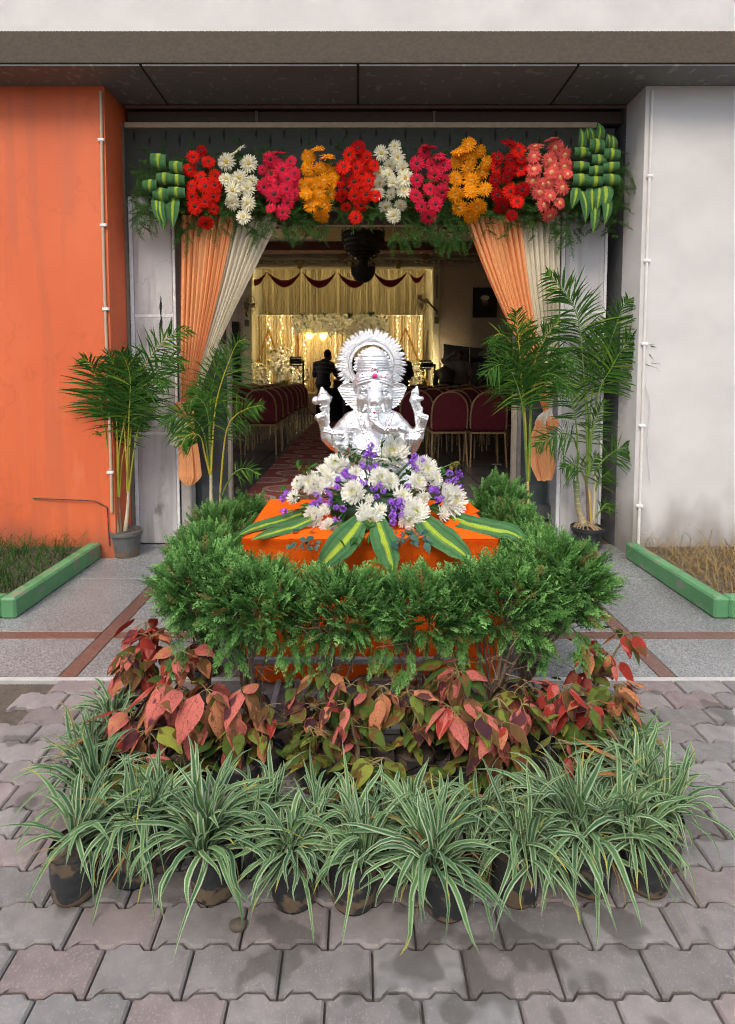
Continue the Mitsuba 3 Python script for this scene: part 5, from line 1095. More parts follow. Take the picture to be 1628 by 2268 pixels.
b.v += (0.0016 * (meshkit.fbm(b.sub(b.lo, b.lo + b.h * (b.n - 1))[1][:b.n[0], :b.n[1], :b.n[2]] * 75, 2) - .5)).astype(np.float32) if b.v.size < 1.2e7 else 0
V, F = b.mesh()
put('figure', (world(V), F), 'silver', st, True)
# halo of two rings of rays, and the small rays of the crown
def ray_mesh(r0, r1, wd, th):
    t_ = np.linspace(0, 1, 7); W = wd * np.array([.75, .95, 1, .95, .8, .5, .06]); a = [-1, -.5, 0, .5, 1]; H = th * np.array([0, .75, .35, .75, 0])
    V = np.array([[r0 + (r1 - r0) * q, W[i] * c_, H[j] * (1 - .6 * q)] for i, q in enumerate(t_) for j, c_ in enumerate(a)] + [[r0 + (r1 - r0) * q, W[i] * c_, -th * .5] for i, q in enumerate(t_) for j, c_ in enumerate(a)])
    F = []; o = 35
    for i in range(6):
        for j in range(4): q = i * 5 + j; F += [[q, q + 5, q + 6], [q, q + 6, q + 1], [o + q, o + q + 6, o + q + 5], [o + q, o + q + 1, o + q + 6]]
        F += [[i * 5, o + i * 5, o + i * 5 + 5], [i * 5, o + i * 5 + 5, i * 5 + 5], [i * 5 + 4, i * 5 + 9, o + i * 5 + 9], [i * 5 + 4, o + i * 5 + 9, o + i * 5 + 4]]
    return V, np.array(F)
hc = w(805, 528, 70)
V, F = lathe([(240, -16), (240, 10), (252, 20), (266, 12), (280, 22), (292, 8), (330, 4), (330, -16), (240, -16)], 96); V = V * k; V = np.stack([V[:, 0], -V[:, 2], V[:, 1]], 1)
hl_ = put('halo', (world(V + hc), F), 'silver', st, False)
def radial(parent, name, cen, n, a0, a1, r0, r1, wd, th, yo, jit):
    for i in range(n):
        a = math.radians(a0 + (a1 - a0) * (i + .5) / n) + R.normal(0, jit); VV, FF = ray_mesh(r0, r1 * R.uniform(.975, 1.02), wd, th); VV = VV * k
        VV[:, 1] += 0.10 * (VV[:, 0] - r0 * k) * math.sin(i * 1.7); X_ = VV[:, 0] * math.cos(a) - VV[:, 1] * math.sin(a); Z_ = VV[:, 0] * math.sin(a) + VV[:, 1] * math.cos(a)
        put(name, (world(np.stack([X_, -VV[:, 2] + yo * k, Z_], 1) + cen), FF), 'silver', parent, True)
radial(hl_, 'ray', hc, 62, -38, 218, 285, 450, 21, 24, 2, .004); radial(hl_, 'short_ray', hc, 61, -36, 216, 285, 385, 17, 24, -12, .004)
radial(st, 'crown_ray', w(822, 560, 40), 21, -14, 194, 170, 250, 24, 22, 0, .02)
# jewels
def jewel(x, zy, r, col, name='jewel', off=0): y = onfront(x, zy); vf = ball(world(w(x, zy, y - r * .3 - off)), r * k, 2, (1, .6, 1)); paint(name, vf, col, st, True, 'gloss')
jewel(840, 676, 32, (0.70, 0.015, 0.22), 'brow_jewel'); jewel(842, 598, 15, (0.65, 0.015, 0.2), 'crown_jewel'); jewel(832, 1107, 17, (0.55, 0.015, 0.12), 'trunk_jewel')
RED, GRE = (0.42, 0.012, 0.015), (0.02, 0.16, 0.05)
for i, (x, z) in enumerate([(612, 708), (648, 690), (692, 658), (712, 694), (760, 645), (780, 684), (805, 630), (872, 632), (930, 652), (918, 694), (990, 660), (975, 690), (1020, 716), (630, 735), (815, 585), (868, 588), (830, 805), (828, 984)] + S1[:6] + S2[:5] + [(675, 1212)]):
    jewel(x, z, 8.5, GRE if i in (4, 8, 14, 15) else RED, 'bead')
# orange backing that shows under both elbows
for P in ([(245, 1440), (280, 1520), (350, 1575), (440, 1590)], [(1440, 1400), (1395, 1500), (1330, 1590), (1240, 1600)]):
    Q = spline([world(w(x, z, 90)) for x, z in P], 14); paint('orange_back', tube(Q, np.interp(np.linspace(0, 1, 14), [0, .5, 1], [28, 62, 60]) * k, 12), (0.85, 0.17, 0.04), st, True)

# ---- flower arrangement
ar = thing('flower_arrangement', 'low arrangement of white chrysanthemums, purple sprays and banded leaves before the statue', 'flower arrangement')
rf = np.random.default_rng(21)
ka = lambda x, y: (515.6 + x * .4172, 968.4 + y * .4172)
def ysurf(v, u=820): return 2.60 + np.clip((1185 - v) / 190, -0.1, 1.1) * 0.30 - 0.02 + 0.10 * (abs(u - 825) / 210) ** 2
def mum(seed, n=190):
    r = np.random.default_rng(seed); mb = MB()
    for i in range(n):
        q = (i + .5) / n; el_ = math.pi / 2 - math.acos(1 - 1.25 * q) if True else 0; az = i * 2.39996 + r.normal(0, .12)
        L = 0.34 + 0.66 * min(1, q * 1.7); L *= r.uniform(.85, 1.1); e0 = el_; d0 = np.array([math.cos(az) * math.cos(e0), math.sin(az) * math.cos(e0), math.sin(e0)])
        P, S, D = arc(d0 * .12, az, e0 - .25, e0 + r.uniform(.55, 1.15) if q > .2 else e0 + .7, L * .92, 5, roll=r.uniform(-.3, .3))
        V, F, uv = ribbon(P, S, 0.062 * np.array([.55, .9, 1.05, 1, .45]), .5, 0, 0, 3)
        c = np.array((0.85, 0.85, 0.80)) * r.uniform(.93, 1.06)
        if q < .10: c = np.array((0.80, 0.80, 0.52)) * r.uniform(.9, 1.05)
        mb.add(V, F, code(c, len(V)))
    d = mb.done(); return mikit.ply(d[:2], 'petal', True, uv=d[2])
MUMS = [mum(300 + i, n) for i, n in enumerate((250, 270, 240, 260))]; SMALL = [mum(320 + i, 90) for i in range(2)]
stk = MB()
core = np.array([0.065, 2.93, TZ + .02])
def stalk(p): vf = tube(spline([core + [rf.normal(0, .06), rf.normal(0, .03), 0], (core + p) / 2 + [rf.normal(0, .02), 0, .03], p], 8), .003, 5); stk.add(*vf, code((0.05, .12, .03), len(vf[0])))
for (x, y, r, sm) in [(540,140,62,0),(410,240,60,0),(345,240,42,0),(500,205,46,1),(470,170,34,1),(318,312,38,1),(458,268,44,1),(635,290,64,0),(655,180,34,1),(848,72,84,0),(790,215,60,0),(840,230,46,0),(1030,170,76,0),(985,232,46,0),(1080,220,46,0),(905,300,50,1),(1015,320,38,1),(970,395,78,0),(1180,335,80,0),(1125,402,42,1),(420,422,58,0),(482,385,36,1),(510,485,52,0),(730,450,74,0),(700,390,46,1),(780,385,42,1),(725,325,25,1),(935,440,52,0),(1150,280,45,0)]:
    u, v = ka(x, y); yy = float(ysurf(v, u)) + (0.06 if y < 150 else 0); p = at(u, v, yy); rad = r * .4172 / pxm(yy)
    n = np.array([(u - 825) / 260 + rf.normal(0, .2), -0.75, .40 + (1090 - v) / 330 + rf.normal(0, .15)]); nn = n / np.linalg.norm(n)
    again('chrysanthemum', (SMALL if sm else MUMS)[int(rf.integers(0, 2 if sm else 4))], ar, to_world=xf(facing(n, rf.uniform(0, 6)), p - nn * rad * .35, rad * 1.16)); stalk(p - nn * rad * .4)
def statice(seed):
    r = np.random.default_rng(seed); mb = MB()
    for i in range(16):
        d = r.normal(size=3); d /= np.linalg.norm(d); c = d * r.uniform(.35, .75); col = np.array((0.34, 0.13, 0.62)) * r.uniform(.75, 1.35)
        for q in range(9):
            a = q * .698 + r.uniform(0, .4); s_, n_ = frame_of(d)[1:]; o = math.cos(a) * s_ + math.sin(a) * n_; t_ = np.cross(d, o); R0 = .34 * r.uniform(.8, 1.15)
            mb.add([c, c + o * R0 + t_ * .12 + d * r.uniform(.05, .3), c + o * R0 - t_ * .12 + d * r.uniform(.05, .3)], [[0, 1, 2]], code(col * r.uniform(.85, 1.2), 3))
    d = mb.done(); return mikit.ply(d[:2], 'petal', False, uv=d[2])
STA = [statice(400 + i) for i in range(5)]
for (x, y) in [(285,300),(262,330),(270,395),(445,300),(495,285),(520,305),(470,330),(425,350),(510,345),(550,370),(435,355),(600,180),(555,265),(590,195),(645,220),(690,150),(705,90),(735,45),(745,90),(760,155),(720,165),(695,235),(765,315),(800,285),(780,255),(750,270),(840,340),(870,350),(895,370),(855,375),(850,415),(850,450),(910,355),(895,415),(965,105),(995,115),(1010,125),(945,135),(975,160),(1080,280),(1130,270),(1085,330),(1145,235),(1180,225),(1150,190),(1195,185),(1210,265),(1205,195),(930,260),(555,435),(1060,275),(1105,325),(560,225),(605,205),(585,380),(720,75),(885,340),(950,125)]:
    u, v = ka(x, y); yy = float(ysurf(v, u)) + rf.uniform(-.03, .02); p = at(u, v, yy); again('purple_floret', STA[int(rf.integers(0, 5))], ar, to_world=xf(facing(rf.normal(size=3)), p, rf.uniform(19, 26) * .4172 / pxm(yy))); stalk(p)
put('stems', stk, 'paint', ar, True, kind='stuff')
def big_leaf(px_list, wpx, seed, roll=0.0, up=(0, 0, 1)):
    Q = []
    for x, y, yy in px_list:                                # lie on the table top, hang over its front edge
        u, v = ka(x, y); q = gr(u, v, TZ + 0.022); Q.append(q if q[1] > TY0 - .03 else at(u, v, max(q[1], TY0 - .045 - .25 * (TY0 - .03 - q[1]))))
    Q[0] = Q[0] + [0, .01, .035]; P = spline(Q, 22); D = np.gradient(P, axis=0); D /= np.linalg.norm(D, axis=1, keepdims=True)
    S = np.cross(D, np.array(up)); S /= np.linalg.norm(S, axis=1, keepdims=True); N = np.cross(S, D); S = S * math.cos(roll) + N * math.sin(roll)
    t_ = np.linspace(0, 1, 22); W = 0.98 * wpx * .4172 / pxm(2.6) / 2 * np.clip(np.interp(t_, [0, .08, .3, .5, .7, .88, .96, 1], [.35, .62, .98, 1, .82, .40, .16, .01]), 0, 1)
    V, F, uv = ribbon(P, S, W, 0.16, 3, seed, 11); V = V + 0.006 * (meshkit.noise(V * 30)[:, None] - .5)
    put('banded_leaf', (V, F), 'leaf', ar, True, uv=uv)
fr_ = (0, -.8, .6)
big_leaf([(470, 400, 2.80), (300, 430, 2.72), (140, 475, 2.66), (15, 525, 2.62)], 92, 3, .1, (0, -.35, .9))
big_leaf([(460, 455, 2.74), (330, 475, 2.68), (200, 510, 2.62), (95, 545, 2.60)], 70, 9, .3, (0, -.35, .9))
big_leaf([(690, 460, 2.72), (610, 530, 2.62), (530, 620, 2.50), (430, 728, 2.42)], 150, 5, .05, fr_)
big_leaf([(760, 440, 2.70), (795, 530, 2.60), (830, 640, 2.48), (858, 735, 2.42)], 128, 12, -.15, fr_)
big_leaf([(960, 420, 2.74), (1060, 495, 2.64), (1170, 580, 2.54), (1285, 670, 2.46)], 150, 17, .0, fr_)
big_leaf([(1050, 400, 2.80), (1220, 450, 2.70), (1380, 490, 2.62), (1490, 515, 2.58), (1605, 590, 2.56)], 140, 22, -.05, (0, -.5, .85))
def small_leaves(n, fn, idc, L0, L1, name='leaf', wr=.22):
    for i in range(n):
        u, v, yy, az, el_ = fn(); yy = min(yy, gr(u, v, TZ + .02)[1]); p = at(u, v, yy); L = rf.uniform(L0, L1); V, F, uv = leaf_at(p, az, el_, L, L * wr, idc, int(rf.integers(0, 200)), rf.uniform(.2, .9), rf.uniform(-.7, .7), .2, 7, 3)
        put(name, (V, F), 'leaf', ar, True, uv=uv)
def around():
    a = rf.uniform(0, 6.283); q = rf.uniform(0, 1) ** .5; u = 825 + 200 * q * math.cos(a); v = 1085 + 85 * q * math.sin(a); return u, v, float(ysurf(v, u)) + .05, rf.uniform(-3.14, 3.14), rf.uniform(-.4, 1.2)
small_leaves(200, around, 5, .035, .075)
small_leaves(34, lambda: (515.6 + rf.uniform(830, 1040) * .4172, 968.4 + rf.uniform(480, 560) * .4172, 2.58 + rf.uniform(-.02, .04), rf.uniform(-2.6, -.4), rf.uniform(-.6, .3)), 8, .03, .055, wr=.32)
small_leaves(24, lambda: (515.6 + rf.uniform(300, 470) * .4172, 968.4 + rf.uniform(480, 580) * .4172, 2.60 + rf.uniform(-.02, .04), rf.uniform(-2.9, -1.2), rf.uniform(-.5, .3)), 8, .03, .055, wr=.28)
small_leaves(40, lambda: (515.6 + rf.uniform(560, 760) * .4172, 968.4 + rf.uniform(440, 540) * .4172, 2.60 + rf.uniform(-.02, .05), rf.uniform(-2.9, -.2), rf.uniform(-.5, .3)), 5, .04, .07)
def sprig(u, v, yy, H, n, idc, L):
    p = at(u, v, yy); Q = spline([p + [0, 0, -.10], p, p + [.004, 0, H]], 10); paint('sprig_stem', tube(Q, .0022, 5), (0.10, .17, .05), ar, True)
    for i in range(n):
        q = Q[3 + i * 6 // n]; V, F, uv = leaf_at(q, (i * 2.4) - 1.6, .9 - .1 * i, L * rf.uniform(.8, 1.1), L * .2, idc, int(rf.integers(0, 99)), .5, rf.uniform(-.5, .5), .2, 8, 3); put('leaf', (V, F), 'leaf', ar, True, uv=uv)
sprig(777, 1008, 2.86, .06, 6, 5, .06); sprig(866, 978, 2.99, .03, 5, 5, .05); sprig(790, 1018, 2.84, .03, 5, 5, .05); sprig(845, 980, 2.92, .02, 4, 5, .045); sprig(893, 988, 2.99, .02, 4, 9, .05)
for (cu, cv) in ((678, 1036), (1004, 1026)):
    for i in range(9):
        p = at(cu + rf.normal(0, 9), cv + rf.normal(0, 5), 2.85); V, F, uv = leaf_at(p, rf.uniform(-3, 3), rf.uniform(-.2, 1.2), .055, .012, 9, 3 * i + 1, 2.8, rf.uniform(-1, 1), .3, 9, 3); put('curly_leaf', (V, F), 'leaf', ar, True, uv=uv)
    paint('sprig_stem', tube(spline([core, (core + at(cu, cv, 2.85)) / 2 + [0, 0, .03], at(cu, cv, 2.85)], 8), .0025, 5), (0.12, .2, .05), ar, True)
V, F = ball(core + [0, -.08, .05], 1, 2, (.22, .14, .10)); paint('foam_base', (V, F), (0.02, .05, .02), ar, True)
# ================================================================ plants
def grass_plant(x, y, label, group, n=70, size=1.0, parts=True, lean=(0, 0), pot_h=0.135, pot_r=0.066, z=0.0):
    k = thing('striped_grass_plant', label, 'potted plant', group)
    polybag(k, x, y, pot_r, pot_h, z)
    mb = MB(); crowns = [(R.normal(0, .022), R.normal(0, .022)) for _ in range(4)]; lean = (lean[0] + R.normal(0, .10), lean[1] + R.normal(0, .08)); fa_ = R.uniform(0, 6.28)
    for i in range(n):
        az = R.uniform(0, 2 * math.pi) if R.uniform() < .6 else R.normal(fa_, 1.0); u = R.uniform()
        e0 = math.radians(88 - 50 * u + R.uniform(-8, 8)); L = size * R.uniform(0.12, 0.245) * (0.8 + 0.35 * (1 - abs(u - 0.5)))
        if u < 0.25: e1 = e0 - math.radians(R.uniform(15, 95))
        else: e1 = e0 - math.radians(R.uniform(70, 145))
        e1 = max(e1, math.radians(-88))
        cr3 = crowns[i % len(crowns)]
        p0 = (x + cr3[0] + 0.014 * math.cos(az) * u + lean[0] * 0.1, y + cr3[1] + 0.014 * math.sin(az) * u, z + pot_h - 0.01)
        P, S, D = arc(p0, az, e0, e1, L, 10, twist=R.uniform(-0.5, 0.5), roll=R.uniform(-0.35, 0.35), power=R.uniform(0.9, 1.7))
        P[:, 0] += lean[0] * (P[:, 2] - p0[2]); P[:, 1] += lean[1] * (P[:, 2] - p0[2])
        tt_ = np.linspace(0, 1, 10); P = P + 0.05 * size * tt_[:, None] * (np.stack([meshkit.noise(np.c_[tt_ * 2.2 + 7.1 * i, tt_ * 0 + q, tt_ * 0]) for q in range(3)], 1) - .5)
        if R.uniform() < .10: q = int(R.integers(4, 8)); P[q:, 2] -= (tt_[q:] - tt_[q]) * R.uniform(.08, .25)
        P[:, 2] = np.maximum(P[:, 2], z + 0.006 + 0.004 * R.uniform())
        t = np.linspace(0, 1, 10)
        W = R.uniform(0.0050, 0.0086) * size ** 0.5 * np.clip(np.minimum(0.55 + 3 * t, (1.02 - t) * 2.6), 0, 1)
        rb = ribbon(P, S, W, 0.28, 1, int(R.integers(0, 400)), 3)
        if parts: put('leaf', rb[:2], 'leaf', k, True, uv=rb[2])
        else: mb.add(*rb)
    # dry hanging blades
    md = MB()
    for i in range(9 if parts else 4):
        az = R.uniform(0, 6.28); P, S, D = arc((x + 0.03 * math.cos(az), y + 0.03 * math.sin(az), z + pot_h - 0.01), az, R.uniform(0.0, 0.9), R.uniform(-1.7, -1.2), R.uniform(0.08, 0.17), 7, twist=R.uniform(-1, 1), roll=R.uniform(-1, 1))
        P[:, 2] = np.maximum(P[:, 2], z + 0.005)
        md.add(*ribbon(P, S, 0.0024 * np.linspace(1, 0.2, 7), 0.4, 7, int(R.integers(0, 200)), 2))
    if not parts: put('leaves', mb, 'leaf', k, True, kind='stuff')
    put('dry_leaves', md, 'leaf', k, True, kind='stuff')
    return k
GG = 'striped grass plants in black nursery pots around the display'
front = [  # u, v of the pot foot, size, leaves, lean, label
    (470, 2005, 1.22, 84, (-0.12, 0), 'largest striped grass plant in a black pot, second from the left along the pavement'),
    (650, 2022, 0.86, 56, (0, 0), 'small low striped grass plant in a black pot right of the largest one'),
    (783, 2026, 0.98, 66, (0.05, 0), 'striped grass plant in a muddy black pot in the middle of the pavement row'),
    (992, 2042, 1.12, 80, (-0.02, -0.05), 'striped grass plant whose mud caked pot stands nearest to the pavement edge'),
    (1146, 2012, 0.98, 70, (0.0, 0), 'striped grass plant in a round black pot next to a fallen green leaf'),
    (1308, 1992, 1.20, 74, (0.05, 0), 'tall striped grass plant with upright blades at the right end of the pavement row'),
    (292, 1972, 1.0, 70, (0, 0), 'dense striped grass plant at the left end of the pavement row'),
    (1440, 1990, 1.0, 56, (-0.05, 0), 'striped grass plant half cut off beyond the right end of the pavement row'),
]
for (u, v, sz, n, ln, lab) in front:
    p = gr(u, v - 16); grass_plant(p[0], p[1] + 0.03, lab, GG, int(n * 1.3), sz, True, ln)
GB = 'striped grass plants behind and beside the pavement row'
for (u, v, sz, lab) in [
    (232, 1830, 1.0, 'striped grass plant at the left edge just behind the pavement row'), (170, 1950, 1.0, 'striped grass plant beyond the left end of the pavement row, front left corner'),
    (242, 1712, 0.95, 'striped grass plant at the left edge below the purple copperleaf'), (252, 1640, 0.9, 'farthest striped grass plant of the left edge, beside the granite apron'),
    (205, 1760, 0.95, 'striped grass plant at the outer left edge of the display'), (1400, 1800, 1.0, 'striped grass plant at the right edge just behind the tall upright one'),
    (1392, 1740, 0.95, 'striped grass plant at the right edge under the salmon copperleaf'), (1455, 1880, 1.0, 'outermost striped grass plant beyond the right edge of the display'),
    (1385, 1690, 0.8, 'farthest striped grass plant of the right edge, below the red copperleaf'), (560, 1890, 0.85, 'striped grass plant in the gap behind the largest and the small low one'),
    (880, 1905, 0.8, 'striped grass plant behind the gap left of the mud caked pot'), (1075, 1890, 0.9, 'striped grass plant behind the gap right of the mud caked pot'),
    (365, 1880, 0.9, 'striped grass plant behind the gap left of the largest one'), (1230, 1880, 0.85, 'striped grass plant behind the gap left of the tall upright one'),
    (715, 1900, 0.75, 'small striped grass plant behind the small low one and the middle one')]:
    p = gr(u, v + 20); grass_plant(p[0], p[1], lab, GB, 60, sz, False)

# ---- copper leaf plants
def seed_rand(sd, y):                                      # mikit.cell_rand(sd, y) in numpy: which colour a leaf's seed gives
    h = (np.asarray(sd, np.uint64) + 1000000) * 374761393 + (y + 1000000) * 668265263 + 1000000 * 2147483647
    h = h & 0xFFFFFFFF; h = ((h ^ (h >> 13)) * 1274126177) & 0xFFFFFFFF
    return ((h ^ (h >> 16)) & 0xFFFFFF) / 16777215.0
SEED_R1 = seed_rand(np.arange(300), 3)
HUES = [((0, .24), 'pink rose'), ((.24, .40), ' red crimson brick'), ((.40, .55), 'salmon peach orange'), ((.55, .72), 'purple maroon'), ((.72, .86), 'bronze brown rust olive')]
def leaf_seed(label):
    w_ = [r for r, names in HUES if any((' ' + q) in (' ' + label) for q in names.split())]
    if not w_ or R.uniform() < .3: return int(R.integers(0, 300))
    a, b = w_[int(R.integers(0, len(w_)))]; return int(R.choice(np.nonzero((SEED_R1 > a) & (SEED_R1 < b))[0]))
def copper_plant(u, v, Y, label, group, n=22, size=1.0, green=5, spread=0.11, ids=2):
    c = at(u, v - (38 if ids == 2 else 20), Y); k = thing('copperleaf_plant', label, 'shrub', group)
    bx, by = c[0] + R.uniform(-0.05, 0.05), Y + R.uniform(0.0, 0.08)
    polybag(k, bx, by, 0.07, 0.10)
    tips = []
    for b in range(3):
        e = c + np.array([R.uniform(-1, 1) * spread, R.uniform(-0.7, 0.7) * spread, R.uniform(-0.13, 0.02)])
        if b == 0: e = c + np.array([0, 0, -0.01])
        m = np.array([bx + (e[0] - bx) * 0.25 + R.uniform(-0.02, 0.02), by + (e[1] - by) * 0.3, 0.09 + 0.5 * max(e[2] - 0.09, 0.02)])
        t = np.linspace(0, 1, 9)[:, None]; P = (1 - t) ** 2 * np.array([bx, by, 0.07]) + 2 * t * (1 - t) * m + t ** 2 * e
        P = P + 0.008 * (np.stack([meshkit.noise(P * 25 + 7 * q + b) for q in range(3)], 1) - 0.5) * 2
        paint('stem', tube(P, np.linspace(0.0065, 0.003, 9), 7), (0.20, 0.15, 0.09), k, smooth=True, bsdf='bark')
        tips.append(P)
    for i in range(n):
        P = tips[i % 3]; q = P[-1] if i < n * 0.55 else P[int(R.integers(5, 9))]
        az = R.uniform(-math.pi, math.pi) if R.uniform() < 0.45 else R.uniform(-math.pi, 0) ; el = R.uniform(-0.7, 0.6); pet = R.uniform(0.02, 0.055)
        q2 = q + pet * np.array([math.cos(az) * math.cos(el), math.sin(az) * math.cos(el), math.sin(el)])
        L = size * R.uniform(0.062, 0.115)
        V, F, uv = leaf_at(q2, az, el - R.uniform(0.2, 1.0), L, L * R.uniform(0.25, 0.33), ids if R.uniform() > (0.10 if u < 600 else 0.30) else 9, leaf_seed(label), R.uniform(0.2, 1.1), R.uniform(-0.6, 0.6), R.uniform(0.05, 0.35), 9, 5, 0.006)
        put('leaf', (V, F), 'leaf', k, True, uv=uv)
        mb = tube(np.array([q, (q + q2) / 2 + [0, 0, 0.003], q2]), 0.0013, 4)
        if i == 0: pm = MB()
        pm.add(*mb, code((0.22, 0.17, 0.07), len(mb[0])))
    for i in range(green):
        P = tips[i % 3]; q = P[int(R.integers(2, 6))]; az = R.uniform(-math.pi, 0.4); el = R.uniform(-0.3, 0.5)
        q2 = q + R.uniform(0.03, 0.07) * np.array([math.cos(az), math.sin(az), 0.2]); L = R.uniform(0.045, 0.085)
        V, F, uv = leaf_at(q2, az, el, L, L * 0.29, 9, int(R.integers(0, 300)), R.uniform(0.3, 1.2), R.uniform(-0.5, 0.5), 0.2, 8, 5)
        put('leaf', (V, F), 'leaf', k, True, uv=uv)
        mb = tube(np.array([q, q2]), 0.0013, 4); pm.add(*mb, code((0.16, 0.17, 0.06), len(mb[0])))
    put('leaf_stalks', pm, 'paint', k, True, kind='stuff')
    return k
CG = 'copperleaf plants between the hedge and the striped grass'
for a in [
    (335, 1445, 2.15, 'copperleaf plant with bright red leaves at the left corner of the hedge', 24, 0.85, 4, 0.11),
    (455, 1560, 1.86, 'copperleaf plant with large salmon pink leaves left of the hedge trunk', 18, 1.2, 6, 0.13),
    (292, 1610, 1.90, 'copperleaf plant with purple and pink leaves lowest at the left edge', 18, 0.95, 7, 0.10),
    (370, 1580, 2.02, 'dark purple copperleaf plant behind the large pink leaves', 20, 0.9, 5, 0.11),
    (592, 1605, 1.92, 'small sparse copperleaf plant with rust leaves beside the hedge trunk', 7, 0.85, 4, 0.06),
    (720, 1530, 2.0, 'copperleaf plant with dark maroon leaves in front of the orange cloth', 18, 0.85, 7, 0.10),
    (812, 1560, 1.95, 'copperleaf plant with salmon leaves under the middle of the hedge', 18, 0.9, 8, 0.10),
    (905, 1565, 1.90, 'copperleaf plant with a long olive leaf right of the middle', 18, 1.0, 9, 0.10),
    (1015, 1520, 1.93, 'copperleaf plant with one large round pink leaf on top', 19, 1.15, 7, 0.11),
    (1105, 1575, 1.86, 'copperleaf plant with drooping brown pink leaves right of the big round leaf', 18, 1.1, 6, 0.10),
    (1180, 1560, 1.98, 'copperleaf plant with mixed green and rose leaves below the right hedge', 18, 1.0, 6, 0.10),
    (1250, 1550, 1.92, 'copperleaf plant with crimson leaves second from the right', 18, 0.95, 6, 0.10),
    (405, 1475, 2.08, 'copperleaf plant with small crimson leaves behind the salmon pink one', 18, 0.8, 3, 0.10),
    (520, 1590, 1.84, 'copperleaf plant with one long orange leaf right of the salmon pink one', 13, 1.1, 4, 0.11),
    (655, 1560, 1.97, 'copperleaf plant with small maroon leaves at the left edge of the orange cloth', 14, 0.75, 4, 0.10),
    (765, 1590, 1.86, 'copperleaf plant with dull rose leaves low in front of the cloth', 14, 0.85, 5, 0.10),
    (960, 1540, 2.00, 'copperleaf plant with peach leaves left of the big round leaf', 16, 0.9, 5, 0.10),
    (1060, 1610, 1.80, 'copperleaf plant with long bronze leaves hanging lowest right of the middle', 13, 1.1, 4, 0.10),
    (285, 1480, 2.12, 'copperleaf plant with rusty leaves outermost at the left edge', 18, 0.85, 4, 0.10),
    (330, 1650, 1.80, 'copperleaf plant with one hanging pink and purple leaf above the left grass', 14, 1.0, 5, 0.11),
    (1300, 1590, 1.86, 'copperleaf plant with brick red leaves above the right grass', 15, 0.9, 5, 0.11),
    (1345, 1475, 2.08, 'copperleaf plant with red leaves at the right corner of the hedge', 22, 0.85, 4, 0.11),
    (1372, 1555, 1.92, 'copperleaf plant with salmon leaves cut by the right edge', 18, 1.0, 6, 0.10)]:
    copper_plant(*a[:4], CG, int(a[4] * (1.7 if a[0] < 600 or a[0] > 1280 else 1.55)), a[5] * (1.15 if a[0] < 600 else 1.02), int(a[6] * 1.6), a[7] * 1.2)
LG = 'low green leaved copperleaf plants'
for a in [
    (705, 1640, 1.86, 'low leggy green plant with bare twisted stems left of the middle', 9, 0.7, 11, 0.09),
    (838, 1705, 1.74, 'low plant with yellow green spotted leaves in the middle', 12, 0.85, 9, 0.12),
    (930, 1730, 1.76, 'low bushy plant with dark green and yellow leaves right of the middle', 14, 0.75, 9, 0.13),
    (1150, 1665, 1.80, 'low plant with green, yellow edged hanging leaves under the right hedge', 12, 1.0, 6, 0.09),
    (1290, 1660, 1.86, 'low plant of small dull green leaves near the right edge', 14, 0.6, 12, 0.13),
    (400, 1690, 1.86, 'low plant with small yellow green leaves behind the largest grass', 12, 0.7, 9, 0.12),
    (1050, 1720, 1.80, 'low plant with pale yellow leaves between two grass plants', 10, 0.7, 9, 0.10)]:
    copper_plant(*a[:4], LG, int(a[4] * 1.6), a[5] * 1.1, int(a[6] * 1.5), a[7] * 1.2, ids=9)

# ---- clipped conifer hedge of single bushes
def spray_mesh(seed):
    r = np.random.default_rng(seed); out = []
    def rib(p, d, L, w, bend, n=3):
        t = np.linspace(0, 1, n); s = np.array([-d[1], d[0], 0.0])
        P = np.asarray(p) + np.outer(t * L, d) + np.outer(bend * t ** 2 * L, s) + np.outer(-0.12 * t ** 2 * L * r.uniform(0.3, 1.5), [0, 0, 1])
        S = np.tile(s, (n, 1)); tw = r.uniform(-0.9, 0.9); S = S * math.cos(tw) + np.array([0, 0, 1]) * math.sin(tw)
        out.append((P, S, w * np.array([0.9, 1.0, 0.35])[:n], float(np.clip(p[0] / 0.15, 0, 1)))); return P
    M = rib((0, 0, 0), np.array([1.0, 0, 0]), 0.15, 0.0025, r.uniform(-0.15, 0.15))
    k = 0
    for x in np.linspace(0.025, 0.14, 8):
        for sg in (-1, 1):
            a = sg * r.uniform(0.5, 0.85); L = r.uniform(0.035, 0.06) * (1.15 - x / 0.16)
            d = np.array([math.cos(a), math.sin(a), 0.0]); p = np.array([x + r.uniform(-0.004, 0.004), 0, 0])
            rib(p, d, L, 0.0028, sg * -0.12)
            for f in (0.35, 0.7):
                if L < 0.02: continue
                for s2 in (-1, 1):
                    if r.uniform() < 0.2: continue
                    a2 = a + s2 * r.uniform(0.45, 0.8)
                    rib(p + d * L * f, np.array([math.cos(a2), math.sin(a2), 0.0]), L * r.uniform(0.3, 0.5), 0.0026, 0.0, 3)
    V, F, t, n = [], [], [], 0
    for P, S, W, tt in out:
        m = len(P); v = np.vstack([P - S * W[:, None], P + S * W[:, None]]); V.append(v)
        for i in range(m - 1): F += [[n + i, n + m + i, n + m + i + 1], [n + i, n + m + i + 1, n + i + 1]]
        t += list(np.tile(np.clip(tt + np.linspace(0, 0.3, m), 0.02, 0.98), 2)); n += 2 * m
    return np.vstack(V), np.array(F), np.array(t)
SPRAYS = [spray_mesh(100 + i) for i in range(6)]
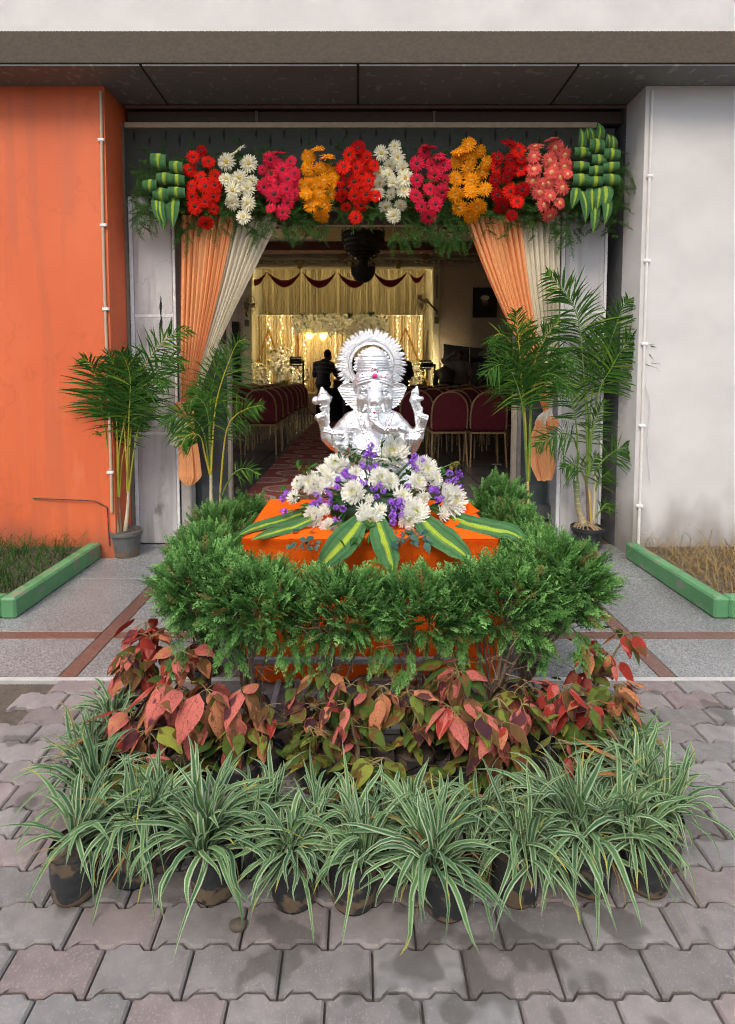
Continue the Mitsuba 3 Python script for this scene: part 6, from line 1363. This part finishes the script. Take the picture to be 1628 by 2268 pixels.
def conifer(x, y, z0, z1, rx, ry, n, label, base=None, seed=0, droop=0.2):
    k = thing('conifer_bush', label, 'bush', 'clipped conifer bushes of the hedge')
    r = np.random.default_rng(500 + seed); c = np.array([x, y, (z0 + z1) / 2]); rad = np.array([rx, ry, (z1 - z0) / 2])
    bx, by = base if base is not None else (x + r.uniform(-0.03, 0.03), y + r.uniform(-0.03, 0.03))
    polybag(k, bx, by, 0.075, 0.11)
    tips = []
    for i in range(11):
        d = r.normal(size=3); d[2] = abs(d[2]) * 0.5 + 0.1; d /= np.linalg.norm(d); e = c + d * rad * r.uniform(0.45, 0.85)
        b = np.array([bx + r.uniform(-0.02, 0.02), by + r.uniform(-0.02, 0.02), 0.08]); m = np.array([bx + (e[0] - bx) * 0.22, by + (e[1] - by) * 0.22, b[2] + (e[2] - b[2]) * 0.5])
        t = np.linspace(0, 1, 10)[:, None]; P = (1 - t) ** 2 * b + 2 * t * (1 - t) * m + t ** 2 * e
        P = P + 0.02 * (np.stack([meshkit.noise(P * 14 + 9 * q + i * 3.3) for q in range(3)], 1) - 0.5)
        paint('trunk' if i == 0 else 'branch', tube(P, np.linspace(0.011 if i < 4 else 0.006, 0.002, 10), 6), np.array((0.135, 0.095, 0.068)) * r.uniform(0.7, 1.5), k, smooth=True, bsdf='bark')
        tips.append(P)
    mb = MB(); tw = MB(); V_, F_, U_ = [], [], []
    for i in range(int(n * 1.05)):
        d = r.normal(size=3); d /= np.linalg.norm(d)
        lump = 0.55 + 0.75 * float(meshkit.fbm(np.array([d * 2.0 + seed * 3.1]), 2)[0])
        f = r.uniform(0.45, 1.0) ** 0.6 * lump
        p = c + d * rad * f * 0.80
        o = d * np.array([1, 1, 0.8]) + np.array([0, 0, 0.55]) + r.normal(size=3) * 0.38
        if d[2] < -0.15: o = d * np.array([1.0, 1.0, 0.3]) + r.normal(size=3) * 0.4 + np.array([0, 0, -droop])
        D, S, N = frame_of(o); ro = r.uniform(-1.1, 1.1); S2, N2 = S * math.cos(ro) + N * math.sin(ro), -S * math.sin(ro) + N * math.cos(ro)
        V, F, t = SPRAYS[int(r.integers(0, 6))]; sc = r.uniform(0.55, 0.95)
        if d[2] < -0.15: sc *= 0.75
        if d[2] < -0.35 and r.uniform() < .5: continue
        sd = int(r.integers(0, 600))
        mb.add(p + sc * (V[:, :1] * D + V[:, 1:2] * S2 + V[:, 2:] * N2), F, np.stack([np.full(len(V), 0.5), sd + t], 1))
    for i in range(3 if z0 > 0.35 else 0):                  # a few hanging branches with sprays
        a = r.uniform(-2.9, -0.2); q = c + rad * np.array([math.cos(a) * .7, math.sin(a) * .9, -.55]); L = r.uniform(0.05, 0.13)
        for w_ in range(6):
            p = q + np.array([0.02 * r.normal(), -0.02 * w_ / 6, -L * w_ / 6]); D, S, N = frame_of(np.array([r.normal() * .6, -.5, -.9])); V, F, t = SPRAYS[int(r.integers(0, 6))]; sc = r.uniform(.35, .7)
            mb.add(p + sc * (V[:, :1] * D + V[:, 1:2] * S + V[:, 2:] * N), F, np.stack([np.full(len(V), 0.5), int(r.integers(0, 600)) + t], 1))
    for i in range(46):                                     # bare twigs below and inside the foliage
        P0 = tips[int(r.integers(0, len(tips)))]; q = P0[int(r.integers(3, 9))]; d = r.normal(size=3) * [1, 1, 0.5] + [0, -0.3, 0.2]; d /= np.linalg.norm(d); L = r.uniform(0.05, 0.15)
        t = np.linspace(0, 1, 5)[:, None]; P = q + t * L * d + 0.02 * (np.stack([meshkit.noise((q + t * L * d) * 20 + 5 * w + i) for w in range(3)], 1) - 0.5)
        vf = tube(P, np.linspace(0.0022, 0.001, 5), 4, False); tw.add(*vf, code(np.array((0.23, 0.17, 0.12)) * r.uniform(0.6, 1.4), len(vf[0])))
    put('twigs', tw, 'bark', k, True, kind='stuff')
    put('foliage', mb, 'leaf', k, False, kind='stuff')
    return k
for i, a in enumerate([
    (-0.62, 2.22, 0.40, 0.70, 0.22, 0.22, 620, 'wide conifer bush at the left front corner of the hedge'),
    (-0.40, 2.12, 0.40, 0.67, 0.24, 0.19, 640, 'conifer bush with a thick bare branching trunk left of the orange cloth', (-0.43, 2.18)),
    (-0.08, 2.12, 0.37, 0.635, 0.24, 0.18, 560, 'conifer bush in the middle left of the hedge front'),
    (0.24, 2.11, 0.39, 0.635, 0.24, 0.18, 560, 'conifer bush in front of the middle of the orange cloth'),
    (0.55, 2.14, 0.38, 0.67, 0.24, 0.20, 640, 'conifer bush right of the middle with hanging sprays'),
    (0.80, 2.24, 0.40, 0.72, 0.23, 0.23, 700, 'wide conifer bush with a leaning bundle of trunks at the right front corner', (0.66, 2.25)),
    (-0.72, 2.62, 0.28, 0.70, 0.19, 0.24, 560, 'conifer bush second on the left side of the table'),
    (-0.77, 3.05, 0.22, 0.70, 0.20, 0.26, 560, 'conifer bush third on the left side of the table'),
    (-0.70, 3.55, 0.20, 0.64, 0.24, 0.26, 480, 'conifer bush at the left back beside the doorway palm'),
    (0.86, 2.66, 0.26, 0.67, 0.16, 0.26, 600, 'conifer bush second on the right side of the table'),
    (0.87, 3.12, 0.25, 0.70, 0.17, 0.26, 600, 'conifer bush third on the right side of the table'),
    (0.92, 3.62, 0.22, 0.76, 0.22, 0.26, 560, 'tall conifer bush at the right back in front of the doorway')]):
    conifer(*a[:8], base=a[8] if len(a) > 8 else None, seed=i)

# ---- areca palms
def frond(parent, C, t0, LL, nl=26, width=0.0075, col=(0.30, 0.33, 0.05), vee=0.5, seed=0, face=(0, -1, 0.25), droop=0.7):
    P = spline(C, 40); r = np.random.default_rng(9000 + seed)
    seg = np.r_[0, np.cumsum(np.linalg.norm(np.diff(P, axis=0), axis=1))]; tt = seg / seg[-1]
    fr = paint('frond', tube(P, np.interp(tt, [0, 0.4, 1], [0.0085, 0.006, 0.0016]), 6), col, parent, smooth=True)
    mb = MB(); fc = np.asarray(face, float)
    nl = int(nl * 1.25)
    for i in range(nl):
        q = t0 + (0.985 - t0) * (i + 0.5) / nl
        p = np.array([np.interp(q, tt, P[:, k]) for k in range(3)]); p2 = np.array([np.interp(min(q + 0.02, 1), tt, P[:, k]) for k in range(3)]) + 1e-6
        d = p2 - p; d /= np.linalg.norm(d); s = np.cross(d, fc); s /= np.linalg.norm(s) + 1e-9; up = np.cross(s, d)
        rel = (i + 0.5) / nl; L = 1.22 * LL * (0.45 + 0.75 * math.sin(math.pi * min(1, 0.18 + 0.85 * rel) )) * (1 - 0.35 * rel)
        for sg in (-1, 1):
            if r.uniform() < 0.04: continue
            a = math.radians(r.uniform(54, 76) - 32 * rel)
            o = math.sin(a) * sg * s + math.cos(a) * d + vee * r.uniform(0.1, 0.6) * up + 0.12 * r.normal(size=3)
            o /= np.linalg.norm(o); n = 7; t = np.linspace(0, 1, n)[:, None]; l = L * r.uniform(0.8, 1.12); dr_ = 1.35 * droop * r.uniform(0.4, 1.4)
            Q = p + l * (t * o + np.array([0, 0, -1]) * dr_ * 0.5 * t ** 2 * (1 - 0.3 * t))
            S = np.cross(o, up); S = S / (np.linalg.norm(S) + 1e-9); th = r.uniform(-0.5, 0.5); S = S * math.cos(th) + np.cross(o, S) * math.sin(th)
            W = 0.76 * width * r.uniform(0.8, 1.2) * np.array([0.45, 0.85, 1, 0.95, 0.75, 0.45, 0.05])
            mb.add(*ribbon(Q, np.tile(S, (n, 1)), W, 0.25, 4, int(r.integers(0, 200)), 3))
    put('leaflets', mb, 'leaf', fr, True, kind='stuff')
def hard_pot(parent, x, y, r, h, col, bsdf='pot'):
    V, F = lathe([(r * 0.70, 0.004), (r * 0.74, 0.0), (r * 0.78, 0.02), (r * 0.93, h * 0.80), (r * 0.94, h * 0.82), (r * 1.04, h * 0.83), (r * 1.06, h * 0.88), (r * 1.06, h), (r * 0.99, h), (r * 0.97, h * 0.9)], 40)
    paint('pot', tr((V, F), (x, y, 0)), col, parent, smooth=False, bsdf=bsdf)
    V, F = lathe([(r * 0.97, h * 0.9), (r * 0.5, h * 0.93), (0.001, h * 0.92)], 24); put('soil', tr((V, F), (x, y, 0)), 'soil', parent)
def stems(parent, L):
    for (C, r0, r1, col) in L:
        paint('stem', tube(spline(C, 16), np.linspace(r0, r1, 16), 10), col, parent, smooth=True, bsdf='bark')
def zz(f): return lambda lst, y0, y1: [at(*f(a, b), y0 + (y1 - y0) * i / (len(lst) - 1)) for i, (a, b) in enumerate(lst)]
z6 = zz(lambda a, b: (213.8 + a * 0.2496, 691.8 + b * 0.2496))
z7 = zz(lambda a, b: (1044 + a * 0.305, 566 + b * 0.305))
YEL, GRN, PAL = (0.42, 0.33, 0.03), (0.12, 0.20, 0.035), (0.42, 0.37, 0.26)

pp = gr(279, 1232); px_, py_ = pp[0], pp[1]
lp = thing('potted_palm', 'areca palm with many yellow stems in a dirty grey pot before the orange wall', 'potted palm')
hard_pot(lp, px_, py_ + 0.02, 0.118, 0.205, (0.10, 0.105, 0.11))
Y = py_
stems(lp, [(z6([(185, 1960), (175, 1850), (160, 1640)], Y, Y), 0.018, 0.010, PAL), (z6([(255, 1940), (275, 1760), (285, 1590)], Y, Y), 0.016, 0.010, PAL), (z6([(215, 1960), (205, 1800), (190, 1640)], Y + .03, Y + .03), 0.013, 0.009, (0.3, 0.22, 0.12))])
for i, (C, t0, LL, nl, y1) in enumerate([
    ([(160, 1640), (110, 1300), (60, 950), (10, 640), (-60, 450), (-140, 400)], 0.55, 0.24, 26, -0.15),
    ([(165, 1640), (140, 1250), (100, 880), (60, 560), (90, 380), (20, 300)], 0.55, 0.24, 26, 0.1),
    ([(285, 1590), (255, 1150), (225, 800), (180, 540), (120, 400), (70, 370)], 0.42, 0.27, 34, -0.12),
    ([(290, 1580), (330, 1250), (400, 900), (470, 680), (570, 480), (690, 400), (770, 440)], 0.45, 0.25, 30, 0.0),
    ([(275, 1600), (300, 1100), (330, 800), (420, 500), (560, 290), (720, 170), (850, 150)], 0.55, 0.22, 30, 0.05),
    ([(190, 1640), (185, 1200), (180, 850), (230, 600), (320, 420), (400, 380)], 0.5, 0.26, 30, -0.1),
    ([(195, 1640), (200, 1250), (270, 900), (370, 700), (520, 600), (650, 640)], 0.5, 0.22, 26, -0.15),
    ([(200, 1640), (230, 1300), (310, 1000), (380, 940), (430, 1010)], 0.55, 0.15, 18, 0.05),
    ([(180, 1640), (150, 1300), (130, 1050), (180, 930), (120, 1080)], 0.55, 0.14, 16, 0.0),
    ([(270, 1600), (280, 1200), (290, 900), (300, 600), (260, 430), (200, 330)], 0.48, 0.26, 30, -0.2)]):
    frond(lp, z6(C, Y, Y + y1), t0, LL, nl, 0.0085, YEL if i % 3 else (0.25, 0.28, 0.04), seed=i, vee=0.6)

mp = thing('palm_plant', 'slim areca palm behind the left hedge in front of the left side glass', 'palm'); Y = 4.25
gm = z6([(1020, 1850)], Y, Y) if False else at(468, 1150, Y)
polybag(mp, gm[0], Y, 0.09, 0.2)
polybag_z = 0.2
stems(mp, [([(gm[0], Y, 0.15), (gm[0], Y, 0.35), z6([(1015, 1440), (0, 0)], Y, Y)[0]], 0.016, 0.011, PAL), ([(gm[0] + .06, Y, 0.15), z6([(1095, 1700), (0, 0)], Y, Y)[0], z6([(1100, 1560), (0, 0)], Y, Y)[0]], 0.010, 0.007, (0.3, 0.24, 0.1))])
for i, (C, t0, LL, nl, y1, hw) in enumerate([
    ([(1015, 1440), (1030, 1150), (1055, 850), (1110, 620), (1190, 400), (1250, 270), (1320, 240)], 0.50, 0.24, 32, -0.15, .006),
    ([(1100, 1560), (1125, 1250), (1160, 1030), (1230, 920), (1350, 850), (1490, 820)], 0.45, 0.17, 26, -0.2, .007),
    ([(1010, 1450), (960, 1250), (930, 1120), (880, 1080), (800, 1100), (750, 1190)], 0.5, 0.14, 20, -0.2, .007),
    ([(1005, 1450), (960, 1100), (880, 960), (780, 910), (690, 910), (610, 990)], 0.5, 0.17, 24, -0.1, .007),
    ([(1010, 1440), (995, 1000), (970, 760), (900, 650), (830, 700)], 0.5, 0.18, 22, 0.1, .007),
    ([(1110, 1640), (1160, 1520), (1230, 1420), (1330, 1385), (1440, 1440)], 0.5, 0.11, 14, -0.2, .006),
    ([(1020, 1440), (1010, 900), (1030, 640), (1090, 440), (1130, 330)], 0.45, 0.22, 26, 0.1, .005),
    ([(1020, 1440), (1000, 1000), (960, 820), (880, 760), (800, 830)], 0.55, 0.16, 20, -0.1, .006)]):
    frond(mp, z6(C, Y, Y + y1), t0, LL, nl, hw, YEL if i < 3 else GRN, seed=30 + i)

rp = thing('palm_plant', 'tall areca palm with slim yellow stems behind the right hedge before the right curtain', 'palm'); Y = 4.2
g2 = at(1169, 1130, Y); polybag(rp, g2[0], Y, 0.09, 0.2)
stems(rp, [([(g2[0], Y, 0.15), (g2[0] + .005, Y, 0.4), z7([(410, 1640), (0, 0)], Y, Y)[0]], 0.012, 0.009, (0.38, 0.30, 0.1))])
for i, (C, t0, LL, nl, y1, hw) in enumerate([
    ([(405, 1640), (395, 1300), (370, 950), (350, 700), (335, 520), (322, 385)], 0.52, 0.24, 36, -0.15, .0075),
    ([(415, 1640), (430, 1200), (452, 900), (475, 720), (560, 560), (650, 470)], 0.52, 0.24, 30, -0.1, .0075),
    ([(405, 1640), (390, 1150), (355, 850), (290, 640), (200, 570), (120, 640)], 0.52, 0.23, 28, -0.1, .007),
    ([(410, 1640), (385, 1250), (350, 1000), (270, 820), (180, 800), (100, 880)], 0.5, 0.24, 28, -0.3, .007),
    ([(420, 1640), (435, 1150), (465, 930), (560, 860), (660, 900), (740, 1010)], 0.52, 0.20, 26, -0.15, .007),
    ([(415, 1640), (430, 1100), (470, 820), (560, 730), (660, 720), (760, 790)], 0.5, 0.22, 28, -0.1, .007),
    ([(405, 1640), (380, 1200), (360, 900), (310, 760), (230, 720)], 0.5, 0.22, 24, -0.25, .007),
    ([(415, 1640), (425, 1200), (440, 900), (430, 700), (400, 560), (440, 470)], 0.5, 0.22, 26, 0.0, .007)]):
    frond(rp, z7(C, Y, Y + y1), t0, LL, nl, hw, YEL if i < 3 else GRN, seed=60 + i)

p2 = gr(1302, 1218); Y = p2[1]
bp = thing('potted_palm', 'tall areca palm with a ringed green trunk in a black pot before the right pilaster', 'potted palm')
hard_pot(bp, p2[0], Y + 0.02, 0.125, 0.19, (0.022, 0.024, 0.027), 'gloss')
C = z7([(815, 1960), (785, 1860), (768, 1760), (765, 1640)], Y, Y)
Pt = spline(C, 60); rr = np.interp(np.linspace(0, 1, 60), [0, 0.15, 1], [0.034, 0.026, 0.019]) * (1 + 0.09 * (np.arange(60) % 5 == 0))
def f_ring(p, n, uv):
    a = dr.abs(p.z * 26 - dr.floor(p.z * 26) - 0.5); c = mix((0.30, 0.25, 0.15), (0.09, 0.14, 0.05), sst(0.28, 0.55, p.z)); return mix(c, (0.42, 0.38, 0.28), sst(0.40, 0.48, a)) * (0.7 + 0.6 * fb(p.x * 40, p.y * 40, p.z * 40, 3))
scene['ringed_trunk'] = two({'type': 'principled', 'base_color': mikit.proc(f_ring), 'roughness': 0.6})
put('trunk', tube(Pt, rr, 14), 'ringed_trunk', bp, True)
for i in range(34):                                       # roots over the pot
    a = R.uniform(0, 6.28); b = Pt[0] + [0, 0, R.uniform(0.0, 0.04)]; e = np.array([p2[0] + 0.11 * math.cos(a), Y + 0.02 + 0.11 * math.sin(a), 0.175]); m = (b + e) / 2 + [0, 0, 0.035]
    t = np.linspace(0, 1, 6)[:, None]
    if i < 20: paint('root', tube((1 - t) ** 2 * b + 2 * t * (1 - t) * m + t ** 2 * e, 0.0045, 6), (0.30, 0.22, 0.13), bp, smooth=True)
stems(bp, [(z7([(850, 1950), (845, 1800), (830, 1600)], Y, Y), 0.014, 0.009, (0.13, 0.08, 0.06)), (z7([(885, 1950), (895, 1750), (900, 1600)], Y, Y), 0.014, 0.009, PAL), (z7([(870, 1960), (860, 1830), (855, 1700)], Y, Y), 0.011, 0.008, (0.45, 0.33, 0.08))])
for i, (C, t0, LL, nl, y1, hw) in enumerate([
    ([(835, 1600), (840, 1350), (828, 1050), (800, 650), (765, 430), (690, 290), (600, 180), (535, 115)], 0.58, 0.28, 40, -0.15, .009),
    ([(850, 1600), (862, 1150), (900, 900), (960, 770), (1020, 600), (1090, 400), (1150, 300)], 0.52, 0.26, 34, -0.1, .009),
    ([(855, 1600), (890, 1150), (950, 930), (1010, 830), (1090, 690), (1190, 600), (1290, 640)], 0.52, 0.26, 32, -0.15, .009),
    ([(770, 1640), (770, 1350), (750, 1150), (710, 960), (650, 800), (600, 690)], 0.45, 0.22, 26, -0.1, .008),
    ([(768, 1400), (745, 1330), (680, 1290), (580, 1320), (470, 1390)], 0.25, 0.17, 22, -0.25, .007),
    ([(890, 1600), (930, 1520), (1000, 1450), (1080, 1400), (1180, 1390)], 0.4, 0.16, 20, -0.1, .006),
    ([(850, 1600), (860, 1350), (890, 1230), (930, 1130), (975, 1040)], 0.4, 0.16, 22, -0.05, .007),
    ([(830, 1640), (790, 1550), (730, 1520), (660, 1550)], 0.3, 0.14, 18, -0.15, .007),
    ([(895, 1720), (925, 1640), (970, 1590), (1010, 1570)], 0.3, 0.12, 14, -0.1, .006),
    ([(840, 1650), (850, 1560), (890, 1480), (930, 1450)], 0.3, 0.13, 16, 0.0, .006),
    ([(850, 1600), (850, 1200), (830, 900), (880, 650), (950, 540), (1020, 520)], 0.5, 0.24, 28, 0.05, .008),
    ([(905, 1900), (940, 1850), (985, 1800), (1020, 1830)], 0.3, 0.09, 12, 0.0, .005)]):
    frond(bp, z7(C, Y, Y + y1), t0, LL, nl, hw, GRN, seed=90 + i, vee=0.4)
# fallen things on the pavers
k = thing('fallen_leaf', 'small dark green leaf fallen on the pavers beside a pot', 'leaf'); q = gr(1066, 1990)
V, F, uv = leaf_at((q[0], q[1], 0.012), 1.2, 0.35, 0.085, 0.017, 3, 11, 0.5); put('blade', (V, F), 'leaf', k, True, uv=uv)
k = thing('stone', 'dark lump of stone lying on the front pavers', 'stone'); q = gr(527, 2056)
m = trimesh.creation.icosphere(subdivisions=3, radius=1.0); V = m.vertices * (0.72 + 0.56 * meshkit.fbm(m.vertices * 1.7 + 5, 3))[:, None] * [0.022, 0.017, 0.012]
put('body', (V + [q[0], q[1], 0.009], m.faces), 'soil', k, True)
